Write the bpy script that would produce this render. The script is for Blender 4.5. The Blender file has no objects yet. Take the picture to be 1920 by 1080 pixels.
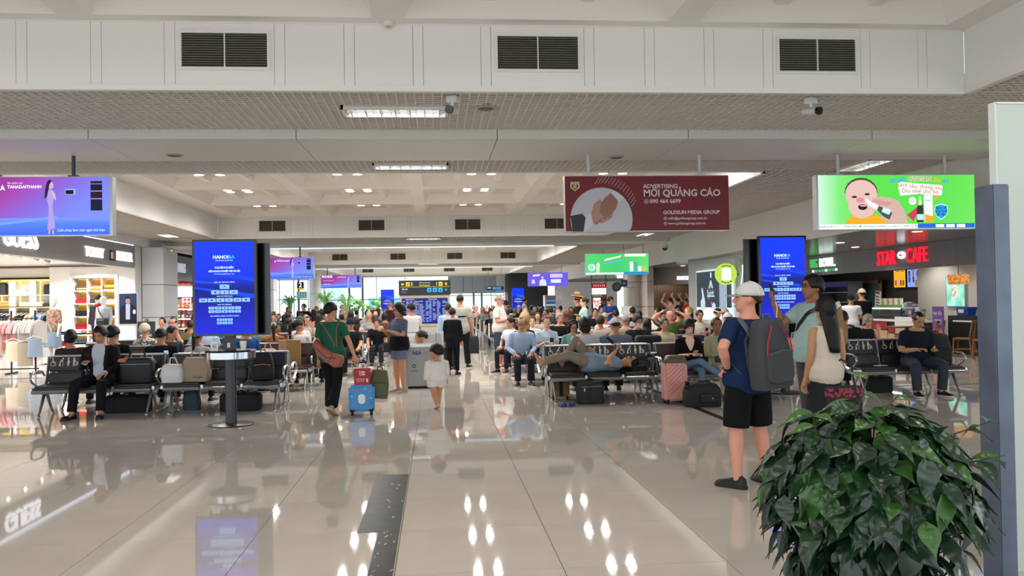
import bpy, bmesh, math, random
from mathutils import Vector, Matrix, Euler
PI = math.pi
sc = bpy.context.scene
C = sc.collection
rnd = random.Random(7)

# ------------------------------------------------------------------ camera
EYE = Vector((0, 0, 1.616))
cd = bpy.data.cameras.new('camera'); cam = bpy.data.objects.new('camera', cd); C.objects.link(cam)
cd.sensor_width = 36.0; cd.lens = 36.0 * 1620 / 1920; cd.clip_start = .05; cd.clip_end = 400
CAM_R = Matrix.Rotation(-math.atan(143 / 1620), 3, 'Z') @ Matrix.Rotation(PI / 2 + math.atan(23.6 / 1620), 3, 'X') @ Matrix.Rotation(-.0165, 3, 'Z')
cam.matrix_world = Matrix.Translation(EYE) @ CAM_R.to_4x4()
sc.camera = cam
# survey helpers: a bearing measured in the photograph (1920x1080) carried out to a known depth / level gives a place in metres
def bearing(px, py): return CAM_R @ Vector(((px - 960) / 1620, (540 - py) / 1620, -1))
def at(px, py, Y):
 d = bearing(px, py); return EYE + d * (Y / d.y)
def xat(px, Y, py=600): return at(px, py, Y).x
def zat(px, py, Y): return at(px, py, Y).z

# ------------------------------------------------------------------ world, exposure
w = bpy.data.worlds.new('sky'); sc.world = w; w.use_nodes = True
bg = w.node_tree.nodes['Background']; bg.inputs[0].default_value = (.86, .94, 1.0, 1); bg.inputs[1].default_value = 1.9
sc.view_settings.view_transform = 'Standard'; sc.view_settings.look = 'None'
sc.view_settings.gamma = 1; sc.view_settings.use_curve_mapping = False
sc.view_settings.exposure = 0.33
sc.cycles.use_denoising = True
sc.cycles.max_bounces = 8; sc.cycles.diffuse_bounces = 4; sc.cycles.glossy_bounces = 3; sc.cycles.transmission_bounces = 6
sc.cycles.sample_clamp_indirect = 6; sc.cycles.caustics_reflective = False; sc.cycles.caustics_refractive = False
DOWN_W = 62                    # watts of one downlight

# ------------------------------------------------------------------ materials
_M = {}
def srgb(c):
 if isinstance(c, str): c = tuple(int(c[i:i + 2], 16) / 255 for i in (0, 2, 4))
 return tuple((x / 12.92 if x <= .04045 else ((x + .055) / 1.055) ** 2.4) for x in c)
def mat(c, r=.6, m=0., em=0., kind=None, spec=.5, alpha=1., trans=0., c2=None, scale=8., bump=0., coat=0.):
 key = (c, r, m, em, kind, spec, alpha, trans, c2, scale, bump, coat)
 if key in _M: return _M[key]
 M = bpy.data.materials.new('material'); M.use_nodes = True
 nt = M.node_tree; b = nt.nodes['Principled BSDF']
 col = srgb(c) + (1,)
 b.inputs['Base Color'].default_value = col; b.inputs['Roughness'].default_value = r; b.inputs['Metallic'].default_value = m
 b.inputs['Specular IOR Level'].default_value = spec; b.inputs['Alpha'].default_value = alpha
 b.inputs['Transmission Weight'].default_value = trans; b.inputs['Coat Weight'].default_value = coat
 if em:
  b.inputs['Emission Color'].default_value = col; b.inputs['Emission Strength'].default_value = em
  b.inputs['Base Color'].default_value = (.01, .01, .01, 1); b.inputs['Specular IOR Level'].default_value = .15
 if c2 or bump:
  tc = nt.nodes.new('ShaderNodeTexCoord')
  if kind == 'stripe':
   t = nt.nodes.new('ShaderNodeTexWave'); t.inputs['Scale'].default_value = scale; t.inputs['Distortion'].default_value = .6; t.bands_direction = 'X'; t.inputs['Detail'].default_value = 2
  elif kind == 'stripez':
   t = nt.nodes.new('ShaderNodeTexWave'); t.inputs['Scale'].default_value = scale; t.bands_direction = 'Z'
  elif kind == 'check':
   t = nt.nodes.new('ShaderNodeTexChecker'); t.inputs['Scale'].default_value = scale
  elif kind == 'voro':
   t = nt.nodes.new('ShaderNodeTexVoronoi'); t.inputs['Scale'].default_value = scale
  else:
   t = nt.nodes.new('ShaderNodeTexNoise'); t.inputs['Scale'].default_value = scale; t.inputs['Detail'].default_value = 4
  nt.links.new(tc.outputs['Object'], t.inputs['Vector'])
  fac = t.outputs['Fac'] if 'Fac' in t.outputs else t.outputs['Distance']
  if c2:
   rp = nt.nodes.new('ShaderNodeValToRGB')
   lo, hi = (.35, .65) if kind not in ('check',) else (.4, .6)
   rp.color_ramp.elements[0].position = lo; rp.color_ramp.elements[1].position = hi
   rp.color_ramp.elements[0].color = col; rp.color_ramp.elements[1].color = srgb(c2) + (1,)
   nt.links.new(fac, rp.inputs[0])
   nt.links.new(rp.outputs[0], b.inputs['Emission Color' if em else 'Base Color'])
  if bump:
   bp = nt.nodes.new('ShaderNodeBump'); bp.inputs['Strength'].default_value = bump; bp.inputs['Distance'].default_value = .01
   nt.links.new(fac, bp.inputs['Height']); nt.links.new(bp.outputs[0], b.inputs['Normal'])
 _M[key] = M
 return M
def gradient_mat(stops, axis='X', em=1.0, diag=None):
 """printed / lit colour gradient over the object's generated box"""
 M = bpy.data.materials.new('material'); M.use_nodes = True; nt = M.node_tree; b = nt.nodes['Principled BSDF']
 tc = nt.nodes.new('ShaderNodeTexCoord'); sp = nt.nodes.new('ShaderNodeSeparateXYZ'); nt.links.new(tc.outputs['Generated'], sp.inputs[0])
 rp = nt.nodes.new('ShaderNodeValToRGB')
 if diag:
  a = nt.nodes.new('ShaderNodeMath'); a.operation = 'MULTIPLY'; a.inputs[1].default_value = diag[0]; nt.links.new(sp.outputs['X'], a.inputs[0])
  c_ = nt.nodes.new('ShaderNodeMath'); c_.operation = 'MULTIPLY_ADD'; c_.inputs[1].default_value = diag[1]; nt.links.new(sp.outputs['Z'], c_.inputs[0]); nt.links.new(a.outputs[0], c_.inputs[2])
  nt.links.new(c_.outputs[0], rp.inputs[0])
 else: nt.links.new(sp.outputs[axis], rp.inputs[0])
 e = rp.color_ramp.elements
 while len(e) < len(stops): e.new(.5)
 for i, (p, c) in enumerate(stops): e[i].position = p; e[i].color = srgb(c) + (1,)
 nt.links.new(rp.outputs[0], b.inputs['Emission Color']); b.inputs['Emission Strength'].default_value = em
 b.inputs['Base Color'].default_value = (.01, .01, .01, 1); b.inputs['Roughness'].default_value = .3; b.inputs['Specular IOR Level'].default_value = .15
 return M

# ------------------------------------------------------------------ mesh builder
class MB:
 def __init__(s): s.v = []; s.f = []; s.m = []
 def add(s, vs, fs, mi=0):
  n = len(s.v); s.v += [tuple(v) for v in vs]; s.f += [tuple(i + n for i in f) for f in fs]; s.m += [mi] * len(fs); return s
 def box(s, c, d, rz=0, mi=0, rx=0, ry=0):
  x, y, z = d[0] / 2, d[1] / 2, d[2] / 2
  R = Euler((rx, ry, rz)).to_matrix(); c = Vector(c)
  vs = [c + R @ Vector((a * x, b * y, e * z)) for a in (-1, 1) for b in (-1, 1) for e in (-1, 1)]
  return s.add(vs, [(0, 1, 3, 2), (4, 6, 7, 5), (0, 4, 5, 1), (2, 3, 7, 6), (0, 2, 6, 4), (1, 5, 7, 3)], mi)
 def b2(s, a, b, mi=0):      # box from corner to corner
  return s.box([(a[i] + b[i]) / 2 for i in range(3)], [abs(b[i] - a[i]) for i in range(3)], mi=mi)
 def loft(s, rings, mi=0, caps=True, close=False):
  n = len(rings[0]); vs = [p for r in rings for p in r]; fs = []
  L = len(rings)
  for i in range(L if close else L - 1):
   a, b = i * n, ((i + 1) % L) * n
   fs += [(a + j, a + (j + 1) % n, b + (j + 1) % n, b + j) for j in range(n)]
  if caps and not close: fs += [tuple(range(n - 1, -1, -1)), tuple(range((L - 1) * n, L * n))]
  return s.add(vs, fs, mi)
 def tube(s, pts, rad, n=8, mi=0, flat=None, round_end=False, close=False):
  pts = [Vector(p) for p in pts]; k = len(pts)
  if not isinstance(rad, (list, tuple)): rad = [rad] * k
  rad = list(rad)
  if round_end and k > 1:
   d0 = (pts[0] - pts[1]).normalized(); d1 = (pts[-1] - pts[-2]).normalized(); r0, r1 = rad[0], rad[-1]
   pts = [pts[0] + d0 * r0 * .9, pts[0] + d0 * r0 * .6] + pts + [pts[-1] + d1 * r1 * .6, pts[-1] + d1 * r1 * .9]
   rad = [r0 * .3, r0 * .78] + rad + [r1 * .78, r1 * .3]; k += 4
  rings = []; up = None
  for i in range(k):
   if close: t = pts[(i + 1) % k] - pts[i - 1]
   else: t = pts[min(i + 1, k - 1)] - pts[max(i - 1, 0)]
   t = t.normalized() if t.length > 1e-9 else Vector((0, 0, 1))
   if up is None: up = Vector((0, 1, 0)) if abs(t.y) < .8 else Vector((1, 0, 0))
   u = t.cross(up)
   u = u.normalized() if u.length > 1e-6 else t.orthogonal().normalized()
   v = u.cross(t).normalized(); up = v
   r = rad[i]; rx, ry = (r if isinstance(r, (tuple, list)) else (r, r))
   if flat: ry *= flat
   rings.append([pts[i] + u * (math.cos(2 * PI * j / n) * rx) + v * (math.sin(2 * PI * j / n) * ry) for j in range(n)])
  return s.loft(rings, mi, close=close)
 def lathe(s, prof, c=(0, 0, 0), n=20, mi=0, M=None):
  M = M or Matrix.Identity(3); c = Vector(c)
  rings = [[c + M @ Vector((max(r, 1e-4) * math.cos(2 * PI * j / n), max(r, 1e-4) * math.sin(2 * PI * j / n), z)) for j in range(n)] for r, z in prof]
  return s.loft(rings, mi)
 def ell(s, c, r, n=10, k=7, mi=0, M=None):
  M = M or Matrix.Identity(3); c = Vector(c)
  rings = []
  for i in range(k + 1):
   a = -PI / 2 + PI * i / k; cr = max(math.cos(a), .02)
   rings.append([c + M @ Vector((r[0] * cr * math.cos(2 * PI * j / n), r[1] * cr * math.sin(2 * PI * j / n), r[2] * math.sin(a))) for j in range(n)])
  return s.loft(rings, mi)
 def prism(s, poly, y0, y1, mi=0, o=(0, 0, 0)):      # polygon in x,z pulled along y
  ox, oy, oz = o
  return s.loft([[(x + ox, y + oy, z + oz) for x, z in poly] for y in (y0, y1)], mi)
 def prismz(s, poly, z0, z1, mi=0):
  return s.loft([[(x, y, z) for x, y in poly] for z in (z0, z1)], mi)
 def mesh(s, name, mats, smooth=False, angle=40):
  me = bpy.data.meshes.new(name); me.from_pydata(s.v, [], s.f)
  if not isinstance(mats, (list, tuple)): mats = [mats]
  for m in mats: me.materials.append(m)
  if len(mats) > 1: me.polygons.foreach_set('material_index', s.m)
  bm = bmesh.new(); bm.from_mesh(me); bmesh.ops.recalc_face_normals(bm, faces=bm.faces)
  if smooth:
   for f in bm.faces: f.smooth = True
   if angle < 180:
    for e in bm.edges:
     if len(e.link_faces) == 2 and e.calc_face_angle(0) > math.radians(angle): e.smooth = False
  bm.to_mesh(me); bm.free()
  return me
 def build(s, name, mats, parent=None, smooth=False, loc=None, rot=None, angle=40, bevel=0):
  me = s.mesh(name, mats, smooth, angle)
  if bevel: bevel_mesh(me, bevel)
  return link(name, me, parent, loc, rot)
def bevel_mesh(me, wdt, seg=2):
 bm = bmesh.new(); bm.from_mesh(me)
 es = [e for e in bm.edges if len(e.link_faces) == 2 and e.calc_face_angle(0) > .6]
 bmesh.ops.bevel(bm, geom=es, offset=wdt, segments=seg, affect='EDGES', clamp_overlap=True)
 for f in bm.faces: f.smooth = True
 for e in bm.edges:
  if len(e.link_faces) == 2 and e.calc_face_angle(0) > .75: e.smooth = False
 bm.to_mesh(me); bm.free()
def link(name, data, parent=None, loc=None, rot=None):
 o = bpy.data.objects.new(name, data); C.objects.link(o)
 if parent is not None: o.parent = parent
 if loc is not None: o.location = loc
 if rot is not None: o.rotation_euler = rot
 return o
def tag(o, label=None, cat=None, group=None, kind=None):
 if label: o['label'] = label
 if cat: o['category'] = cat
 if group: o['group'] = group
 if kind: o['kind'] = kind
 return o
def empty(name, loc=(0, 0, 0), rz=0, label=None, cat=None, group=None):
 o = link(name, None, None, loc, (0, 0, rz)); o.empty_display_size = .1
 return tag(o, label, cat, group)
def struct(name, mb, m, parent=None, **k):
 o = mb.build(name, m, parent, **k)
 if parent is None: o['kind'] = 'structure'
 return o
def copy_tree(o, kids, parent=None):
 c = o.copy(); C.objects.link(c)
 if parent is not None: c.parent = parent
 for ch in kids.get(o.name, []): copy_tree(ch, kids, c)
 return c
def kids_of(root):
 d = {}
 def walk(o):
  d[o.name] = list(o.children)
  for ch in o.children: walk(ch)
 walk(root); return d
SCR = bpy.data.scenes.new('workbench')       # scratch scene: meshes are evaluated there, then it is removed
def evaluated(o, name):
 SCR.collection.objects.link(o)
 with bpy.context.temp_override(scene=SCR, view_layer=SCR.view_layers[0]): dg = bpy.context.evaluated_depsgraph_get(); dg.update()
 me = bpy.data.meshes.new_from_object(o.evaluated_get(dg)); me.name = name
 bpy.data.objects.remove(o); return me
_txt = {}
def text_mesh(s, size, extrude=.002, bold=0., align='CENTER'):
 k = (s, size, extrude, bold, align)
 if k in _txt: return _txt[k]
 cu = bpy.data.curves.new('lettering', 'FONT'); cu.body = s; cu.size = size; cu.extrude = extrude; cu.offset = bold; cu.align_x = align; cu.align_y = 'CENTER'; cu.resolution_u = 2
 me = evaluated(bpy.data.objects.new('lettering', cu), 'lettering'); bpy.data.curves.remove(cu)
 _txt[k] = me
 return me
def text(s, size, m, parent, loc, rz=0, name='lettering', extrude=.002, bold=0., align='CENTER', sx=1, tilt=0):
 """upright lettering that reads from -Y when rz = 0"""
 me = text_mesh(s, size, extrude, bold, align).copy(); me.materials.clear(); me.materials.append(m)
 o = link(name, me, parent, loc, (PI / 2, tilt, rz)); o.scale = (sx, 1, 1)
 return o
def flat(poly, m, parent, name, y, th=.003):
 """thin flat print shape in the x,z plane facing -Y"""
 return MB().prism(poly, y, y - th).build(name, m, parent)
def circ(cx, cz, r, n=24, rz=None, a0=0, a1=2 * PI):
 full = abs(a1 - a0 - 2 * PI) < 1e-6
 k = n if full else n + 1
 return [(cx + r * math.cos(a0 + (a1 - a0) * i / n), cz + (rz or r) * math.sin(a0 + (a1 - a0) * i / n)) for i in range(k)]
def rect(x0, z0, x1, z1): return [(x0, z0), (x1, z0), (x1, z1), (x0, z1)]
def rrect(x0, z0, x1, z1, r, n=4):
 out = []
 for cx, cz, a in ((x1 - r, z0 + r, -PI / 2), (x1 - r, z1 - r, 0), (x0 + r, z1 - r, PI / 2), (x0 + r, z0 + r, PI)):
  out += [(cx + r * math.cos(a + PI / 2 * i / n), cz + r * math.sin(a + PI / 2 * i / n)) for i in range(n + 1)]
 return out
def spot(loc, watts, color=(1, .96, .9), size=2.7, radius=.05, blend=.5, rot=(0, 0, 0)):
 l = bpy.data.lights.new('lamp', 'SPOT'); l.energy = watts; l.color = color; l.spot_size = size; l.spot_blend = blend; l.shadow_soft_size = radius
 o = bpy.data.objects.new('lamp', l); C.objects.link(o); o.location = loc; o.rotation_euler = rot; return o
def area(loc, sx, sy, watts, color=(1, 1, 1), rot=(0, 0, 0)):
 l = bpy.data.lights.new('lamp', 'AREA'); l.shape = 'RECTANGLE'; l.size = sx; l.size_y = sy; l.energy = watts; l.color = color
 o = bpy.data.objects.new('lamp', l); C.objects.link(o); o.location = loc; o.rotation_euler = rot; return o

ALU = mat('b9bcbe', .32, .85); ALU_D = mat('85888b', .4, .8); CHROME = mat('d8d8d8', .12, 1.); BLACK = mat('0b0c0e', .45); BLACKG = mat('08090b', .15)
LEATHER = mat('241c1b', .42, bump=.08, scale=60.); LEATHER_B = mat('4a3029', .42, bump=.08, scale=60.); WHITE = mat('e9e8e4', .55); RUBBER = mat('17181a', .8)
# ================================================================== the hall
BAY0, PITCH, BAND = 9.1, 20.4, 6.0         # first bulkhead, bay pitch, depth of the lattice band between coffers
ZG, ZC = 3.87, 4.54                        # lattice ceiling, underside of the coffer ribs
CX0, CX1 = -7.2, 5.9                       # coffer width
XR, XL = 8.8, -9.6                         # side bulkheads
YEND = 78.0
# floor: slab, plus single tiles as far as they can be told apart
FLOORM = mat('cac2b8', .032, spec=.55, c2='c3bab0', scale=1.3)
def floor_far_mat():
 M = bpy.data.materials.new('material'); M.use_nodes = True; nt = M.node_tree; b = nt.nodes['Principled BSDF']
 tc = nt.nodes.new('ShaderNodeTexCoord'); mp = nt.nodes.new('ShaderNodeMapping'); br = nt.nodes.new('ShaderNodeTexBrick')
 nt.links.new(tc.outputs['Object'], mp.inputs[0]); nt.links.new(mp.outputs[0], br.inputs['Vector'])
 mp.inputs['Location'].default_value = (.27, -7.19 + 1.01 * 12, 0)
 br.offset = 0; br.inputs['Scale'].default_value = 1; br.inputs['Brick Width'].default_value = 1.01; br.inputs['Row Height'].default_value = 1.005; br.inputs['Mortar Size'].default_value = .003
 br.inputs['Color1'].default_value = srgb('cac2b8') + (1,); br.inputs['Color2'].default_value = srgb('c6bdb2') + (1,); br.inputs['Mortar'].default_value = srgb('6d665c') + (1,)
 nt.links.new(br.outputs['Color'], b.inputs['Base Color']); b.inputs['Roughness'].default_value = .032; b.inputs['Specular IOR Level'].default_value = .55
 return M
TX0, TY0, NX, NY = -.27 - 7 * 1.01, 7.19 - 4 * 1.005, 17, 14
TX1, TY1 = TX0 + NX * 1.01, TY0 + NY * 1.005
mb = MB(); FAR = floor_far_mat()
for a, b in (((-20, -14), (20, TY0)), ((-20, TY1), (20, YEND)), ((-20, TY0), (TX0, TY1)), ((TX1, TY0), (20, TY1))): mb.b2((a[0], a[1], -.2), (b[0], b[1], 0))
floor = struct('floor', mb, FAR)
MB().b2((TX0, TY0, -.2), (TX1, TY1, -.012)).build('screed', mat('5f594f', .8), floor)
tile = MB().b2((.0022, .0022, -.012), (1.0078, 1.0028, 0)).mesh('floor_tile', FLOORM)
for i in range(NX):
 for j in range(NY): link('floor_tile', tile, floor, (TX0 + i * 1.01, TY0 + j * 1.005, 0))
STRIP = mat('22211f', .35, spec=.04, c2='302f2c', scale=9.)
mb = MB(); mb.b2((-.575, 6.17, .0005), (-.28, 8.2, .0022)); mb.b2((-.43, 3.3, .0005), (-.28, 6.17, .0022))
tag(mb.build('floor_strip', STRIP), 'worn black strip set into the floor along the central aisle', 'floor strip')
WEAR = mat('b9b1a4', .5)
mbw = MB()
for k in range(26):
 x = rnd.uniform(-.42, -.29); y = rnd.uniform(4.9, 8.1); mbw.box((x, y, .0026), (rnd.uniform(.004, .012), rnd.uniform(.01, .05), .0006), rz=rnd.uniform(-.6, .6))
tag(mbw.build('wear_marks', WEAR, bpy.data.objects['floor_strip']), kind='stuff')
tag(MB().b2((3.72, 10.5, .0005), (3.83, 15.5, .002)).build('floor_strip', STRIP), 'thin black strip in the floor running under the black duffel bag', 'floor strip')
tag(MB().b2((6.2, 14.55, .0005), (13.5, 14.63, .002)).build('floor_strip', STRIP), 'thin black line on the floor behind the right-hand priority bench', 'floor strip')

PANEL = mat('eeedea', .55); RIBM = mat('efebe4', .6); COFM = mat('e4dfd6', .65); JOINT = mat('6f6c66', .8)
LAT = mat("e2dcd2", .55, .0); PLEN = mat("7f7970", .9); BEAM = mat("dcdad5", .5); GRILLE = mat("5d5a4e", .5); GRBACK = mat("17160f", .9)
rib_i = [0]
def coffer(Y0, Y1, n_rows):
 top = MB(); top.b2((CX0, Y0, 4.80), (CX1, Y1, 4.9))
 ce = struct('ceiling', top, COFM)
 xs = [-6.65, -3.55, -.45, 2.65, 5.75]; L = Y1 - Y0
 ys = [Y0 + .05 + (L - .1) * k / n_rows for k in range(n_rows + 1)]
 for x in xs:      # main ribs, tapering sides
  MB().prism([(x - .34, 4.80), (x + .34, 4.80), (x + .16, ZC), (x - .16, ZC)], Y0, Y1).build('rib', RIBM, ce)
 for y in ys:
  r = [[(X, y - .3, 4.80), (X, y + .3, 4.80), (X, y + .14, ZC + .002), (X, y - .14, ZC + .002)] for X in (CX0, CX1)]
  MB().loft(r).build('rib', RIBM, ce)
 MB().prism([(CX0, 4.80), (CX0 + .75, 4.80), (CX0 + .45, ZC + .001), (CX0, ZC + .001)], Y0, Y1).build('rib', RIBM, ce)
 for i in range(4):      # small ribs that split every coffer into three shallow pans
  for q in (1.04, 2.06):
   x = xs[i] + q; MB().prism([(x - .11, 4.80), (x + .11, 4.80), (x + .07, 4.70), (x - .07, 4.70)], Y0, Y1).build('minor_rib', RIBM, ce)
 return ys
def vent(x, z, y, w_, h_, parent):
 g = MB()
 for a, b in (((x - w_ / 2 - .03, z - h_ / 2 - .03), (x + w_ / 2 + .03, z - h_ / 2)), ((x - w_ / 2 - .03, z + h_ / 2), (x + w_ / 2 + .03, z + h_ / 2 + .03)),
                 ((x - w_ / 2 - .03, z - h_ / 2), (x - w_ / 2, z + h_ / 2)), ((x + w_ / 2, z - h_ / 2), (x + w_ / 2 + .03, z + h_ / 2)), ((x - .006, z - h_ / 2), (x + .006, z + h_ / 2))):
  g.b2((a[0], y - .022, a[1]), (b[0], y + .02, b[1]))
 root = tag(empty('air_vent', (0, 0, 0)), *parent)
 g.build('frame', WHITE, root)
 n = 14 if y < 20 else 7
 sl = MB()
 me = MB().box((0, 0, 0), (w_, .028, h_ / n * .55), rx=.5).mesh('louver', GRILLE)
 for k in range(n): link('louver', me, root, (x, y + .0, z - h_ / 2 + (k + .5) * h_ / n))
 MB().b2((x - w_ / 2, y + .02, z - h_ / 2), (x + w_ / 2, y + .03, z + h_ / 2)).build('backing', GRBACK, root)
VX = [-5.42, -2.13, 1.12, 4.2]
NUMW = ['first', 'second', 'third', 'fourth', 'fifth', 'sixth', 'seventh', 'eighth', 'ninth', 'tenth']
def bulkhead(k):
 """white bulkhead of panels facing the camera, with four air vents; underside trim and side cheeks of the coffer in front of it"""
 Y = BAY0 + PITCH * k
 tr = struct('trim_%d' % (k + 1), MB().b2((CX0, Y + .03, ZG - .02), (CX1, Y + .1, ZC + .2)), JOINT)
 edges = []; x = VX[0] - .53 - 2 * .72
 for v in range(4):
  base = VX[v] - .5
  edges += [(base, base + 1.0)]
  q = base + 1.0; nxt = (VX[v + 1] - .5) if v < 3 else CX1
  wd = (nxt - q - 4 * .107) / 3 if v < 3 else .55
  while q < nxt - .05:
   edges.append((q, min(q + .107, nxt))); q += .107
   if q >= nxt - .05: break
   edges.append((q, min(q + wd, nxt))); q += wd
 q = VX[0] - .5
 while q > CX0: edges.append((max(CX0, q - .107), q)); q -= .107; edges.append((max(CX0, q - .61), q)); q -= .61
 for a, b in edges:
  if b - a < .03: continue
  hole = [v for v in VX if a < v < b and b - a > .9]
  if hole:
   v = hole[0]; m2 = MB(); hw, hh, zc = .43, .175, ZG + .375
   for p, r in (((a + .002, ZG + .02), (b - .002, zc - hh)), ((a + .002, zc + hh), (b - .002, ZC - .01)), ((a + .002, zc - hh), (v - hw, zc + hh)), ((v + hw, zc - hh), (b - .002, zc + hh))):
    m2.b2((p[0], Y, p[1]), (r[0], Y + .03, r[1]))
   m2.build('panel', PANEL, tr)
  else: MB().b2((a + .002, Y, ZG + .02), (b - .002, Y + .03, ZC - .01)).build('panel', PANEL, tr)
 MB().b2((CX0, Y - .03, ZG - .045), (CX1, Y + .05, ZG + .016)).build('edge_strip', WHITE, tr)
 MB().b2((CX0, Y - .01, ZC - .012), (CX1, Y + .04, ZC + .03)).build('edge_strip', WHITE, tr)
 row = ['nearest bulkhead', 'second bulkhead, beyond the downlights', 'third bulkhead', 'farthest bulkhead'][k]
 for v in range(4):
  vent(VX[v], ZG + .375, Y, .86, .35, ('louvred air vent, %s from the wall with shops, in the %s' % (NUMW[v], row), 'air vent', 'air vents in the ceiling bulkheads'))
def cheek(X, Y0, Y1, face, k):
 tr = struct('trim_%d' % k, MB().b2((X, Y0, ZG - .04), (X + .05 * face, Y1, ZC + .2)), PANEL)
 MB().b2((X - .03 * face, Y0, ZG - .045), (X + .05 * face, Y1, ZG + .016)).build('edge_strip', WHITE, tr)
 return tr
def lattice(Y0, Y1, X0, X1, step, parent):
 g = MB(); h = .045; t = .014
 n = int((X1 - X0) / step)
 for i in range(n + 1): g.b2((X0 + i * step - t / 2, Y0, ZG), (X0 + i * step + t / 2, Y1, ZG + h))
 n = int((Y1 - Y0) / step)
 for i in range(n + 1): g.b2((X0, Y0 + i * step - t / 2, ZG + .001), (X1, Y0 + i * step + t / 2, ZG + h))
 return tag(g.build('lattice', LAT, parent), kind='stuff')
def beam(Y0, Y1, k):
 tr = struct('trim_%d' % (20 + k), MB().b2((XL, Y0 + .02, ZG - .09), (XR, Y1 - .02, ZG + .1)), JOINT)
 xs = [-9.6, -6.95, -4.36, -1.77, .84, 3.42, 6.0, XR]
 for a, b in zip(xs, xs[1:]):
  MB().b2((a + .005, Y0, ZG - .115), (b - .005, Y0 + .82, ZG + .09)).build('beam_panel', BEAM, tr)
  MB().b2((a + .005, Y0 + .835, ZG - .10), (b - .005, Y1, ZG + .09)).build('beam_panel', BEAM, tr)
 return tr
for k in range(4):
 Y = BAY0 + PITCH * k
 if k == 0: coffer(-5.3, BAY0, 4)
 if k < 3: coffer(Y + BAND, Y + PITCH, 4)
 bulkhead(k)
 Y2 = min(Y + BAND, YEND)
 ce = struct('ceiling', MB().b2((XL, Y + .03, ZG + .16), (XR, Y2, ZG + .2)), PLEN)
 step = .10 if k == 0 else .17
 lattice(Y + .1, Y + 2.25, XL, XR, step, ce); lattice(Y + 4.1, Y2 - .05, XL, XR, step, ce)
 beam(Y + 2.25, Y + 4.1, k + 1)
 # edge angle where the next coffer opens
 struct('trim_%d' % (30 + k), MB().b2((CX0, Y2 - .06, ZG - .02), (CX1, Y2 - .02, ZC + .25)), PANEL)
 cheek(CX1, Y - (14.4), Y, 1, 40 + k); cheek(CX0, Y - 14.4, Y, -1, 50 + k)
 # lattice beside the coffer
 ce2 = struct('ceiling', MB().b2((CX1 + .05, Y - 14.4, ZG + .16), (XR, Y + .03, ZG + .2)).b2((XL, Y - 14.4, ZG + .16), (CX0 - .05, Y + .03, ZG + .2)), PLEN)
 lattice(Y - 14.35, Y + .1, CX1 + .06, XR, step, ce2); lattice(Y - 14.35, Y + .1, XL, CX0 - .06, step, ce2)

# side bulkheads: white panels above the shops, and the low glossy ceiling behind them on the right
def side_bulkhead(X, z0, z1, Y0, Y1, name, face):
 root = struct(name, MB().b2((X + .02 * face, Y0, z0 + .02), (X + .08 * face, Y1, z1 + .25)), JOINT)
 y = Y0
 while y < Y1: MB().b2((X, y + .003, z0), (X + .03 * face, min(y + 1.22, Y1) - .003, z1 + .2)).build('panel', PANEL, root); y += 1.22
 return root
side_bulkhead(XR, 2.95, ZG, -4, YEND, 'wall_right', 1)
side_bulkhead(XL, 3.62, ZG, -4, YEND, 'wall_left', -1)
LOWC = mat('8d8783', .16, .35)
lc = struct('ceiling', MB().b2((XR + .03, 4, 2.97), (20, YEND, 3.02)), JOINT)
for i in range(34): MB().b2((XR + .03, 4 + i * 1.5, 2.945), (16, 5.492 + i * 1.5, 2.97)).build('ceiling_panel', LOWC, lc)
struct('ceiling', MB().b2((-20, 4, 3.72), (XL - .08, YEND, 3.8)), mat('a8a49d', .6))

# far end: glazing, column casings, panel walls
Z_T = 4.0
gl_y = 73.5
GLASS = mat('dff1f4', .02, trans=1., spec=.3); MULL = mat('5c6f76', .4, .6); MULLW = mat('c9d4d8', .4, .3)
def glazing(n, xa, xb, y, z0, z1, xs, zs, dark=()):
 win = struct('window_%d' % n, MB().b2((xa, y - .04, z0), (xb, y + .04, z0 + .08)).b2((xa, y - .04, z1 - .08), (xb, y + .04, z1)), MULLW)
 xs = [xa] + list(xs) + [xb]
 for a, b in zip(xs, xs[1:]):
  for c_, d in zip(zs, zs[1:]): MB().b2((a + .02, y - .006, c_), (b - .02, y + .006, d)).build('pane', GLASS, win)
 for i, x in enumerate(xs): MB().box((x, y, (z0 + z1) / 2), (.16 if i in dark else .07, .1, z1 - z0)).build('mullion', MULL if i in dark else MULLW, win)
 for z in zs[1:-1]: MB().box(((xa + xb) / 2, y, z), (xb - xa, .09, .07)).build('transom', MULL, win)
def X(px, Y=gl_y): return xat(px, Y, 550)
glazing(1, X(488), X(578), gl_y, 0, Z_T, [X(p) for p in (512, 524, 551, 560)], [0.08, 2.0, Z_T], (4,))
glazing(2, X(600), X(760), gl_y, 0, Z_T, [X(p) for p in (608, 655, 680, 706)], [0.08, 1.9, Z_T], (2, 3))
glazing(3, X(840), X(945), gl_y, 0, 2.35, [X(p) for p in (866, 888, 903, 921)], [0.08, 2.1, 2.35], (2, 3))
BLUEG = mat('9aa9b6', .45); NAVY = mat('24262e', .5); CLAD = mat('d6d7db', .35, .1)
wf = struct('wall_far', MB().b2((X(840), gl_y, 2.35), (X(950), gl_y + .2, Z_T + .3)), JOINT)
for a, b, z0 in ((840, 868, 2.36), (869, 886, 2.36), (886.5, 909, 2.36), (909.5, 930, 2.36), (930.5, 947, 2.36)):
 MB().b2((X(a), gl_y - .04, z0), (X(b), gl_y, Z_T + .3)).build('panel', BLUEG if a != 930.5 else mat('c9dfe6', .5), wf)
struct('wall_back', MB().b2((X(947), gl_y - 3, 0), (X(1019), gl_y + .2, ZG + .3)), NAVY)
struct('wall_end', MB().b2((X(1018), 66, 0), (14, 66.2, ZG + .2)), mat('d3d2d0', .6))
struct('wall_back_left', MB().b2((-20, gl_y, 0), (X(488), gl_y + .2, Z_T + .3)), CLAD)
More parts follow.
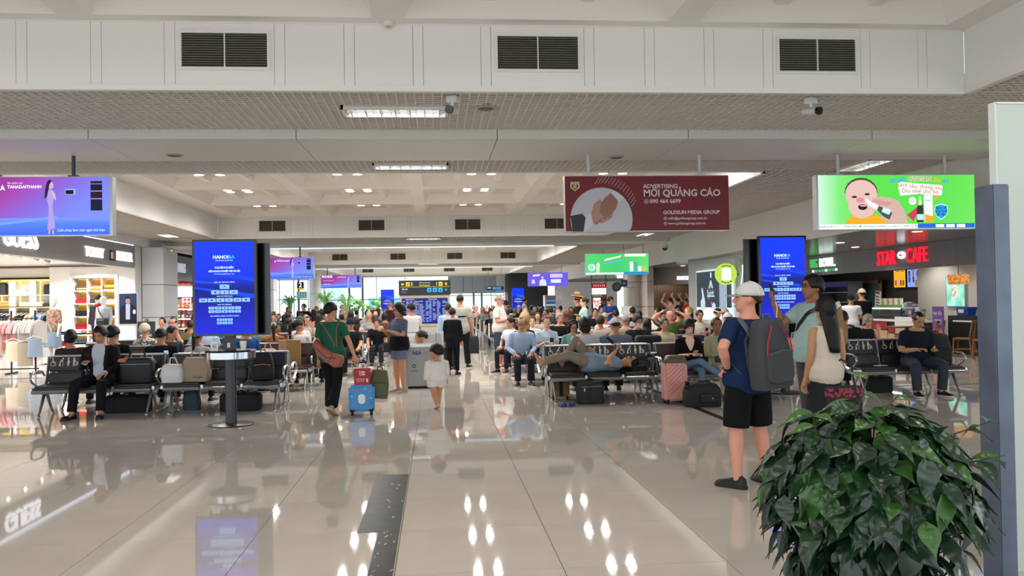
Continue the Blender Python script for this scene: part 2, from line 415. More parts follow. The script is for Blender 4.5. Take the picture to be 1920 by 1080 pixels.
def casing(n, px0, px1, Y, Y2, z1, m=CLAD, round_=False, joints=(1.25, 2.35)):
 """clad column with recessed joints"""
 x0, x1 = xat(px0, Y, 560), xat(px1, Y, 560)
 zs = [0] + list(joints) + [z1]
 core = MB()
 if round_: core.lathe([((x1 - x0) / 2 - .02, 0), ((x1 - x0) / 2 - .02, z1)], ((x0 + x1) / 2, Y + (x1 - x0) / 2, 0), 28)
 else: core.b2((x0 + .015, Y + .015, 0), (x1 - .015, Y2 - .015, z1))
 root = struct('column_%d' % n, core, JOINT)
 for a, b in zip(zs, zs[1:]):
  p = MB()
  if round_: p.lathe([((x1 - x0) / 2, a + .012), ((x1 - x0) / 2, b - .012)], ((x0 + x1) / 2, Y + (x1 - x0) / 2, 0), 28)
  else: p.b2((x0, Y, a + .012), (x1, Y2, b - .012))
  p.build('panel', m, root, smooth=round_)
 return root
casing(1, 267, 307, 30.0, 31.6, 3.62)
casing(2, 480, 513, 44, 45, ZG)
casing(3, 578, 603, 64, 65, Z_T, round_=True)
casing(4, 1174, 1214, 38, 39, 2.95, mat('b9b3ab', .3, .3), round_=True)
casing(5, 1214, 1226, 37, 38, 2.95, mat('c7bfb6', .5))
# outside: apron ground and pale terminal wing seen through the glazing
struct('ground', MB().b2((-60, YEND + .5, -.6), (60, 160, -.5)), mat('d8dcdc', .8))
tb = empty('terminal_wing', (0, 0, 0), label='pale terminal wing outside the far windows', cat='building')
MB().b2((X(600, 100), 100, -.5), (X(640, 100), 104, 6)).build('wall', mat('cfd8dc', .7), tb)
MB().b2((X(690, 110), 110, -.5), (X(780, 110), 112, 2.4)).build('wall', mat('bcd6d6', .7), tb)
for i in range(6):
 MB().b2((X(693 + i * 14, 109.9), 109.9, .2), (X(704 + i * 14, 109.9), 109.98, 2.0)).build('window', mat('7fb9c0', .2), tb)

# ------------------------------------------------------------------ lamps of the ceiling
DISC = mat('fff6e8', .5, em=14.); RING = mat('f2f0ea', .4)
dm = MB().lathe([(.118, .12), (.118, .0), (.108, -.004), (.105, .006)], n=18).mesh('downlight', RING, True)
dl = MB().lathe([(.104, 0.004), (.104, 0.0)], n=18).mesh('lens', DISC)
LX = [-5.06, -1.98, 1.1, 4.2]
ROWS = {0: (0.2, 3.0, 6.2), 1: (16.7, 19.87, 22.9, 26.25), 2: (37.2, 40.3, 43.5, 46.7), 3: (57.6, 60.7, 63.9, 67.1)}
ORD = {0: 'over the camera', 1: 'in the second coffered bay', 2: 'in the third coffered bay', 3: 'in the far coffered bay'}
for k, rows in ROWS.items():
 for y in rows:
  for x in LX:
   for dx in (-.23, .23):
    for dy in (-.16, .16):
     p = (x + dx, y + dy, 4.57)
     if k in (1, 2):
      r = tag(link('downlight', dm, None, p), '%s downlight, %s row, %s column of groups, %s %s of its four' % ('round white' if k == 1 else 'far round', NUMW[rows.index(y)], NUMW[LX.index(x)], 'rear' if dy > 0 else 'front', 'right' if dx > 0 else 'left'), 'downlight', 'downlights %s' % ORD[k])
      link('lens', dl, r)
     if k < 3 and (k < 2 or (dx < 0)): spot((p[0], p[1], p[2] - .012), DOWN_W * (.2, 1, 2)[k], (1, .97, .93), 2.97, .055, .4)
   if k == 3: spot((x, y, 4.55), DOWN_W * 4, (1, .98, .95), radius=.1)
def tube_fixture(cx, cy, along_x, label):
 L, W = 1.2, .42
 dx, dy = (L, W) if along_x else (W, L)
 t = empty('fluorescent_fixture', (cx, cy, ZG), label=label, cat='ceiling light', group='fluorescent fixtures in the lattice ceiling')
 f = MB()
 for sx in (-1, 1): f.box((sx * dx / 2, 0, .0), (.03, dy + .03, .07)); f.box((0, sx * dy / 2, .0), (dx + .03, .03, .07))
 f.build('frame', WHITE, t)
 MB().box((0, 0, .06), (dx, dy, .01)).build('reflector', mat('dfe3e6', .2, .9), t)
 for s in (-1, 1):
  p = MB()
  if along_x: p.tube([(-L / 2 + .03, s * W / 4, .03), (L / 2 - .03, s * W / 4, .03)], .014, 8)
  else: p.tube([(s * W / 4, -L / 2 + .03, .03), (s * W / 4, L / 2 - .03, .03)], .014, 8)
  p.build('tube', mat('f2f8ff', .5, em=22.), t, smooth=True)
 for i in range(7):
  q = -L / 2 + L * (i + .5) / 7
  MB().box((q, 0, .0) if along_x else (0, q, .0), (.012, dy, .06) if along_x else (dx, .012, .06)).build('louver', WHITE, t)
 MB().box((0, 0, .0), (dx, .015, .06) if along_x else (.015, dy, .06)).build('divider', WHITE, t)

tube_fixture(-.44, 10.2, True, 'louvred fluorescent fixture in the lattice under the nearest bulkhead')
tube_fixture(-.38, 14.3, True, 'louvred fluorescent fixture in the lattice just before the downlit coffers')
tube_fixture(7.4, 14.3, False, 'louvred fluorescent fixture above the green screen with the baby')
tube_fixture(-9, 14.3, False, 'louvred fluorescent fixture above the purple screen at the edge')
tube_fixture(-.4, 30.6, True, 'louvred fluorescent fixture under the second bulkhead')
tube_fixture(-8.4, 28.2, False, 'louvred fluorescent fixture beside the clothes shop front')
tube_fixture(7.3, 29.6, False, 'louvred fluorescent fixture below the red sign, by the side bulkhead')
tube_fixture(-.4, 51.0, True, 'louvred fluorescent fixture under the third bulkhead')
# bright strip lights along the farther beams
for k, (yy, xa, xb) in enumerate(((33.2, -6.5, 4.6), (53.4, -8, 6))):
 t = empty('strip_light', (0, 0, 0), label=['cool white strip light along the second beam', 'cool white strip light along the third beam'][k], cat='strip light')
 MB().b2((xa, yy, ZG - .17), (xb, yy + .1, ZG - .13)).build('diffuser', mat('dff2ff', .5, em=.95), t)
 MB().b2((xa - .02, yy - .02, ZG - .13), (xb + .02, yy + .12, ZG - .1)).build('housing', WHITE, t)
def speaker_disc(px, py, z, label):
 d = bearing(px, py); p = EYE + d * ((z - EYE.z) / d.z)
 t = empty('ceiling_speaker', (p.x, p.y, z), label=label, cat='ceiling speaker')
 MB().lathe([(.12, .02), (.12, -.012), (.1, -.02)], n=20).build('rim', mat('aaa69e', .5), t, smooth=True)
 MB().lathe([(.098, -.016), (.09, -.022)], n=20).build('grille', mat('5d5a54', .6), t)
speaker_disc(327, 290, ZG - .1, 'round speaker grille in the beam above the purple screen')
speaker_disc(1155, 294, ZG - .1, 'round speaker grille in the beam above the red sign')
speaker_disc(911, 201, ZG, 'round white disc in the lattice right of the camera dome')
def smoke(px, py, label):
 d = bearing(px, py); p = EYE + d * ((ZC - EYE.z) / d.z)
 t = empty('smoke_detector', (p.x, p.y, ZC), label=label, cat='smoke detector')
 MB().lathe([(.05, .0), (.055, -.03), (.04, -.045)], n=16).build('base', WHITE, t, smooth=True)
 MB().lathe([(.03, -.045), (.025, -.06), (.01, -.065)], n=16).build('sensor', mat('bcb8b0', .5), t, smooth=True)
smoke(728, 41, 'small smoke detector on the coffer edge above the nearest bulkhead')
smoke(1817, 55, 'small smoke detector in the corner of the near coffer')
def cctv(px, py, Y, rz, label):
 p = at(px, py, Y)
 t = empty('security_camera', (p.x, Y, ZG), rz, label=label, cat='security camera', group='bullet cameras under the lattice')
 MB().box((0, 0, -.04), (.12, .1, .07)).build('mount', WHITE, t, bevel=.008)
 MB().tube([(0, 0, -.07), (0, -.01, -.14)], .018, 10).build('bracket', WHITE, t, smooth=True)
 MB().tube([(0, .1, -.14), (0, -.09, -.17)], .042, 14).build('body', mat('cfd0cf', .4), t, smooth=True)
 MB().tube([(0, -.085, -.169), (0, -.125, -.176)], .046, 14).build('lens_hood', BLACKG, t, smooth=True)
cctv(848, 180, 9.45, -.35, 'white bullet security camera beside the near fluorescent fixture')
cctv(1520, 180, 9.45, .5, 'white bullet security camera under the bulkhead at the right end')
p = at(1246, 455, 32.2)
t = empty('dome_camera', (p.x, 32.2, ZG - .115), label='hanging dome camera under the second beam near the side bulkhead', cat='security camera')
MB().tube([(0, 0, 0), (0, 0, -.1)], .03, 10).build('stem', WHITE, t); MB().lathe([(.08, -.1), (.1, -.16), (.1, -.24)], n=16).build('housing', WHITE, t, smooth=True)
MB().lathe([(.09, -.24), (.07, -.31), (.02, -.34)], n=16).build('dome', BLACKG, t, smooth=True)
# ================================================================== bench seating
SYM = mat('d9d6d0', .5)
def symbol_parts(kind):
 """flat white pictograms, about 0.11 m tall, in x,z"""
 m = MB(); y0, y1 = 0, -.002
 def disc(x, z, r): m.prism(circ(x, z, r, 10), y0, y1)
 def bar(x0, z0, x1, z1, w_):
  d = Vector((x1 - x0, z1 - z0)); n = Vector((-d.y, d.x)).normalized() * w_ / 2
  m.prism([(x0 + n.x, z0 + n.y), (x0 - n.x, z0 - n.y), (x1 - n.x, z1 - n.y), (x1 + n.x, z1 + n.y)], y0, y1)
 if kind == 0:      # wheelchair
  disc(-.012, .052, .011); bar(-.012, .038, -.008, -.005, .012); bar(-.01, .015, .018, .012, .008); bar(-.008, -.004, .022, -.006, .011); bar(.022, -.004, .034, -.04, .010)
  a = [(-.004 + .032 * math.cos(t), -.022 + .032 * math.sin(t)) for t in [2.1 + 4.1 * i / 9 for i in range(10)]]
  for p, q in zip(a, a[1:]): bar(p[0], p[1], q[0], q[1], .008)
 elif kind == 1:    # stooped person with a stick
  disc(.022, .05, .012); bar(.014, .034, -.014, -.002, .018); bar(-.014, 0, -.008, -.055, .012); bar(-.014, 0, -.026, -.055, .011); bar(.012, .03, .022, .002, .008); bar(.024, .004, .024, -.055, .005)
 elif kind == 2:    # pregnant woman
  disc(0, .052, .012); bar(0, .038, 0, -.005, .018); disc(.011, .006, .014); m.prism([(-.016, .0), (.02, .0), (.014, -.03), (-.012, -.03)], y0, y1); bar(-.004, -.03, -.004, -.056, .009); bar(.007, -.03, .007, -.056, .009)
 else:              # adult with a child
  disc(-.022, .052, .012); bar(-.022, .04, -.022, -.008, .026); bar(-.03, -.005, -.03, -.056, .011); bar(-.015, -.005, -.015, -.056, .011); bar(-.012, .028, .006, .002, .008)
  disc(.02, -.006, .011); bar(.02, -.018, .012, -.04, .016); bar(.012, -.04, .0, -.05, .009); bar(.018, -.036, .038, -.042, .009); bar(.024, -.018, .038, -.022, .007)
 return m
SYM_ME = [symbol_parts(k).mesh('priority_symbol', SYM) for k in range(4)]
PITCH_S = .585
TILT = .2
def cushion(w_, h_, d, r=.02):
 m = MB(); m.box((0, 0, 0), (w_, d, h_)); me = m.mesh('cushion', LEATHER); bevel_mesh(me, r, 3); return me
UP_ME = cushion(.52, .235, .05); LO_ME = cushion(.52, .17, .055); PAN_ME = cushion(.54, .07, .45, .025)
def dup_me(me, m):
 k = (me.name, m.name)
 if k not in _dm: c = me.copy(); c.materials.clear(); c.materials.append(m); _dm[k] = c
 return _dm[k]
_dm = {}
def frame_me():      # cast side frame: upright behind the back, curving into the seat bracket
 m = MB()
 m.tube([(0, .66, .865), (0, .615, .66), (0, .575, .50), (0, .53, .425), (0, .40, .385), (0, .14, .385), (0, .04, .40)], [(.016, .026), (.018, .03), (.02, .036), (.022, .042), (.022, .04), (.022, .036), (.02, .03)], 8)
 return m.mesh('side_frame', ALU, True, 60)
FRAME_ME = frame_me()
def arm_me():
 m = MB()
 m.tube([(0, .56, .58), (0, .5, .64), (0, .4, .665), (0, .22, .66), (0, .12, .62), (0, .1, .56), (0, .16, .5), (0, .3, .44), (0, .4, .4)], [(.02, .013)] * 9, 8)
 return m.mesh('armrest', ALU, True, 60)
ARM_ME = arm_me()
def leg_me(s):
 m = MB()
 m.tube([(0, .30, .34), (0, .30 + s * .06, .30), (0, .30 + s * .19, .09), (0, .30 + s * .245, .022)], [(.03, .026), (.028, .026), (.021, .019), (.017, .015)], 8)
 m.lathe([(.028, 0), (.028, .01), (.012, .022)], (0, .30 + s * .25, 0), 10)
 return m.mesh('leg', ALU, True, 60)
LEG_ME = [leg_me(-1), leg_me(1)]
_bk = {}
def bench(n, m, symbols, simple=False):
 """row seat facing -Y, origin on the floor at its middle, front rail at y = 0"""
 L = n * PITCH_S
 root = empty('row_seat')
 xs = [-L / 2 + (i + .5) * PITCH_S for i in range(n)]
 if simple:
  b = MB()
  for x in xs: b.box((x, .585, .735), (.53, .05, .235), rx=-TILT); b.box((x, .54, .545), (.53, .05, .15), rx=-TILT)
  b.build('backrest', m, root)
  b = MB()
  for x in xs: b.box((x, .25, .425), (.55, .46, .06))
  b.build('seat', m, root)
  f = MB()
  for i in range(n + 1):
   x = -L / 2 + i * PITCH_S; f.box((x, .59, .65), (.03, .05, .44), rx=-TILT); f.box((x, .28, .4), (.03, .5, .05))
  f.box((0, .02, .375), (L, .05, .09))
  f.build('frame', ALU, root)
  for x in (-L / 2 + .12, L / 2 - .12):
   for s in (0, 1): link('leg', LEG_ME[s], root, (x, 0, 0))
  return root
 for i, x in enumerate(xs):
  u = link('backrest', dup_me(UP_ME, m), root, (x, .597, .745), (-TILT, 0, 0))
  link('back_cushion', dup_me(LO_ME, m), root, (x, .555, .54), (-TILT, 0, 0))
  MB().box((0, -.0, .122), (.55, .06, .016)).box((0, .03, 0), (.5, .012, .2)).build('back_frame', ALU, u)
  link('seat', dup_me(PAN_ME, m), root, (x, .255, .425), (.035, 0, 0))
  if symbols and symbols[i]:
   for k in range(4): link('priority_symbol', SYM_ME[k], u, ((-.19, -.075, .03, .14)[k], -.0262, .03)).scale = (1.12, 1, 1.12)
  r = MB().tube([(x - PITCH_S / 2 + .035, .02, .372), (x + PITCH_S / 2 - .035, .02, .372)], [(.03, .052)] * 2, 12)
  r.build('front_rail', ALU, root, smooth=True)
 MB().box((0, .3, .35), (L, .07, .05)).build('beam', ALU_D, root, bevel=.008)
 for i in range(n + 1): link('side_frame', FRAME_ME, root, (-L / 2 + i * PITCH_S, 0, 0))
 for s in (-1, 1): link('armrest', ARM_ME, root, (s * (L / 2 + .03), 0, 0))
 for x in (-L / 2 + .1, L / 2 - .1):
  for s in (0, 1): link('leg', LEG_ME[s], root, (x, 0, 0))
 return root
ROW_Y = [13.35 + 2.95 * k for k in range(16)]
_proto = {}
def put_bench(x, y, face, label, group=None, m=LEATHER, n=3, symbols=None, simple=False):
 key = (n, m.name, tuple(symbols or ()), simple)
 if key not in _proto: o = bench(n, m, symbols, simple); _proto[key] = (o, kids_of(o)); new = o
 else: p, kd = _proto[key]; new = copy_tree(p, kd)
 # face +1 looks toward the camera; -1 is the back-to-back bench behind it
 new.location = (x, y, 0) if face > 0 else (x, y + 1.42, 0)
 new.rotation_euler = (0, 0, 0 if face > 0 else PI)
 if 'group' in new: del new['group']
 tag(new, label, 'bench', group)
 return new
XA, XB, XC, XE = -5.12, -3.24, 2.62, 4.47
put_bench(XA, ROW_Y[0], 1, 'three-seat bench with priority pictograms holding the man in the dark suit', symbols=(1, 0, 1))
put_bench(XB, ROW_Y[0], 1, 'three-seat dark bench right behind the charging table, backpack on its end seat')
put_bench(XC, ROW_Y[0], 1, 'priority bench with a man lying across its three seats', symbols=(1, 1, 1))
put_bench(XE, ROW_Y[0], 1, 'brown bench with the woman in jeans and the woman in beige', m=LEATHER_B)
put_bench(7.55, 13.1, 1, 'priority bench with the man in navy looking at his phone', symbols=(1, 1, 0))
put_bench(XA, ROW_Y[0], -1, 'bench backing onto the suited man\'s bench, seen from behind')
put_bench(XB, ROW_Y[0], -1, 'bench backing onto the charging table bench, seen from behind')
put_bench(XC, ROW_Y[0], -1, 'bench backing onto the lying man\'s bench, seen from behind')
put_bench(XE, ROW_Y[0], -1, 'bench backing onto the brown bench of the two women', m=LEATHER_B)
put_bench(7.55, 13.1, -1, 'bench backing onto the right-hand priority bench')
side = ['on the shop side of the left block', 'at the aisle end of the left block', 'at the aisle end of the right block', 'in the middle of the right block', 'on the cafe side of the right block']
rowname = ['first', 'second', 'third', 'fourth', 'fifth', 'sixth', 'seventh', 'eighth', 'ninth', 'tenth', 'eleventh', 'twelfth']
LEFT_X = lambda k: (XA, XB) if k < 2 else (-6.31, -4.43, -2.55)
RIGHT_X = (2.62, 4.50, 6.38)
def seat_x(k):
 return [x + d for x in LEFT_X(k) + RIGHT_X for d in (-PITCH_S, 0, PITCH_S)]
for k in range(1, 12):
 L_ = LEFT_X(k)
 names = (['shop side of the left block', 'middle of the left block', 'aisle end of the left block'] if len(L_) == 3 else ['shop side of the left block', 'aisle end of the left block']) + ['aisle end of the right block', 'middle of the right block', 'cafe side of the right block']
 for i, x in enumerate(L_ + RIGHT_X):
  if k == 1 and x > 6: x = 8.1
  if k > 4 and x > 6 or k in (10, 11) and -4.6 < x < -4: continue
  for f in (1, -1):
   m = LEATHER_B if (k * 3 + i + (f > 0)) % 4 == 1 or (k == 1 and i < 2) else LEATHER
   put_bench(x, ROW_Y[k], f, '%s %s bench of the %s double row, %s' % ('brown' if m is LEATHER_B else 'dark', 'camera-facing' if f > 0 else 'away-facing', rowname[k], names[i]),
                      'row seats of the waiting hall', m, 3, None, k >= 4)

# ================================================================== screens, signs
BLUE = ['0a1f9e', '0b3cf0', '0846ff', '0a2fb8', '0a2ae0']
def beam_shape(x0, z0, x1, z1, w0, w1): return [(x0, z0 - w0), (x1, z1 - w1), (x1, z1 + w1), (x0, z0 + w0)]
TILEC = mat('8fc4ff', .4, em=.9); INKB = mat('1a4fa8', .4, em=.35); TXT = mat('cfe6ff', .4, em=1.0); CYAN = mat('37b6e8', .4, em=.9)
def blue_ad(parent, w_, h_, full=True, y=-.004):
 """the blue congress screen, centred at 0,0 of the parent face"""
 MB().b2((-w_ / 2, y, -h_ / 2), (w_ / 2, y + .003, h_ / 2)).build('screen', gradient_mat([(0, '0a22d8'), (.3, '0717a8'), (.48, '0a1478'), (.62, '0a2fe0'), (1, '0538f5')], 'Z', .95), parent)
 s = w_ / .76
 for q, (x0, z0, x1, z1, a, b, c) in enumerate(((-.38, .0, .38, -.12, .012, .03, '0c4cf8'), (-.2, .2, .38, .1, .01, .028, '0a46f5'), (-.38, .09, .1, .03, .02, .004, '0d50ff'))):
  if full: flat([(x * s, z * s) for x, z in beam_shape(x0, z0, x1, z1, a, b)], mat(c, .4, em=.85), parent, 'light_ray', y - .0005 - q * .0004, .0006)
 yt = y - .004
 if full:
  text('HANOI', .062 * s, TXT, parent, (-.045 * s, yt, .40 * s), bold=.002); text('BA', .062 * s, CYAN, parent, (.095 * s, yt, .40 * s), bold=.002)
  text('HỘI DOANH NHÂN TRẺ', .02 * s, TXT, parent, (0, yt, .355 * s))
  text('ĐẠI HỘI ĐẠI BIỂU', .03 * s, TXT, parent, (0, yt, .262 * s), bold=.0015)
  text('HỘI DOANH NGHIỆP TRẺ HÀ NỘI', .026 * s, TXT, parent, (0, yt, .215 * s), bold=.0015)
  text('LẦN THỨ X, NHIỆM KỲ 2025 - 2028', .016 * s, TXT, parent, (0, yt, .178 * s))
  text('NHÀ TÀI TRỢ KIM CƯƠNG', .022 * s, TXT, parent, (0, yt, .07 * s)); text('NHÀ TÀI TRỢ VÀNG', .022 * s, TXT, parent, (0, yt, -.115 * s))
  text('NHÀ TÀI TRỢ BẠC', .022 * s, TXT, parent, (0, yt, -.225 * s)); text('NHÀ ĐỒNG HÀNH TRUYỀN THÔNG', .022 * s, TXT, parent, (0, yt, -.375 * s))
  rows = [(.01, 1, .13, .062), (-.062, 3, .115, .058), (-.165, 6, .108, .056), (-.268, 5, .083, .04), (-.314, 5, .083, .04), (-.423, 3, .068, .036), (-.466, 3, .068, .036)]
  for z, n, tw, th in rows:
   for i in range(n):
    x = (i - (n - 1) / 2) * tw * 1.02
    p = flat(rrect((x - tw * .47) * s, (z - th * .46) * s, (x + tw * .47) * s, (z + th * .46) * s, .006, 2), TILEC, parent, 'logo_tile', yt, .0008)
    k = (i * 7 + n * 3) % 4
    pts = [[(0, .35), (.25, -.3), (-.25, -.3)], circ(0, 0, .3, 10), rect(-.6, -.12, .6, .12), [(-.55, -.2), (0, .3), (.55, -.2), (0, 0)]][k]
    flat([((x + a * th * .75) * s, (z + b * th * .75) * s) for a, b in pts], INKB, p, 'logo_mark', yt - .001, .0006)
 else:
  for q in range(3): flat([(x * s, z * s) for x, z in beam_shape(-.25 + q * .08, .3 - q * .07, .38, .15 - q * .06, .004, .02)], mat('2f7bff', .4, em=.9), parent, 'light_ray', y - .001 - q * .0005, .0006)
  for z, ww, hh in ((.02, .16, .02), (-.03, .36, .03), (-.08, .6, .018), (-.2, .5, .07), (-.3, .16, .02)): flat([(a * s, b * s) for a, b in rect(-ww / 2, z - hh / 2, ww / 2, z + hh / 2)], mat('9cc3ff', .4, em=.8), parent, 'caption_line', yt, .0008)
def kiosk(x, y, z0, z1, w_, label, rz=0, table=True, second=(.07, .3)):
 t = empty('screen_totem', (x, y, 0), rz, label=label, cat='screen totem')
 DK = mat('16181b', .35)
 MB().lathe([(.0, 0), (.3, 0), (.305, .012), (.28, .02), (.05, .026)], n=32).build('base_plate', DK, t, smooth=True)
 bl = MB().lathe([(.014, .02), (.014, .034), (.006, .04)], n=8).mesh('bolt', CHROME, True)
 for k in range(4): link('bolt', bl, t, (.24 * math.cos(k * PI / 2 + .7), .24 * math.sin(k * PI / 2 + .7), 0))
 MB().lathe([(.075, .02), (.075, z0 + .03)], n=20).build('pole', mat('22262b', .3), t, smooth=True)
 h = z1 - z0
 f = empty('front_display', (-.045, -.1, (z0 + z1) / 2)); f.parent = t
 MB().b2((-w_ / 2, 0, -h / 2), (w_ / 2, .07, h / 2)).build('casing', BLACKG, f, bevel=.006)
 blue_ad(f, w_ - .07, h - .06)
 b = empty('rear_display', (second[0], second[1] - .1, (z0 + z1) / 2 - .005)); b.parent = t
 MB().b2((-w_ / 2, 0, -h / 2), (w_ / 2, .07, h / 2 - .03)).build('casing', BLACKG, b, bevel=.006)
 MB().b2((-w_ / 2 + .04, .07, -h / 2 + .04), (w_ / 2 - .04, .074, h / 2 - .07)).build('screen', mat('0b3cf0', .3, em=.8), b)
 MB().b2((-.06, -.03, z0 + .2), (.06, second[1] - .1, z0 + .9)).build('bracket', DK, t)
 if table:
  zt = 1.0
  MB().lathe([(.07, zt - .012), (.335, zt - .012), (.34, zt), (.335, zt + .012), (.07, zt + .012)], n=36).build('table_top', BLACKG, t, smooth=True)
  MB().lathe([(.322, zt - .10), (.326, zt - .10), (.326, zt - .012), (.322, zt - .012)], n=36).build('table_skirt', mat('b8bfc4', .12, .9), t, smooth=True)
  MB().box((0, -.08, zt + .1), (.16, .04, .16)).build('socket_panel', DK, t); MB().box((.0, -.102, zt + .08), (.045, .006, .07)).build('socket', WHITE, t, bevel=.004)
 return t
KL = empty; k1 = kiosk(-2.78, 12.0, 1.205, 2.505, .845, 'charging table totem with a tall blue congress screen on a black pole')
p = at(1463, 523, 14.0)
kiosk(p.x + .05, 14.0, 1.16, 2.62, .83, 'blue congress screen totem behind the man in the white cap', table=False, second=(-.2, .22))
# things left on the charging table
cupm = mat('e6e4df', .5)
for dx, dy, s, lab in ((-.17, -.17, .095, 'small white carton standing on the charging table, left of the pole'), (.2, -.15, .1, 'white paper cup on the charging table, right of the pole')):
 t = empty('carton' if dx < 0 else 'paper_cup', (-2.78 + dx, 12 + dy, 1.012), .2, label=lab, cat='carton' if dx < 0 else 'cup')
 if dx < 0:
  MB().box((0, 0, .065), (.095, .06, .13)).build('box', cupm, t, bevel=.004); MB().box((0, -.0305, .06), (.05, .002, .05)).build('label', mat('9fb7c4', .5), t)
 else:
  MB().lathe([(.034, 0), (.045, .11)], n=16).build('cup', cupm, t, smooth=True); MB().lathe([(.048, .11), (.047, .122), (.02, .126)], n=16).build('lid', WHITE, t, smooth=True)

def hanging(x0, x1, z0, z1, Y, label, cat='hanging sign', ztop=ZG - .11, hx=(.16, .86), depth=.14, pole=.028, pm=mat('c9ccce', .4, .3)):
 t = empty('hanging_sign', ((x0 + x1) / 2, Y, (z0 + z1) / 2), label=label, cat=cat)
 w_, h_ = x1 - x0, z1 - z0
 MB().b2((-w_ / 2, .003, -h_ / 2), (w_ / 2, depth, h_ / 2)).build('casing', mat('c4c6c8', .3, .7), t)
 for q in hx:
  x = -w_ / 2 + q * w_
  MB().tube([(x, depth / 2, h_ / 2), (x, depth / 2, ztop - (z0 + z1) / 2)], pole, 10).build('hanger', pm, t, smooth=True)
  MB().box((x, depth / 2, h_ / 2 + .012), (.14, .05, .025)).build('bracket', pm, t)
 return t, w_, h_
YS = [12.6, 32.9, 53.2]
# --- red advertising sign
a, b = at(1058, 330, YS[0]), at(1368, 433, YS[0]); zt = (at(1058, 331, YS[0]).z + at(1366, 327, YS[0]).z) / 2; zb = (at(1060, 436, YS[0]).z + at(1367, 431, YS[0]).z) / 2
t, w_, h_ = hanging(a.x, b.x, zb, zt, YS[0], 'red unlit advertising sign with a handshake photo hung from the beam', hx=(.15, .83))
MB().b2((-w_ / 2 + .008, -.004, -h_ / 2 + .008), (w_ / 2 - .004, .003, h_ / 2 - .008)).build('face', mat('78141f', .5, c2='6a0f19', scale=1.), t)
u = w_ / 310.; H2 = h_
def sx(px): return (px - 1058) * u - w_ / 2
def sz(py): return H2 / 2 - (py - 329.5) * H2 / 104
SOFT = mat('d8ccd2', .5)
for k in range(15):     # hatched ring sector
 a0 = 15 + k * 6.2; q = math.radians(a0)
 x0, z0, r1 = sx(1126), sz(402), 0
 c_, s_ = math.cos(q), math.sin(q); ra, rb = 58 * u, 72 * u
 flat([(x0 + ra * c_, z0 + ra * s_), (x0 + ra * c_ + .006, z0 + ra * s_), (x0 + ra * c_ + (rb - ra) * .62 + .006, z0 + ra * s_ + (rb - ra) * .85), (x0 + ra * c_ + (rb - ra) * .62, z0 + ra * s_ + (rb - ra) * .85)], SOFT, t, 'hatch_line', -.0045, .0006)
cx, cz = sx(1126), sz(410); r = 58 * u
pl = [(cx + r * math.cos(i * 2 * PI / 40), max(cz + r * math.sin(i * 2 * PI / 40), -H2 / 2 + .01)) for i in range(40)]
flat(pl, mat('c3c3cd', .5), t, 'photo_disc', -.0052, .0006)
SKIN_P = mat('b5897c', .5); SKIN_P2 = mat('9a6d62', .5)
flat([(sx(1068), sz(404)), (sx(1090), sz(400)), (sx(1100), sz(412)), (sx(1094), sz(433)), (sx(1072), sz(433))], mat('23293f', .5), t, 'dark_sleeve', -.006, .0006)
flat([(sx(1097), sz(402)), (sx(1107), sz(400)), (sx(1109), sz(420)), (sx(1096), sz(433)), (sx(1092), sz(433))], mat('cfd2dc', .5), t, 'shirt_cuff', -.0066, .0006)
flat([(sx(1107), sz(400)), (sx(1112), sz(382)), (sx(1124), sz(373)), (sx(1128), sz(378)), (sx(1124), sz(388)), (sx(1140), sz(400)), (sx(1148), sz(398)), (sx(1146), sz(408)), (sx(1128), sz(418)), (sx(1110), sz(418))], SKIN_P, t, 'left_hand', -.0066, .0006)
flat([(sx(1124), sz(385)), (sx(1132), sz(371)), (sx(1144), sz(362)), (sx(1158), sz(374)), (sx(1154), sz(390)), (sx(1140), sz(408)), (sx(1128), sz(404)), (sx(1122), sz(396))], SKIN_P2, t, 'right_hand', -.0073, .0006)
for k in range(3): flat(circ(sx(1116 + k * 8), sz(418 - k * 5), .03, 8, .02), SKIN_P2, t, 'fingers', -.008 - k * .0005, .0006)
flat([(sx(1144), sz(361)), (sx(1152), sz(358)), (sx(1169), sz(370)), (sx(1160), sz(380))], mat('d5d8e2', .5), t, 'shirt_cuff', -.008, .0006)
flat([(sx(1069 + 0), sz(341)), (sx(1086), sz(341)), (sx(1086), sz(352)), (sx(1077.5), sz(358)), (sx(1069), sz(352))], mat('d9d4c6', .5), t, 'crest', -.0052, .0006)
flat([(sx(1071), sz(346)), (sx(1084), sz(346)), (sx(1083), sz(352)), (sx(1077.5), sz(356)), (sx(1072), sz(352))], mat('2a2a22', .5), t, 'crest', -.006, .0006); flat(circ(sx(1077.5), sz(350), .03, 10), mat('d3b520', .5), t, 'crest', -.0066, .0006)
text('GOLDSUN', .03, mat('2a2a22', .5), t, (sx(1077.5), -.0066, sz(343.5)), extrude=.0004)
for s, px, py, sz_, bo in (('ADVERTISING', 1205, 350, .085, .002), ('MỜI QUẢNG CÁO', 1205, 363, .142, .0035), ('090 464 6699', 1217, 378, .085, .002), ('GOLDSUN MEDIA GROUP', 1242, 399, .074, .002), ('cskh@goldsungroup.com.vn', 1251, 410, .052, .0008), ('www.goldsungroup.com.vn', 1251, 419.5, .052, .0008)):
 text(s, sz_, SOFT, t, (sx(px), -.0045, sz(py)), bold=bo, align='LEFT', extrude=.0006)
for px, py, rr in ((1210.5, 378, .035), (1246, 410, .026), (1246, 419.5, .026)):
 flat(circ(sx(px), sz(py), rr, 16), SOFT, t, 'icon_ring', -.0045, .0006); flat(circ(sx(px), sz(py), rr * .82, 16), mat('78141f', .5), t, 'icon_ring', -.0052, .0006); flat(rect(sx(px) - rr * .3, sz(py) - rr * .35, sx(px) + rr * .3, sz(py) + rr * .35), SOFT, t, 'icon', -.0058, .0006)

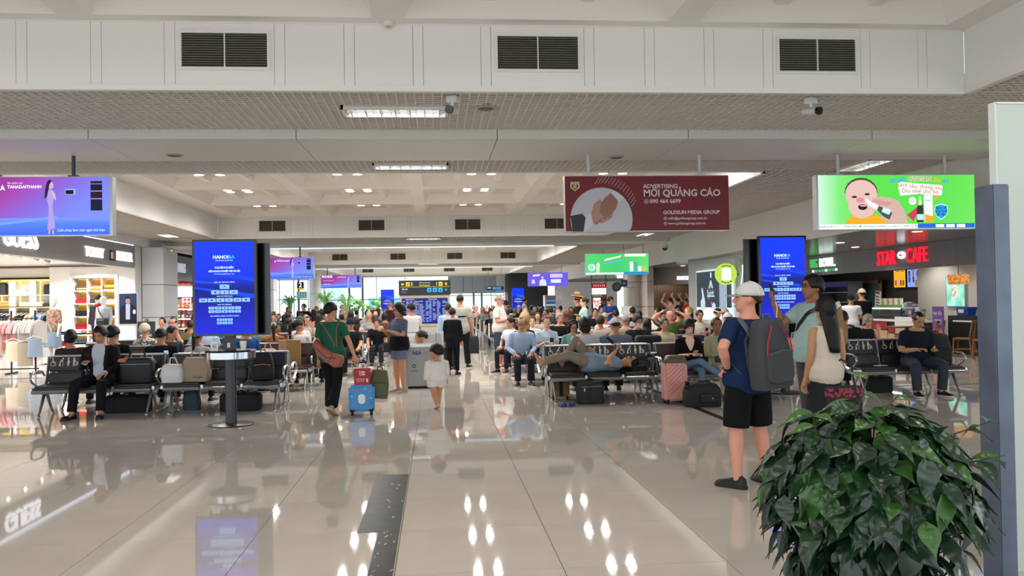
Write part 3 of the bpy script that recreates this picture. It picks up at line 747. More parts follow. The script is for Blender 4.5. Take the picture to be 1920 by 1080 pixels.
# --- green screen with the baby
a, b = at(1530, 327, YS[0]), at(1828, 430, YS[0]); zt = at(1680, 327, YS[0]).z; zb = at(1680, 430, YS[0]).z
t, w_, h_ = hanging(a.x, b.x + .01, zb, zt, YS[0], 'backlit green screen advertising a baby nose spray, hung from the beam', cat='hanging screen', hx=(.15, .83))
u = w_ / 298.; H2 = h_
def sx(px): return (px - 1530) * u - w_ / 2
def sz(py): return H2 / 2 - (py - 327) * H2 / 103
def lit(c, e=.95): return mat(c, .4, em=e)
def px_poly(pts): return [(sx(a), sz(b)) for a, b in pts]
MB().b2((-w_ / 2 + .03, -.004, -h_ / 2 + .01), (w_ / 2 - .004, .003, h_ / 2 - .01)).build('screen', gradient_mat([(0, 'c8f0d8'), (.13, '7fe67a'), (.3, '5fdc50'), (.7, '58dc4c'), (1, '6fe05c')], 'X', .9), t)
flat(px_poly([(1535, 420), (1718, 420), (1718, 428.5), (1535, 428.5)]), lit('f2fbff'), t, 'caption_band', -.0045, .0006)
flat(px_poly([(1718, 419.5), (1826, 419.5), (1826, 428), (1718, 428)]), lit('2a62d8'), t, 'caption_band', -.0045, .0006)
text('NHẬP KHẨU TỪ Ý  •  PHÂN PHỐI BỞI TRI KHANG PHARMA  •  otosan.vn  •  0968 136 386', .04, lit('2f6a8a', .5), t, (sx(1626), -.0055, sz(424.2)), extrude=.0004)
for k in range(3): flat(px_poly([(1752 + k * 20, 421), (1768 + k * 20, 421), (1768 + k * 20, 427), (1752 + k * 20, 427)]), lit('e8f4ff'), t, 'logo_tile', -.0055, .0004)
BSK, BSK2 = lit('e8c3ba', .85), lit('d79a92', .85)
flat(px_poly([(1581, 419.5), (1590, 408), (1598, 404), (1640, 402), (1652, 411), (1662, 419.5)]), lit('f2a51c'), t, 'orange_shirt', -.0055, .0006)
def xell(px, py, rx, ry, c, lay, name, n=20): flat(circ(sx(px), sz(py), rx * u, n, ry * H2 / 103), c, t, name, -.0055 - lay * .0006, .0006)
xell(1613, 360, 31, 27, lit('5a4a42', .8), 1, 'baby_hair'); xell(1613, 364, 30, 27, BSK, 2, 'baby_face'); xell(1614, 385, 26, 24, BSK, 2.5, 'baby_cheeks')
xell(1600, 369, 5, 2.2, lit('4a3a38', .6), 3.2, 'eye'); xell(1624, 364, 5, 2.2, lit('4a3a38', .6), 3.2, 'eye'); xell(1611, 375, 8, 5, lit('e58f9a', .85), 3.2, 'nose')
xell(1615, 388, 8.5, 5.5, lit('3a2020', .5), 3.4, 'open_mouth'); xell(1616, 385.5, 6, 1.6, lit('e9b9b4', .8), 4, 'gum')
flat(px_poly([(1632, 372), (1650, 368), (1668, 371), (1682, 377), (1694, 396), (1700, 419), (1664, 419), (1650, 410), (1646, 398), (1636, 394), (1640, 384)]), lit('d9b2aa', .85), t, 'holding_hand', -.0085, .0006)
for k in range(3): xell(1640 + k * 10, 378 + k * 2, 9, 4, lit('cf9f97', .85), 6 + k * .3, 'finger')
flat(px_poly([(1619, 374), (1622, 372), (1632, 379), (1640, 382), (1645, 386), (1640, 393), (1628, 386)]), lit('eef5f2'), t, 'spray_nozzle', -.0105, .0006)
flat(px_poly([(1645, 386), (1660, 392), (1670, 400), (1664, 412), (1652, 405), (1642, 394)]), lit('4a5a50', .8), t, 'spray_bottle', -.011, .0006); flat(px_poly([(1654, 388), (1668, 394), (1664, 403), (1650, 397)]), lit('c8ecf0'), t, 'bottle_label', -.0116, .0004)
flat(px_poly([(1681, 343), (1690, 341.5), (1766, 348), (1767, 352), (1764, 367), (1720, 364), (1686, 367)]), lit('f7fbf4'), t, 'speech_card', -.0055, .0006)
flat(px_poly([(1762, 366), (1750, 376), (1749, 368)]), lit('f0a030'), t, 'speech_card', -.0055, .0004)
RED_L = lit('b5453a', .75)
text('Sạch sâu, thông mũi', .092, RED_L, t, (sx(1724), -.0068, sz(350)), extrude=.0004, tilt=.08); text('Dịu nhẹ cho bé', .092, RED_L, t, (sx(1724), -.0068, sz(359)), extrude=.0004, tilt=.04)
text('XỊT MŨI', .068, lit('4f9fe8'), t, (sx(1681), -.0055, sz(338.5)), bold=.003, extrude=.0004, tilt=-.08); text('OTOSAN', .088, lit('f4f4ee'), t, (sx(1724), -.0055, sz(336)), bold=.006, extrude=.0002); text('OTOSAN', .088, lit('c9504a', .8), t, (sx(1724), -.0062, sz(336)), bold=.001, extrude=.0004)
text('BA', .085, lit('f0a040'), t, (sx(1757), -.0055, sz(338)), bold=.003, extrude=.0004, tilt=.1); text('BY', .085, lit('4fa0ea'), t, (sx(1773), -.0055, sz(341)), bold=.003, extrude=.0004, tilt=.2)
xell(1709, 377, 7, 7.4, lit('eef8f0'), 0, 'seal'); text('Ω', .06, lit('5a7a60', .5), t, (sx(1709), -.0065, sz(377)), extrude=.0004)
flat(px_poly([(1717, 389), (1721, 383), (1728, 383), (1729, 391), (1729, 417), (1716, 417)]), lit('35402e', .6), t, 'spray_bottle', -.0065, .0006); flat(px_poly([(1720.5, 385), (1722, 369), (1724, 369), (1726, 385)]), lit('f4f8f4'), t, 'spray_nozzle', -.0072, .0004); flat(px_poly([(1717, 402), (1729, 402), (1729, 413), (1717, 413)]), lit('b8e4ea'), t, 'bottle_label', -.0072, .0004)
flat(px_poly([(1698, 403), (1718, 388), (1716, 404), (1710, 415)]), lit('d8405a', .8), t, 'red_cape', -.006, .0004)
flat(px_poly([(1730.5, 366), (1747, 366), (1747, 417), (1731, 417)]), lit('eaf5ee'), t, 'carton', -.006, .0006); flat(px_poly([(1732, 402), (1747, 406), (1747, 417), (1732, 417)]), lit('f0a030'), t, 'carton_band', -.0067, .0004); text('Baby', .045, lit('3a9ac8', .7), t, (sx(1739), -.0067, sz(376)), extrude=.0004)
flat(px_poly([(1751, 386), (1763, 382.5), (1775, 386), (1776, 399), (1770, 408), (1763, 412.5), (1756, 408), (1750, 399)]), lit('e8f6ff'), t, 'shield', -.0055, .0004); flat(px_poly([(1752, 387), (1763, 384), (1774, 387), (1775, 399), (1769, 407), (1763, 411), (1757, 407), (1751, 399)]), lit('2a9be0'), t, 'shield', -.006, .0004)
for k, s in enumerate(('BẢO VỆ', 'HƠI THỞ', 'BÉ YÊU')): text(s, .05, lit('0b3d7a', .4), t, (sx(1763), -.0068, sz(391 + k * 6.2)), bold=.001, extrude=.0004)

# --- purple appliance screens (left): near one cut by the frame, two farther ones
def purple(x0, x1, z0, z1, Y, label, hx, dark=True):
 t, w_, h_ = hanging(x0, x1, z0, z1, Y, label, cat='hanging screen', hx=hx, pole=.026, pm=mat('4a4e52', .4, .5))
 MB().b2((-w_ / 2 + .015, -.004, -h_ / 2 + .01), (w_ / 2 - .04, .003, h_ / 2 - .01)).build('screen', gradient_mat([(0, '9c3aa0'), (.12, 'a84ab4'), (.3, '8a68dc'), (.5, '7f86f4'), (.8, '7f9bff'), (1, '6a86f4')], em=.85, diag=(.9, -.42)), t)
 gx = lambda q: -w_ / 2 + q * w_; gz = lambda q: -h_ / 2 + q * h_
 MB().b2((gx(0) + .015, -.0042, gz(.012)), (gx(1) - .04, -.004, gz(.3))).build('sea', gradient_mat([(0, '3f6cf5'), (.7, '5a86ff'), (1, '7f9dff')], 'Z', .85), t)
 flat([(gx(.02), gz(.1)), (gx(.45), gz(.2)), (gx(.7), gz(.3)), (gx(.7), gz(.33)), (gx(.45), gz(.24)), (gx(.02), gz(.15))], lit('7fa4ff', .85), t, 'wave', -.0046, .0005)
 LT = lit('f0e8fa')
 text('ROSSI', .2 * h_ / .83, LT, t, (gx(.03), -.005, gz(.87)), bold=.008, align='LEFT', extrude=.0005, sx=1.25); text('DuraComfort™', .1 * h_ / .83, LT, t, (gx(.07), -.005, gz(.58)), align='LEFT', extrude=.0005); text('INFINITY TECH', .06, LT, t, (gx(.07), -.005, gz(.3)), align='LEFT', extrude=.0005, bold=.002)
 flat([(gx(.395), gz(.76)), (gx(.41), gz(.87)), (gx(.425), gz(.76)), (gx(.41), gz(.79))], LT, t, 'logo_mark', -.005, .0005)
 text('Sản phẩm của', .035, LT, t, (gx(.435), -.005, gz(.89)), align='LEFT', extrude=.0005); text('TANADAITHANH', .058, LT, t, (gx(.435), -.005, gz(.825)), bold=.002, align='LEFT', extrude=.0005)
 # woman in a long dress
 DR = lit('b9a6ea', .8); HR = lit('3a2a5a', .4); SKN = lit('d8b8d8', .85)
 q = lambda pts: [(gx(.62 + a * .09 - .0), gz(b)) for a, b in pts]
 flat(q([(.35, .78), (.6, .78), (.7, .6), (.62, .5), (.75, .22), (.78, .12), (.3, .1), (.38, .3), (.4, .5), (.3, .6)]), DR, t, 'dress', -.0052, .0005)
 flat(q([(.4, .1), (.48, .1), (.46, .03), (.36, .03)]), SKN, t, 'leg', -.0052, .0005); flat(q([(.6, .1), (.68, .1), (.7, .03), (.6, .03)]), SKN, t, 'leg', -.0052, .0005)
 flat([(gx(.668) + math.cos(i) * .035 * h_ / .83, gz(.85) + math.sin(i) * .052 * h_ / .83) for i in [k * 2 * PI / 14 for k in range(14)]], SKN, t, 'face', -.0056, .0005)
 flat(q([(.3, .9), (.45, .95), (.6, .93), (.45, .86), (.4, .78), (.3, .66), (.15, .62), (.2, .78)]), HR, t, 'hair', -.0062, .0005); flat(q([(.6, .78), (.8, .7), (.85, .6), (.72, .62), (.6, .7)]), SKN, t, 'arm', -.0062, .0005)
 flat(rect(gx(.745), gz(.69), gx(.80), gz(.79)), lit('9fb0ff'), t, 'air_conditioner', -.0052, .0005); flat(rect(gx(.748), gz(.70), gx(.79), gz(.77)), lit('1c2038', .2), t, 'air_conditioner', -.0058, .0005)
 for z0_, z1_, c in ((.88, .92, '2a2550'), (.76, .865, '30203a'), (.63, .74, '4a2038'), (.42, .61, '232a55')): flat(rect(gx(.882), gz(z0_), gx(.945), gz(z1_)), lit(c, .35), t, 'product_panel', -.0052, .0005)
 text('Giải pháp làm mát ngôi nhà bạn', .05, LT, t, (gx(.83), -.005, gz(.09)), extrude=.0005)
 return t
zt, zb = at(100, 331, YS[0]).z, at(100, 442, YS[0]).z
x1 = xat(211, YS[0], 385); purple(x1 - 2.5, x1, zb, zt, YS[0], 'nearest purple screen with a woman in a long dress, cut off at the edge', (.1, .78))
for px1, py0, py1, Y, lab, hx in ((590, 482, 523, YS[1], 'second purple screen, partly hidden behind the totem screen', (.78,)), (678, 515.5, 540, YS[2], 'farthest and smallest of the purple hanging screens', (.16, .84))):
 x1 = xat(px1, Y, 520); purple(x1 - 2.45, x1, at(px1 - 40, py1, Y).z, at(px1 - 40, py0, Y).z, Y, lab, hx)
# --- second green screen, violet screen
a, b = at(1097, 475, YS[1]), at(1216, 475, YS[1])
t, w_, h_ = hanging(a.x, b.x, at(1156, 515, YS[1]).z, at(1156, 475, YS[1]).z, YS[1], 'second green screen, smaller and farther, with a walking product figure', cat='hanging screen', hx=(.3, .92))
MB().b2((-w_ / 2 + .01, -.004, -h_ / 2 + .01), (w_ / 2 - .01, .003, h_ / 2 - .01)).build('screen', gradient_mat([(0, '58cf70'), (.5, '3fc46a'), (1, '62d878')], 'X', .95), t)
g = lambda x, z: (-w_ / 2 + x * w_, -h_ / 2 + z * h_)
flat([g(.01, .02), g(.6, .02), g(.6, .1), g(.01, .1)], lit('eefaff'), t, 'caption_band', -.0045, .0005); flat([g(.6, .02), g(.99, .02), g(.99, .12), g(.6, .12)], lit('2a82d8'), t, 'caption_band', -.0045, .0005)
flat([g(.3, .64), g(.56, .82), g(.57, .9), g(.31, .74)], lit('f0e2c0'), t, 'headline', -.0045, .0005); flat([g(.28, .5), g(.58, .64), g(.6, .7), g(.29, .58)], lit('58b8e8'), t, 'headline', -.0045, .0005); flat([g(.62, .85), g(.95, .85), g(.95, .97), g(.62, .97)], lit('f4fbf4'), t, 'headline', -.0045, .0005)
flat(circ(*g(.1, .35), .14, 16), lit('e8f4f0'), t, 'product', -.0045, .0005); flat(circ(*g(.1, .35), .1, 16), lit('8ad8d0'), t, 'product', -.0052, .0004); flat([g(.17, .1), g(.22, .1), g(.23, .5), g(.2, .6), g(.17, .5)], lit('c8dccc'), t, 'figure', -.0045, .0005)
for x, c in ((.7, 'e8f4f0'), (.77, '50a8a0'), (.83, 'f4f4ee'), (.9, 'f0b040')): flat([g(x, .15), g(x + .05, .15), g(x + .05, .6 if x < .8 else .38), g(x, .6 if x < .8 else .38)], lit(c), t, 'product', -.0045, .0005)
a, b = at(990, 520, YS[2]), at(1065, 520, YS[2])
t, w_, h_ = hanging(a.x, b.x, at(1028, 536.5, YS[2]).z, at(1028, 511, YS[2]).z, YS[2], 'small violet screen with a man in white, far down the hall', cat='hanging screen', hx=(.14, .84))
MB().b2((-w_ / 2 + .01, -.004, -h_ / 2 + .01), (w_ / 2 - .01, .003, h_ / 2 - .01)).build('screen', lit('6a5ae0', .95), t)
g = lambda x, z: (-w_ / 2 + x * w_, -h_ / 2 + z * h_)
flat([g(.28, .05), g(.46, .05), g(.44, .45), g(.36, .55), g(.29, .4)], lit('cfe0ff'), t, 'man', -.0045, .0005); flat(circ(*g(.36, .64), .07, 12), lit('e0b8b8'), t, 'head', -.0045, .0005); flat([g(.08, .2), g(.18, .2), g(.16, .5), g(.1, .5)], lit('c8c8f8'), t, 'figure', -.0045, .0005)
flat([g(.12, .7), g(.3, .76), g(.3, .9), g(.12, .84)], lit('f8c8d8'), t, 'headline', -.0045, .0005); flat([g(.55, .62), g(.86, .62), g(.86, .9), g(.55, .9)], lit('d8b8f0'), t, 'headline', -.0045, .0005); flat([g(.57, .24), g(.82, .24), g(.82, .5), g(.57, .5)], lit('cfe8ff'), t, 'card', -.0045, .0005)

# --- flight information board with wayfinding header
Yb = 26.5
x0, x1 = xat(748, Yb, 560), xat(845, Yb, 560); z1 = at(797, 525.5, Yb).z; zh = at(797, 553, Yb).z
t = empty('flight_board', ((x0 + x1) / 2, Yb, 0), label='freestanding flight information board with a black gate sign on top', cat='flight board')
w_ = x1 - x0
MB().b2((-w_ / 2 + .02, .0, 0), (w_ / 2 - .02, .3, zh)).build('body', mat('a9a59c', .5), t); MB().b2((-w_ / 2, -.04, zh), (w_ / 2, .3, z1)).build('header', mat('101214', .35), t)
def bx(px): return (px - 748) / 97 * w_ - w_ / 2
def bz(py): return z1 - (py - 525.5) / 27.5 * (z1 - zh)
YEL = lit('f6c51c', 1.); yy = -.0405
for s, px, py, sz_, c in (('2', 772.5, 532.5, .13, lit('f4f4ee')), ('1', 819, 532.5, .13, lit('f4f4ee')), ('Cửa ra tàu bay', 796.5, 530.2, .055, lit('9cd0f5')), ('Boarding gates', 796.5, 534.7, .055, YEL), ('Vệ sinh', 759, 542, .06, lit('e8eef4')), ('Toilets', 757, 547.5, .06, lit('4a8ae0'))): text(s, sz_, c, t, (bx(px), yy - .001, bz(py)), extrude=.0006, bold=.0015)
def arrow(px, py, d, c, s=.055):
 base = [(-.0, .9), (.9, 0), (.4, 0), (.4, -.9), (-.4, -.9), (-.4, 0), (-.9, 0)]
 R = {'u': lambda a, b: (a, b), 'l': lambda a, b: (-b, a)}[d]
 flat([(bx(px) + R(a, b)[0] * s, bz(py) + R(a, b)[1] * s) for a, b in base], c, t, 'arrow', yy, .001)
arrow(755, 532.5, 'l', YEL); arrow(836.5, 532.5, 'u', YEL); arrow(836.5, 543.5, 'u', lit('4ab0f0'), .04)
for px in (765, 826.5):
 flat(rrect(bx(px) - .06, bz(532.5) - .06, bx(px) + .06, bz(532.5) + .06, .012, 2), YEL, t, 'gate_icon', yy, .001); flat([(bx(px) - .035, bz(533.5)), (bx(px) + .03, bz(530.5)), (bx(px) + .0, bz(534.5))], mat('1a1a14', .5), t, 'gate_icon', yy - .001, .0006)
for px in (805, 815.5, 826):
 flat(rrect(bx(px) - .065, bz(544) - .065, bx(px) + .065, bz(544) + .065, .012, 2), lit('3fb4f0'), t, 'toilet_icon', yy, .001); flat(circ(bx(px), bz(543), .022, 8), lit('1a5a9a', .5), t, 'toilet_icon', yy - .001, .0006); flat(rect(bx(px) - .02, bz(547), bx(px) + .02, bz(544.4)), lit('1a5a9a', .5), t, 'toilet_icon', yy - .001, .0006)
flat(rect(bx(751), bz(538.2), bx(842), bz(537.4)), lit('c8d020'), t, 'divider', yy, .001)
zs0, zs1 = at(797, 606.5, Yb).z, at(797, 559, Yb).z; xs0, xs1 = bx(753.5), bx(839)
MB().b2((xs0, -.02, zs0), (xs1, .0, zs1)).build('display', BLACKG, t); MB().b2((xs0 + .015, -.024, zs0 + .015), (xs1 - .015, -.02, zs1 - .015)).build('screen', lit('0e1a8a', .8), t)
cols = ['5f8fe8', '58c8e0', 'e88fa8', 'a8c0f0', '88a8f0']; rowm = {}
for half in (0, 1):
 xa = xs0 + .03 + half * (xs1 - xs0) * .5
 text('DEPARTURES', .045, lit('e8f0ff'), t, (xa + .08, -.0255, zs1 - .04), extrude=.0005, align='LEFT')
 for r in range(14):
  z = zs1 - .095 - r * (zs1 - zs0 - .12) / 14
  m = MB(); m2 = MB()
  for q, (a, b) in enumerate(((0, .05), (.15, .2), (.24, .3), (.36, .44))):
   if rnd.random() < .9: m.b2((xa + a * 1.4, -.0248, z - .012), (xa + b * 1.4 + rnd.uniform(-.02, .05), -.024, z + .012))
  m.build('flight_row', lit('9fb8f0', .8), t)
  m2.b2((xa + .1, -.0248, z - .014), (xa + .17, -.024, z + .014)); m2.build('flight_status', lit(rnd.choice(cols), .85), t)
MB().b2((xs0 + (xs1 - xs0) * .36, -.0248, zs0 + .03), (xs0 + (xs1 - xs0) * .375, -.024, zs1 - .08)).build('divider', lit('c8a020', .6), t)
MB().b2((-w_ / 2 + .02, -.004, .86), (w_ / 2 - .02, .0, .875)).build('joint', JOINT, t)

# --- far blue totems, gate 2 sign, toilet sign
for px0, px1, py0, py1, Y, lab in ((714, 739, 543, 583, 48.4, 'far blue screen totem standing left of the flight board'), (960, 983, 540, 579, 52, 'far blue screen totem in front of the dark wall')):
 xa, xb = xat(px0, Y, 560), xat(px1, Y, 560); za, zb_ = at(px0, py1, Y).z, at(px0, py0, Y).z
 t = empty('screen_totem', ((xa + xb) / 2, Y, 0), label=lab, cat='screen totem')
 f = empty('front_display', (0, 0, (za + zb_) / 2)); f.parent = t
 MB().b2((-(xb - xa) / 2, 0, -(zb_ - za) / 2), ((xb - xa) / 2, .08, (zb_ - za) / 2)).build('casing', BLACKG, f); blue_ad(f, xb - xa - .03, zb_ - za - .03, False)
 MB().lathe([(.3, 0), (.3, .02), (.06, .03), (.06, za)], n=16).build('pole', mat('16181b', .4), t)
Y = 58
x0, x1 = xat(557, Y, 545), xat(569.5, Y, 545); za, zb_ = at(562, 543, Y).z, at(562, 529, Y).z
t = empty('gate_sign', ((x0 + x1) / 2, Y, (za + zb_) / 2), label='black gate sign with a white number 2 near the far windows', cat='gate sign')
MB().b2((-(x1 - x0) / 2, 0, -(zb_ - za) / 2), ((x1 - x0) / 2, .1, (zb_ - za) / 2)).build('panel', mat('121416', .4), t); text('2', .42, lit('f0f0ea'), t, (0, -.004, .04), bold=.01)
MB().b2((-.2, -.004, -(zb_ - za) / 2 + .03), (.2, 0, -(zb_ - za) / 2 + .09)).build('caption_line', lit('f0c820', .8), t)
for s in (-.15, .15): MB().tube([(s, .05, (zb_ - za) / 2), (s, .05, ZG + .02 - (za + zb_) / 2)], .015, 6).build('hanger', ALU_D, t)
t = empty('hanging_banner', (xat(566, Y + 1, 553), Y + 1, at(566, 553, Y).z), label='pale turquoise striped panel hanging below the gate number', cat='hanging sign')
MB().b2((-.35, 0, -.24), (.35, .05, .24)).build('panel', mat('bfe8e4', .4, kind='stripe', c2='6fc0b8', scale=2.), t)
for s in (-.2, .2): MB().tube([(s, .02, .24), (s, .02, ZG + .02 - at(566, 553, Y).z)], .012, 6).build('hanger', ALU_D, t)
Y = 55
x0, x1 = xat(910, Y, 540), xat(942, Y, 540)
t = empty('toilet_sign', ((x0 + x1) / 2, 53.9, at(926, 541, Y).z), label='small dark blue wayfinding sign with toilet icons, hanging left of the dark wall', cat='hanging sign')
MB().b2((-(x1 - x0) / 2, 0, -.11), ((x1 - x0) / 2, .08, .11)).build('panel', mat('17263f', .4), t)
for k in range(4): MB().b2((-.16 + k * .14, -.004, -.07), (-.05 + k * .14, 0, .07)).build('icon', lit('2f9ff0', .9), t)
MB().b2((-.48, -.004, .0), (-.25, 0, .05)).build('caption_line', lit('e8f0f8'), t)
for s in (-.4, .4): MB().tube([(s, .04, .11), (s, .04, ZG - .1 - at(926, 541, Y).z)], .012, 6).build('hanger', ALU_D, t)
# ================================================================== people
def remesh(mb, vox, smooth=3, name='body'):
 me = bpy.data.meshes.new(name); me.from_pydata(mb.v, [], mb.f)
 bm = bmesh.new(); bm.from_mesh(me); bmesh.ops.recalc_face_normals(bm, faces=bm.faces); bm.to_mesh(me); bm.free()
 o = bpy.data.objects.new('tmp', me)
 r = o.modifiers.new('r', 'REMESH'); r.mode = 'VOXEL'; r.voxel_size = vox
 if smooth: s_ = o.modifiers.new('s', 'SMOOTH'); s_.factor = .5; s_.iterations = smooth
 out = evaluated(o, name); bpy.data.meshes.remove(me)
 out.polygons.foreach_set('use_smooth', [True] * len(out.polygons))
 return out
def append_mb(me, mb):
 bm = bmesh.new(); bm.from_mesh(me)
 vs = [bm.verts.new(v) for v in mb.v]
 for f in mb.f:
  try: g = bm.faces.new([vs[i] for i in f]); g.smooth = True
  except ValueError: pass
 bm.to_mesh(me); bm.free()
ARMS = {'down': ((.16, -.06, -1), (.04, .22, -1)), 'lap': ((.25, .22, -1), (-.5, 1, -.4)), 'phone': ((.2, .25, -1), (-.5, .85, .32)), 'hip': ((.80, -.45, -.80), (-.62, .42, -.75)),
  'face': ((.1, .7, -.8), (-.28, .25, 1)), 'head': ((.75, .35, .55), (-.8, -.25, .55)), 'up': ((.35, .5, .5), (-.5, .1, .9)), 'side': ((1, -.12, -.3), (1, -.1, -.02)),
  'hold': ((.22, -.1, -1), (.22, .12, -1)), 'fold': ((.12, .15, -1), (-1, .55, .02)), 'reach': ((.1, .6, -.8), (-.1, 1, .1)), 'cup': ((.15, .05, -1), (-.15, 1, .15)), 'knee': ((.2, .45, -.9), (-.15, 1, -.35)),
  'pull': ((.5, -.25, -1), (.45, -.3, -1)), 'chest': ((.12, .3, -1), (-.45, .9, .25)), 'raise': ((.08, .75, -.65), (-.05, .45, 1))}
LEGS = {'stand': (((.095, -.005, .5), (.10, .03, .085)),) * 2, 'wide': (((.13, -.01, .5), (.16, .03, .085)),) * 2,
  'walk': (((.09, -.12, .5), (.09, -.16, .09)), ((.09, .02, .5), (.09, .27, .14))), 'walk2': (((.09, .02, .5), (.09, .24, .13)), ((.09, -.12, .5), (.09, -.16, .09))),
  'sit': (((.12, -.44, .50), (.12, -.43, .085)),) * 2, 'sitwide': (((.22, -.43, .50), (.19, -.42, .085)),) * 2, 'sitout': (((.16, -.43, .51), (.19, -.66, .085)),) * 2,
  'cross': (((-.02, -.46, .64), (-.20, -.72, .34)), ((.09, -.44, .50), (.10, -.40, .085)))}
def head_mb(mb, Mh, fem, seg=16):
 zs = [-.120, -.108, -.085, -.055, -.025, .005, .035, .07, .095, .112, .119]
 fr = [-.068, -.086, -.092, -.093, -.091, -.090, -.095, -.088, -.070, -.040, -.005]
 bk = [-.035, -.012, .02, .055, .08, .094, .10, .096, .080, .048, .012]
 hw = [.018, .038, .054, .066, .073, .077, .079, .076, .063, .038, .006]
 if fem: hw = [q * .95 for q in hw]
 rings = []
 for z, f, b, w_ in zip(zs, fr, bk, hw):
  c = (f + b) / 2; d = (b - f) / 2
  rings.append([Mh @ Vector((w_ * math.copysign(abs(math.sin(a)) ** .9, math.sin(a)), c - d * math.copysign(abs(math.cos(a)) ** .9, math.cos(a)), z)) for a in [2 * PI * j / seg for j in range(seg)]])
 mb.loft(rings)
 R3 = Mh.to_3x3()
 mb.tube([Mh @ Vector(p) for p in ((0, -.088, .02), (0, -.101, -.005), (0, -.112, -.028), (0, -.098, -.04))], [.008, .011, .016, .010], 8)   # nose
 mb.ell(Mh @ Vector((0, -.093, -.068)), (.024, .010, .009), 8, 5, M=R3)                                                                        # lips
 mb.ell(Mh @ Vector((0, -.078, -.108)), (.02, .014, .012), 8, 5, M=R3)
 for s in (-1, 1): mb.ell(Mh @ Vector((s * .080, .012, -.008)), (.010, .022, .034), 8, 5, M=R3)
def hand_mb(mb, wr, d, up, side, curl=.6, L=1.):
 d = d.normalized(); n = (up - d * up.dot(d)).normalized(); s = d.cross(n).normalized() * side     # s points to the thumb side
 def P(a, b, c): return wr + d * a * L + s * b * L + n * c * L
 rings = []
 for a, wd, th in ((-.015, .024, .02), (.015, .029, .017), (.055, .038, .015), (.088, .038, .012), (.095, .034, .008)):
  rings.append([P(a, wd * math.cos(q), th * math.sin(q)) for q in [2 * PI * j / 8 for j in range(8)]])
 mb.loft(rings)
 for b, l in ((.029, .068), (.010, .077), (-.009, .072), (-.027, .056)):
  pts = [Vector((.075, b, 0)), Vector((.095, b * 1.06, 0))]; a = 0
  for q, fl in ((.5, .42), (.32, .85), (.26, .75)):
   a += curl * fl; pts.append(pts[-1] + Vector((math.cos(a) * l * q, b * .03, -math.sin(a) * l * q)))
  mb.tube([P(*p) for p in pts], [.009, .0088, .008, .0072, .0058], 6, round_end=True)
 mb.tube([P(.01, .018, -.002), P(.035, .042, -.008), P(.062, .056, -.016 - .01 * curl), P(.085, .058 - .01 * curl, -.026 - .016 * curl)], [.013, .0115, .0095, .007], 6, round_end=True)
def ring(c, u, v, rx, ry, n=14, sq=.92):
 return [c + u * (rx * math.copysign(abs(math.cos(a)) ** sq, math.cos(a))) + v * (ry * math.copysign(abs(math.sin(a)) ** sq, math.sin(a))) for a in [2 * PI * j / n for j in range(n)]]
_body = {}
EYE_M = mat('1d1512', .25); LIP_M = mat('9a4f48', .5)
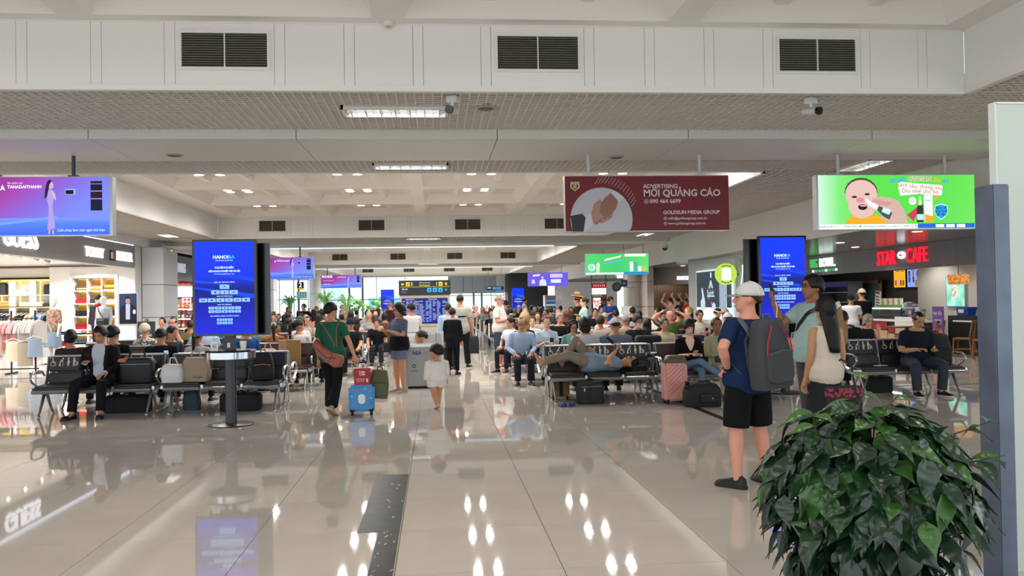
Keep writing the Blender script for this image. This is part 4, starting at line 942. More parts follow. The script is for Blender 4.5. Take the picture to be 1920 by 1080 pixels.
def body_parts(pose, fem, arms, lean, head, legs, build, belly, sleeve, plen, top, vox, curl, neck, shoe, hs=1.):
 key = (pose, fem, arms, lean, head, legs, build, belly, sleeve, plen, top, vox, curl, neck, shoe, hs)
 if key in _body: return _body[key]
 J = {}
 P = Vector((0, 0, .93 if pose == 'stand' else .535))
 t = Vector((lean[0], -lean[1], 1)).normalized(); u = Vector((1, 0, 0)); u = (u - t * u.dot(t)).normalized(); f = u.cross(t) * -1
 if f.y > 0: f = -f                                       # f points to the front (-Y)
 N = P + t * .535
 W = (.155 if fem else .182) * (1 + (build - 1) * .5)
 yaw, pit = head[0], head[1]; roll = head[2] if len(head) > 2 else 0
 hd = (t * .6 + Vector((0, 0, 1)) * .5 + f * (.12 + .25 * math.sin(pit))).normalized()
 Hc = N + hd * .136 * hs
 Mh = Matrix.Translation(Hc) @ Matrix.Rotation(yaw, 4, 'Z') @ Matrix.Rotation(roll, 4, 'Y') @ Matrix.Rotation(pit, 4, 'X') @ Matrix.Scale(hs, 4)
 lg = LEGS[legs] if isinstance(legs, str) else legs
 wb = MB(); ws = MB(); wp = MB()
 bw = build * (.9 if fem else 1.)
 # --- trunk
 prof = [(-.13, .10, .085, 0), (-.06, .150, .105, 0), (.04, .152, .108, .0), (.14, .132 if fem else .142, .100, .0), (.26, .142 if fem else .155, .108, 0), (.37, .152 if fem else .172, .108, 0), (.45, .145 if fem else .165, .090, 0), (.50, .105, .066, 0), (.535, .062, .056, 0)]
 def trunk(mb, e, lo, hi, nrings=16):
  rings = []
  for z, rx, ry, _ in prof:
   if z < lo or z > hi: continue
   bl = belly * math.exp(-((z - .10) / .15) ** 2)
   bust = (.028 if fem else .0) * math.exp(-((z - .31) / .07) ** 2)
   c = P + t * z + f * (bl * .6 + bust * .7)
   k = e * (.35 if z > .49 else 1) + (.04 if e and z < .06 and pose == 'stand' else .018 if e and z < .16 and pose == 'stand' else 0)
   rings.append(ring(c, u, f, rx * bw + k + bl * .35, ry * bw + k + bl * .6 + bust, nrings))
  mb.loft(rings)
 trunk(wb, 0, -1, 1)
 wb.tube([P + t * .50, N + t * .02, Hc - hd * .06], [.068 * (.88 if fem else 1), .054 * (.88 if fem else 1.05), .052 * (.88 if fem else 1.05)], 12)
 head_mb(wb, Mh, fem)
 lo = {'shirt': -.135, 'long': -.30, 'crop': -.02, 'dress': -.13}.get(top, -.135)
 trunk(ws, .016, -.14 if lo < -.06 else lo, neck)
 if pose == 'stand' and top == 'long':
  ws.loft([ring(P + t * -.02, u, f, .165 * bw, .125 * bw), ring(P + t * -.22, u, f, .175 * bw, .14 * bw)])
 # --- arms
 hands = []
 for s, nm in ((1, arms[0]), (-1, arms[1])):
  e_, w_ = ARMS[nm] if isinstance(nm, str) else nm
  S = P + t * .452 + u * (s * W)
  dv = lambda v: (u * (v[0] * s) + f * v[1] + t * v[2]).normalized()
  E = S + dv(e_) * .285; Wr = E + dv(w_) * .25
  a = bw * (.92 if fem else 1.0)
  wb.tube([S - u * (s * .05) - t * .01, S, S + (E - S) * .45, E, E + (Wr - E) * .3, E + (Wr - E) * .75, Wr], [.052 * a, .052 * a, .047 * a, .040 * a, .041 * a, .032 * a, .026 * a], 10, round_end=True)
  hands.append((Wr, dv(w_), S, E, s))
  sl = {'none': 0, 'cap': .25, 'short': .72, 'elbow': 1.25, 'long': 2.0}[sleeve]
  if sl:
   pts = [S - u * (s * .06) - t * .004, S + (E - S) * .05]; rr = [.066 * a, .066 * a]
   if sl <= 1: pts += [S + (E - S) * sl * .5, S + (E - S) * sl]; rr += [.064 * a, (.062 if sleeve != 'cap' else .058) * a]
   else:
    pts += [S + (E - S) * .5, E, E + (Wr - E) * .5 * min(sl - 1, 1), E + (Wr - E) * min(sl - 1, .96)]; rr += [.060 * a, .053 * a, .05 * a, .04 * a]
   ws.tube(pts, rr, 10)
  else: ws.tube([S - u * (s * .075) - t * .0, S - u * (s * .03) + t * .012], [.05 * a, .035 * a], 10)
 # --- legs
 feet = []
 for s, (kn, an) in ((1, lg[0]), (-1, lg[1])):
  Hp = P + u * (s * .088 * bw) - t * .03 if pose == 'stand' else P + Vector((s * .092 * bw, -.02, -.02))
  K = Vector((kn[0] * s, kn[1], kn[2])); A = Vector((an[0] * s, an[1], an[2]))
  b2 = bw * (.95 if fem else 1.)
  wb.tube([Hp, Hp + (K - Hp) * .5, K, K + (A - K) * .3, K + (A - K) * .7, A, A - Vector((0, 0, .02))], [.088 * b2, .074 * b2, .056 * b2, .057 * b2, .043 * b2, .036 * b2, .036 * b2], 10)
  fd = Vector((K.x - A.x, K.y - A.y, 0)); fd = Vector((s * .25, -1, 0)).normalized()
  if A.z > .12 and pose == 'stand': fz = -.55
  elif A.z > .2: fz = -.6
  else: fz = 0
  feet.append((A, fd, fz, s))
  if plen in ('long', 'short', 'knee', 'flare', 'crop'):
   q = {'long': 2, 'flare': 2, 'short': .62, 'knee': .98, 'crop': 1.7}[plen]
   wide = 1.22 if plen in ('short', 'knee', 'flare') else 1.
   pts = [Hp + t * .06 if pose == 'stand' else Hp, Hp + (K - Hp) * .3]; rr = [.10 * b2, .098 * b2 * (1 + (wide - 1) * .4)]
   if q < 1: pts += [Hp + (K - Hp) * q * .7, Hp + (K - Hp) * q]; rr += [.088 * b2 * wide, .083 * b2 * wide]
   else:
    fl = 1.55 if plen == 'flare' else 1.
    pts += [Hp + (K - Hp) * .7, K, K + (A - K) * .5 * (q - 1), K + (A - K) * (q - 1.0) + Vector((0, 0, .02 if q == 2 else 0))]; rr += [.082 * b2, .071 * b2, .064 * b2 * (1 + (fl - 1) * .5), .060 * b2 * fl]
   wp.tube(pts, rr, 12)
 if plen in ('long', 'short', 'knee', 'flare', 'crop'):
  wp.loft([ring(P + t * z, u, f, rx * bw + .008, ry * bw + .008 + (belly * .5 if z > 0 else 0)) for z, rx, ry in ((-.14, .11, .095), (-.07, .155, .112), (.0, .156, .112), (.07, .15, .107), (.10, .147, .104))])
 elif plen == 'skirt':
  if pose == 'stand': wp.loft([ring(P + t * z, u, f, rx * bw, ry * bw) for z, rx, ry in ((.10, .145, .105), (0, .17, .125), (-.15, .19, .15), (-.5, .22, .19))])
  else: wp.loft([[Vector((x * 1.0, y, z)) for x, z in circ(0, zc, .2, 14, rz_)] for y, zc, rz_ in ((.1, .53, .09), (-.1, .52, .1), (-.46, .5, .08), (-.49, .42, .13))])
 body = remesh(wb, vox, 2, 'body')
 hm = MB()
 for Wr, d, S, E, s in hands:
  up = (S - Wr); up = f * -1 * 0 + Vector((0, 0, 1)) if abs(d.z) < .75 else f
  hand_mb(hm, Wr, d, up, (1 if abs(d.z) < .75 else -1) * s * -1, curl)
 for A, fd, fz, s in feet:      # bare foot inside the shoe
  d = Vector((fd.x, fd.y, fz)).normalized(); up = Vector((0, 0, 1)); up = (up - d * up.dot(d)).normalized(); sd = d.cross(up)
  c = A - up * .045
  hm.loft([[c + d * y + sd * (w_ * math.cos(q)) + up * (max(-.032, th * math.sin(q)) + off) for q in [2 * PI * j / 10 for j in range(10)]] for y, w_, th, off in ((-.06, .012, .02, 0), (-.045, .03, .035, .0), (0, .034, .06, .0), (.06, .036, .045, -.004), (.12, .045, .026, -.014), (.165, .042, .02, -.018), (.185, .02, .012, -.02))])
 append_mb(body, hm)
 out = {'body': body, 'shirt': remesh(ws, vox, 3, 'shirt'), 'Mh': Mh, 'hands': hands, 'feet': feet, 'P': P, 't': t, 'u': u, 'f': f, 'N': N, 'W': W}
 if wp.v: out['pants'] = remesh(wp, vox, 3, 'trousers')
 # --- shoes: upper and sole in one mesh per foot
 sh = []
 for A, fd, fz, s in feet:
  d = Vector((fd.x, fd.y, fz)).normalized(); up = Vector((0, 0, 1)); up = (up - d * up.dot(d)).normalized(); sd = d.cross(up); c = A - up * .082
  m = MB()
  if shoe == 'sandal':
   m.loft([[c + d * y + sd * (w_ * math.cos(q)) + up * z for q in [2 * PI * j / 12 for j in range(12)] ] for y, w_, z in ((0, .0, 0),)] * 1) if 0 else None
   out_ = [(w_ * k, y) for k in (1,) for y, w_ in ((-.075, .02), (-.05, .036), (.03, .034), (.11, .048), (.17, .044), (.2, .018))]
   poly = [(a, b) for a, b in out_] + [(-a, b) for a, b in reversed(out_)]
   m.loft([[c + sd * a + d * b + up * z for a, b in poly] for z in (0, .022)], mi=1)
   m.tube([c + sd * .04 + d * .08 + up * .02, c + d * .1 + up * .058, c + sd * -.04 + d * .08 + up * .02], [(.008, .02)] * 3, 6)
  else:
   hi = .095 if shoe != 'flat' else .065
   m.loft([[c + d * y + sd * (w_ * math.cos(q)) + up * (.018 + max(0, (th * math.sin(q) if math.sin(q) > 0 else 0))) for q in [2 * PI * j / 12 for j in range(12)]] for y, w_, th in ((-.078, .012, hi * .5), (-.066, .034, hi * .8), (-.03, .041, hi), (.02, .040, hi * .85), (.07, .043, hi * .62), (.13, .049, .045), (.175, .045, .036), (.20, .025, .022))])
   m.loft([[c + d * y + sd * (w_ * math.cos(q)) + up * (.0 if math.sin(q) < 0 else .022) for q in [2 * PI * (j + .5) / 12 for j in range(12)]] for y, w_ in ((-.085, .014), (-.07, .038), (0, .042), (.07, .045), (.13, .052), (.18, .047), (.208, .022))], mi=1)
  sh.append(m.mesh('shoe', [BLACK, WHITE], True, 50))
 out['shoes'] = sh
 _body[key] = out
 return out
# --- hair, in head coordinates
_hair = {}
def hair_me(style):
 if style in _hair: return _hair[style]
 r = random.Random(3); m = MB(); n = 26
 P_ = {'short': (35, -6, -32, 1.14, 0, .0), 'crop': (42, 2, -26, 1.075, 0, 0), 'balding': (64, 2, -26, 1.06, 0, 0), 'full': (30, -10, -36, 1.19, 0, 0), 'bob': (34, -18, -40, 1.19, .085, 60), 'fringe': (16, -18, -40, 1.17, .10, 55),
          'long': (40, -18, -42, 1.17, .30, 70), 'longback': (40, -14, -42, 1.16, .40, 95), 'pony': (42, -4, -34, 1.09, 0, 0), 'bun': (42, -4, -34, 1.09, 0, 0), 'curly': (36, -20, -45, 1.34, .12, 60), 'mop': (24, -22, -42, 1.22, .03, 70)}[style]
 ef, es, eb, mul, drop, a0 = P_
 rings = []; K = 9
 def edge(th):
  a = abs(math.degrees(th))
  if a < 50: return ef + (es - ef) * (max(0, a - 28) / 22) ** 1.5 if a > 28 else ef
  if a < 100: return es
  return es + (eb - es) * min(1, (a - 100) / 40)
 jit = {'curly': .09, 'mop': .05, 'full': .03, 'longback': .05, 'long': .035}.get(style, .018)
 for k in range(K + 1):
  ringp = []
  for j in range(n):
   th = -PI + 2 * PI * j / n
   e0 = edge(th); el = math.radians(90 + (e0 - 90) * (k / K) ** .9) if k else math.radians(89)
   q = mul * (1 + r.uniform(-jit, jit))
   if style == 'balding' and k < 6: q = 1.005
   q *= 1 - .03 * (k == K)
   ce, se = math.cos(el), math.sin(el)
   ringp.append(Vector((.081 * q * ce * math.sin(th), .012 - .104 * q * ce * math.cos(th), .012 + .112 * q * se)))
  rings.append(ringp)
 if drop:
  base = rings[-1]; N2 = 6
  for k in range(1, N2 + 1):
   rp = []
   for j in range(n):
    th = abs(math.degrees(-PI + 2 * PI * j / n)); wgt = min(1, max(0, (th - a0) / 25)); p = base[j]
    d = drop * wgt * (k / N2)
    out_ = (1 + (.34 if style == 'longback' else .14) * math.sin((k / N2) ** .8 * PI * .8) - (.15 * (k / N2) ** 2 if style in ('long', 'bob') else 0)) if wgt > 0 else 1
    rp.append(Vector((p.x * out_ * (1 + r.uniform(-jit, jit)), p.y * (out_ if p.y > 0 else 1) + .02 * wgt * k / N2 * (1 if drop > .2 else .2), p.z - d)))
   rings.append(rp)
 last = rings[-1]; c = sum(last, Vector()) / n
 rings.append([Vector((c.x + (p.x - c.x) * .80, c.y + (p.y - c.y) * .80, p.z + .01)) for p in last])
 m.loft(rings)
 if style == 'pony':
  m.tube([(0, .11, .03), (0, .15, .04), (0, .17, -.02), (0, .16, -.12), (0, .15, -.22), (0, .15, -.30)], [.02, .03, .036, .034, .026, .010], 10)
 if style == 'bun': m.ell((0, .125, .035), (.042, .034, .042), 12, 8)
 _hair[style] = m.mesh('hair', BLACK, True, 180); return _hair[style]
def cap_me(rev=False):
 k = ('cap', rev)
 if k in _hair: return _hair[k]
 m = MB(); rings = []
 for e in (89, 75, 60, 45, 30, 15, 6): rings.append([Vector((.081 * 1.16 * math.cos(math.radians(e)) * math.sin(a), .012 - .104 * 1.13 * math.cos(math.radians(e)) * math.cos(a), .02 + .112 * 1.12 * math.sin(math.radians(e)))) for a in [2 * PI * j / 20 for j in range(20)]])
 rings.append([p * .93 + Vector((0, 0, -.006)) for p in rings[-1]])
 m.loft(rings); m.ell((0, .012, .147), (.009, .009, .006), 8, 4)
 cm = m.mesh('cap', WHITE, True, 60)
 b = MB(); sg = 1 if rev else -1
 pts = [(math.sin(a) * .074, .012 + sg * (.108 * math.cos(a))) for a in [(-1.15 + 2.3 * i / 10) for i in range(11)]]
 outp = [(math.sin(a) * .083, .012 + sg * (.10 + .088 * math.cos(a * .9))) for a in [(1.15 - 2.3 * i / 10) for i in range(11)]]
 vs = []
 for z0 in (.034, .028):
  vs += [(x, y, z0 - x * x * 2.2 - .010 * ((y - .012) * sg > .15)) for x, y in pts + outp]
 L = len(pts + outp); fs = []
 for i in range(10):
  a, c_ = i, L - 1 - i
  fs.append((a, a + 1, c_ - 1, c_)); fs.append(tuple(reversed((a + L, a + 1 + L, c_ - 1 + L, c_ + L))))
 for i in range(L): fs.append((i, (i + 1) % L, (i + 1) % L + L, i + L))
 b.add(vs, fs)
 _hair[k] = (cm, b.mesh('brim', WHITE, True, 50)); return _hair[k]
_face = {}
def face_me(fem):
 if fem in _face: return _face[fem]
 ee, bb = [], []
 for s in (-1, 1):
  ee.append(MB().ell((s * .031, -.0885, .012), (.0125, .006, .0055), 8, 5).mesh('eye', EYE_M, True))
  bb.append(MB().tube([(s * .016, -.095, .030), (s * .032, -.095, .036), (s * .048, -.086, .031)], [(.003, .004)] * 3, 5).mesh('eyebrow', EYE_M, True))
 l = MB(); l.tube([(-.022, -.0985, -.066), (0, -.1035, -.066), (.022, -.0985, -.066)], [(.003, .0055), (.004, .0075), (.003, .0055)], 6)
 _face[fem] = (ee, bb, l.mesh('mouth', LIP_M, True)); return _face[fem]
def glasses_me():
 if 'g' in _face: return _face['g']
 m = MB()
 for s in (-1, 1):
  m.tube([(s * .033 + .023 * math.cos(a), -.104, .010 + .017 * math.sin(a)) for a in [2 * PI * j / 12 for j in range(12)]], .0024, 5, close=True)
  m.tube([(s * .056, -.103, .014), (s * .074, -.06, .014), (s * .080, .01, .008)], .0024, 5)
 m.tube([(-.010, -.105, .012), (.010, -.105, .012)], .0024, 5)
 _face['g'] = m.mesh('glasses', BLACKG); return _face['g']
CLOTH = lambda c, **k: mat(c, .85, spec=.2, **k)
SK = {'light': 'd9a98c', 'tan': 'c08d6c', 'brown': '96664a', 'pale': 'e6bda2', 'pink': 'd99a82', 'dark': '7a503a'}
HC = {'black': '0e0c0c', 'brown': '3a2618', 'auburn': '6b3220', 'blond': 'b08d55', 'grey': '8d8880', 'white': 'c9c0ae', 'dbrown': '231813'}
def skinm(s): return mat(SK[s], .5, spec=.35)
def hairm(c): return mat(HC[c], .5, spec=.35, bump=.35, scale=70.)
def slot(o, m, i=0):
 o.material_slots[i].link = 'OBJECT'; o.material_slots[i].material = m
def person(label, loc, rz=0., pose='sit', h=1.68, fem=False, arms=('lap', 'lap'), lean=(0, -.05), head=(0, .1), legs=None, build=1., belly=0., shirt='dddddd', sleeve='short', pants='20222a', plen='long', top='shirt', shoes='1a1a1c', sole='dcd8d0', shoe='trainer',
           skin='tan', hair=('short', 'black'), cap=None, vox=.016, curl=.6, face=True, group=None, neck=.52, glasses=False, smat=None, pmat=None, brim=None, hs=1., wide=1.05):
 legs = legs or ('stand' if pose == 'stand' else 'sit')
 B = body_parts(pose, fem, tuple(arms), tuple(lean), tuple(head), legs, build, belly, sleeve, plen, top, vox, curl, neck, shoe, hs)
 root = empty('person', loc, rz, label, 'person', group); k = h / 1.72; root.scale = (k * wide, k * wide, k)
 def put(nm, me, m, M=None, par=root):
  o = link(nm, me, par)
  if not me.materials: me.materials.append(m)
  slot(o, m)
  if M is not None: o.matrix_local = M
  return o
 bd = put('body', B['body'], skinm(skin))
 put('shirt', B['shirt'], smat or CLOTH(shirt, bump=.12, scale=14.))
 if 'pants' in B: put({'short': 'shorts', 'knee': 'shorts', 'skirt': 'skirt'}.get(plen, 'trousers'), B['pants'], pmat or CLOTH(pants, bump=.1, scale=12.))
 Mh = B['Mh']
 if hair: put('hair', hair_me(hair[0]), hairm(hair[1]), Mh)
 if cap:
  cm, bm_ = cap_me(cap[1] == 'rev'); c = put('cap', cm, CLOTH(cap[0]), Mh); b = link('brim', bm_, c); slot(b, CLOTH(brim or cap[0]))
 if face:
  ee, bb, l = face_me(fem); put('mouth', l, LIP_M, Mh)
  for q in ee: put('eye', q, EYE_M, Mh)
  if face == 'full':
   for q in bb: put('eyebrow', q, EYE_M, Mh)
 if glasses: put('glasses', glasses_me(), BLACKG, Mh)
 if shoe != 'none':
  for m in B['shoes']:
   o = link('sandal' if shoe == 'sandal' else 'shoe', m, root); slot(o, mat(shoes, .6), 0); slot(o, mat(sole, .6), 1)
 B = dict(B); B['root'] = root; B['k'] = k; B['bw'] = build * (.9 if fem else 1.); B['belly'] = belly; B['fem'] = fem
 return root, B

PROF = [(-.13, .10, .085), (-.06, .150, .105), (.04, .152, .108), (.14, .138, .100), (.26, .150, .108), (.37, .168, .108), (.45, .160, .090), (.50, .105, .066), (.535, .062, .056)]
def surf(B, z, ang, e=.03):
 """point on the clothed trunk: height along the spine, angle 0 = front, +90 deg = the person's left"""
 for a, b in zip(PROF, PROF[1:]):
  if a[0] <= z <= b[0]: q = (z - a[0]) / (b[0] - a[0]); rx = a[1] + (b[1] - a[1]) * q; ry = a[2] + (b[2] - a[2]) * q; break
 else: rx, ry = (.15, .11) if z < 0 else (.07, .06)
 bl = B['belly'] * math.exp(-((z - .10) / .15) ** 2); c = B['P'] + B['t'] * z + B['f'] * (bl * .6)
 bust = (.02 if B['fem'] else 0) * math.exp(-((z - .31) / .07) ** 2)
 return c + B['u'] * ((rx * B['bw'] + e + bl * .35) * math.sin(ang)) + B['f'] * ((ry * B['bw'] + e + bl * .6 + bust * 1.6 * (math.cos(ang) > 0)) * math.cos(ang))
def strap(B, pts, m, name='strap', w_=.018, th=.006, e=.026):
 return MB().tube([surf(B, z, math.radians(a), e) for z, a in pts], [(w_, th)] * len(pts), 6).build(name, m, B['root'], smooth=True)
def patch(B, prof, m, name, e=.022):
 """cloth panel on the chest: rows of (height, half angle)"""
 rows = [[surf(B, z, math.radians(a), e) for a in [-h + 2 * h * i / 6 for i in range(7)]] for z, h in prof]
 mb = MB(); n = 7
 vs = [p for r in rows for p in r] + [p - B['f'] * .012 for r in rows for p in r]; N_ = n * len(rows); fs = []
 for i in range(len(rows) - 1):
  for j in range(n - 1):
   a = i * n + j; fs += [(a, a + 1, a + n + 1, a + n), (a + N_, a + n + N_, a + n + 1 + N_, a + 1 + N_)]
 mb.add(vs, fs); return mb.build(name, m, B['root'], smooth=True)
def wpos(B, p):
 r = B['root']; return Vector(r.location) + Euler(r.rotation_euler).to_matrix() @ (Vector(p) * B['k'])
def grip(B, i, along=.085, off=(0, 0, 0)):
 Wr, d, S, E, s = B['hands'][i]; return wpos(B, Wr + d * along + Vector(off))
def phone(B, i, label, col='15161a', tilt=.6, off=(0, -.02, .03), lit_=False):
 p = grip(B, i, .085, off); rz = B['root'].rotation_euler.z
 t = empty('phone', p, rz, label=label, cat='phone'); t.rotation_euler = (tilt, 0, rz)
 MB().box((0, 0, 0), (.072, .009, .148)).build('case', mat(col, .3), t, bevel=.003)
 MB().box((0, .0048, 0), (.064, .001, .138)).build('screen', mat('b8c6d8', .3, em=.7) if lit_ else BLACKG, t)
 return t
# --- far seated / standing figures: one light mesh each, skin, top, trousers, hair
_far = {}
def far_me(kind, longhair, armv):
 k = (kind, longhair, armv)
 if k in _far: return _far[k]
 m = MB(); z0 = .53 if kind == 'sit' else .93
 def rg(y, z, rx, ry, n=10): return [(rx * math.cos(2 * PI * j / n), y + ry * math.sin(2 * PI * j / n), z) for j in range(n)]
 m.loft([rg(0, z0 - .1, .15, .11), rg(.0, z0 + .1, .15, .12), rg(0, z0 + .36, .18, .12), rg(0, z0 + .46, .15, .085), rg(0, z0 + .51, .07, .06)], 1)
 m.tube([(0, 0, z0 + .47), (0, -.01, z0 + .62)], .052, 8, 0)
 h = z0 + .70
 m.ell((0, -.012, h), (.079, .095, .116), 10, 7, 0); m.tube([(0, -.10, h + .01), (0, -.118, h - .025)], [.01, .014], 5, 0)
 m.ell((0, .012, h + .026), (.09, .102, .108), 10, 7, 3)
 if longhair: m.loft([rg(.035, h + .02, .084, .07), rg(.045, h - .1, .085, .06), rg(.06, h - .25, .07, .04)], 3)
 for s in (-1, 1):
  S = (s * .185, 0, z0 + .43)
  if armv == 0: E, W_ = (s * .25, -.06, z0 + .16), (s * .12, -.26, z0 + .06)
  elif armv == 1: E, W_ = (s * .25, -.1, z0 + .16), (s * .06, -.3, z0 + .24)
  else: E, W_ = (s * .23, .02, z0 + .15), (s * .24, -.06, z0 - .1)
  m.tube([(s * .13, 0, z0 + .43), S, tuple(S[i] * .4 + E[i] * .6 for i in range(3))], [.06, .062, .056], 7, 1); m.tube([tuple(S[i] * .5 + E[i] * .5 for i in range(3)), E, W_], [.044, .042, .028], 7, 0); m.ell(W_, (.035, .045, .03), 6, 4, 0)
  if kind == 'sit': m.tube([(s * .09, 0, .5), (s * .12, -.42, .5), (s * .12, -.44, .42), (s * .12, -.42, .08)], [.1, .075, .07, .05], 8, 2); m.ell((s * .12, -.48, .045), (.045, .12, .045), 8, 4, 3)
  else: m.tube([(s * .085, 0, .95), (s * .09, -.01, .5), (s * .1, .02, .06)], [.1, .07, .05], 8, 2); m.ell((s * .1, -.04, .045), (.045, .12, .045), 8, 4, 3)
 _far[k] = m.mesh('person', [mat('c08d6c', .5), WHITE, BLACK, BLACK], True, 60); return _far[k]
def far_person(label, loc, rz, kind, h, skin, top, pants, hair, longhair, armv, group=None):
 o = link('person', far_me(kind, longhair, armv), None, loc, (0, 0, rz)); o.scale = (h / 1.72,) * 3
 for i, mm in enumerate((skinm(skin), CLOTH(top), CLOTH(pants), hairm(hair))): slot(o, mm, i)
 return tag(o, label, 'person', group)
# ================================================================== the people of the photograph
SEATED = []
def sit(px, k, way, label, y_off=0., Y=None, **kw):
 """someone on double row k: 'F' toward the camera, 'B' on the bench behind, seen from the back"""
 base = ROW_Y[k] if Y is None else Y
 y = base + .30 if way == "F" else base + 1.12
 x = xat(px, y, 600)
 for _ in range(3):
  for a, b in SEATED:
   if abs(b - y) < .4 and abs(a - x) < .5: x = a + (.5 if x >= a else -.5)
 SEATED.append((x, y))
 return person(label, (x, y + y_off, 0), (0 if way == "F" else PI) + kw.pop('rz', 0), 'sit', **kw)
def stand(px, Y, rz, label, **kw): return person(label, (xat(px, Y, 640), Y, 0), rz, 'stand', **kw)
HERO = .0115
def bag_body(parent, w_, d, h, m, name='body', r=.03, taper=1., seg=3):
 mb = MB(); mb.loft([[(x * s_, y * s_, z) for x, y in rrect(-w_ / 2, -d / 2, w_ / 2, d / 2, min(w_, d) * .3, 3)] for z, s_ in ((0, .93), (.03, 1), (h * .5, 1.0), (h * .85, 1 * taper), (h * .97, .9 * taper), (h, .75 * taper))])
 return mb.build(name, m, parent, smooth=True, angle=50)
def backpack(name, label, loc, rot, w_, h_, d, m, m2, cat='backpack', parent_kw=None, extra=None):
 t = empty(name, loc, 0, label=label, cat=cat); t.rotation_euler = rot
 bag_body(t, w_, d, h_, m, taper=.8)
 mb = MB(); mb.loft([[(x, y - d * .42, z) for x, z in rrect(-w_ * .38 * s_, h_ * .12, w_ * .38 * s_, h_ * .55, .03, 3)] and [(x * s_, -d / 2 + .005 - off, z) for x, z in rrect(-w_ * .38, h_ * .10, w_ * .38, h_ * .55, .04, 3)] for off, s_ in ((0, 1), (.03, .97), (.045, .85))])
 mb.build('front_pocket', m, t, smooth=True, angle=50)
 MB().tube([(-.04, .0, h_ - .01), (-.03, .0, h_ + .04), (.03, .0, h_ + .04), (.04, 0, h_ - .01)], [(.012, .006)] * 4, 6).build('handle', m2, t, smooth=True)
 MB().tube([(-w_ * .36, -d / 2 - .036, h_ * .52), (0, -d / 2 - .04, h_ * .56), (w_ * .36, -d / 2 - .036, h_ * .52)], .005, 5).build('zip', m2, t)
 for s in (-1, 1): MB().tube([(s * w_ * .22, d / 2 - .02, h_ * .93), (s * w_ * .27, d / 2 + .05, h_ * .7), (s * w_ * .28, d / 2 + .04, h_ * .35), (s * w_ * .34, d / 2 - .02, h_ * .08)], [(.026, .007)] * 4, 6).build('shoulder_strap', m2, t, smooth=True)
 return t
def grey_shift(o, p): o.location = p

# ---- front figures -------------------------------------------------
# man in the white cap, hands on hips
_, B = person('man in a navy T-shirt and white mesh cap, hands on hips, seen from behind', (2.655, 7.22, 0), PI + .42, 'stand', h=1.72, arms=('hip', 'hip'), legs='wide', head=(.85, -.05), build=1.06, belly=.02, shirt='16294f', sleeve='short', pants='0d0e12', plen='knee', shoes='101114', sole='1a1b1e', skin='pink', hair=('crop', 'brown'), cap=('cfcdc8', ''), vox=HERO, face='full', curl=.35, brim='a5a49e')
M_BP = mat('3c3e43', .8, bump=.2, scale=30.); M_BP2 = mat('55585d', .7)
r = B['root']; bp = backpack('backpack', 'grey hiking backpack with red zip pulls worn by the man in the white cap', (2.52 - math.sin(.42) * -.0, 7.22, .0), (0, 0, 0), .37, .57, .2, M_BP, M_BP2)
pos = wpos(B, surf(B, .02, PI, .115)); bp.location = (pos.x + .03, pos.y - .03, pos.z - .08); bp.rotation_euler = (.0, -.1, .42)
for s in (-1, 1): MB().tube([(s * .05, -.103, .53), (s * .13, -.118, .38), (s * .14, -.118, .28)], .006, 5).build('red_zip', mat('b3202a', .5), bp)
for s in (-1, 1): strap(B, [(.36, s * 152), (.44, s * 140), (.50, s * 115), (.505, s * 70), (.44, s * 42), (.30, s * 48), (.16, s * 80), (.04, s * 130)], M_BP2, 'pack_strap', .026, .008, .05)
for i in (0, 1):
 Wr, d, S, E, s = B['hands'][i]
 if s > 0: MB().tube([Wr - d * .015, Wr + d * .015], .034, 14).build('wristband', RUBBER, B['root'], smooth=True)
mm = MB().loft([[B['Mh'] @ Vector((.0755 * 1.175 * math.cos(e) * math.sin(a), .012 - .104 * 1.145 * math.cos(e) * math.cos(a), .02 + .112 * 1.135 * math.sin(e))) for a in [PI - .75 + 1.5 * i / 12 for i in range(13)] ] for e in (.12, .26)] , caps=False)
mm.build('cap_strap', WHITE, B['root'], smooth=True)
for a0 in (-.9, .0, .9):
 MB().tube([B['Mh'] @ Vector((.0755 * 1.17 * math.cos(e) * math.sin(PI + a0), .012 - .104 * 1.14 * math.cos(e) * math.cos(PI + a0), .02 + .112 * 1.13 * math.sin(e))) for e in (.1, .4, .7, 1.0, 1.3, 1.5)], .0045, 5).build('cap_seam', WHITE, B['root'], smooth=True)

# tall man with glasses in profile, holding up a phone
_, B = stand(1522, 9.5, -PI / 2 + .15, 'tall man in glasses and mint T-shirt looking up from his phone, in profile', h=1.84, arms=('down', 'raise'), head=(.0, -.02), build=1.1, belly=.02, shirt='9db9b8', sleeve='short', pants='4a4a48', plen='long', shoes='26262a', skin='brown', hair=('full', 'black'), vox=HERO, face='full', glasses=True, curl=1.)
strap(B, [(.02, -60), (.14, -35), (.26, -5), (.38, 25), (.46, 60), (.475, 100), (.42, 150), (.3, 175)], RUBBER, 'sling_strap', .022, .006)
phone(B, 1, 'phone with a charging cable held up by the tall man in glasses', tilt=.2, off=(0, -.02, .06))
g_ = grip(B, 1, .08); tag(MB().tube([g_ + Vector((0, 0, .0)), g_ + Vector((.03, -.02, -.12)), g_ + Vector((.02, -.02, -.3)), g_ + Vector((-.12, -.02, -.42))], .006, 6).build('charging_cable', WHITE, None, smooth=True), 'white charging cable hanging from the tall man\'s phone', 'cable')
q = wpos(B, surf(B, .02, PI, .10)); t = backpack('backpack', 'tan backpack on the back of the tall man in glasses', (q.x + .02, q.y - .05, q.z), (0, 0, PI / 2 + .1), .28, .50, .17, mat('8f7346', .8, bump=.2, scale=30.), mat('5b4a30', .8))
strap(B, [(.40, 40), (.47, 70), (.478, 110), (.42, 150)], mat('5b4a30', .8), 'pack_strap', .024, .007, .034)

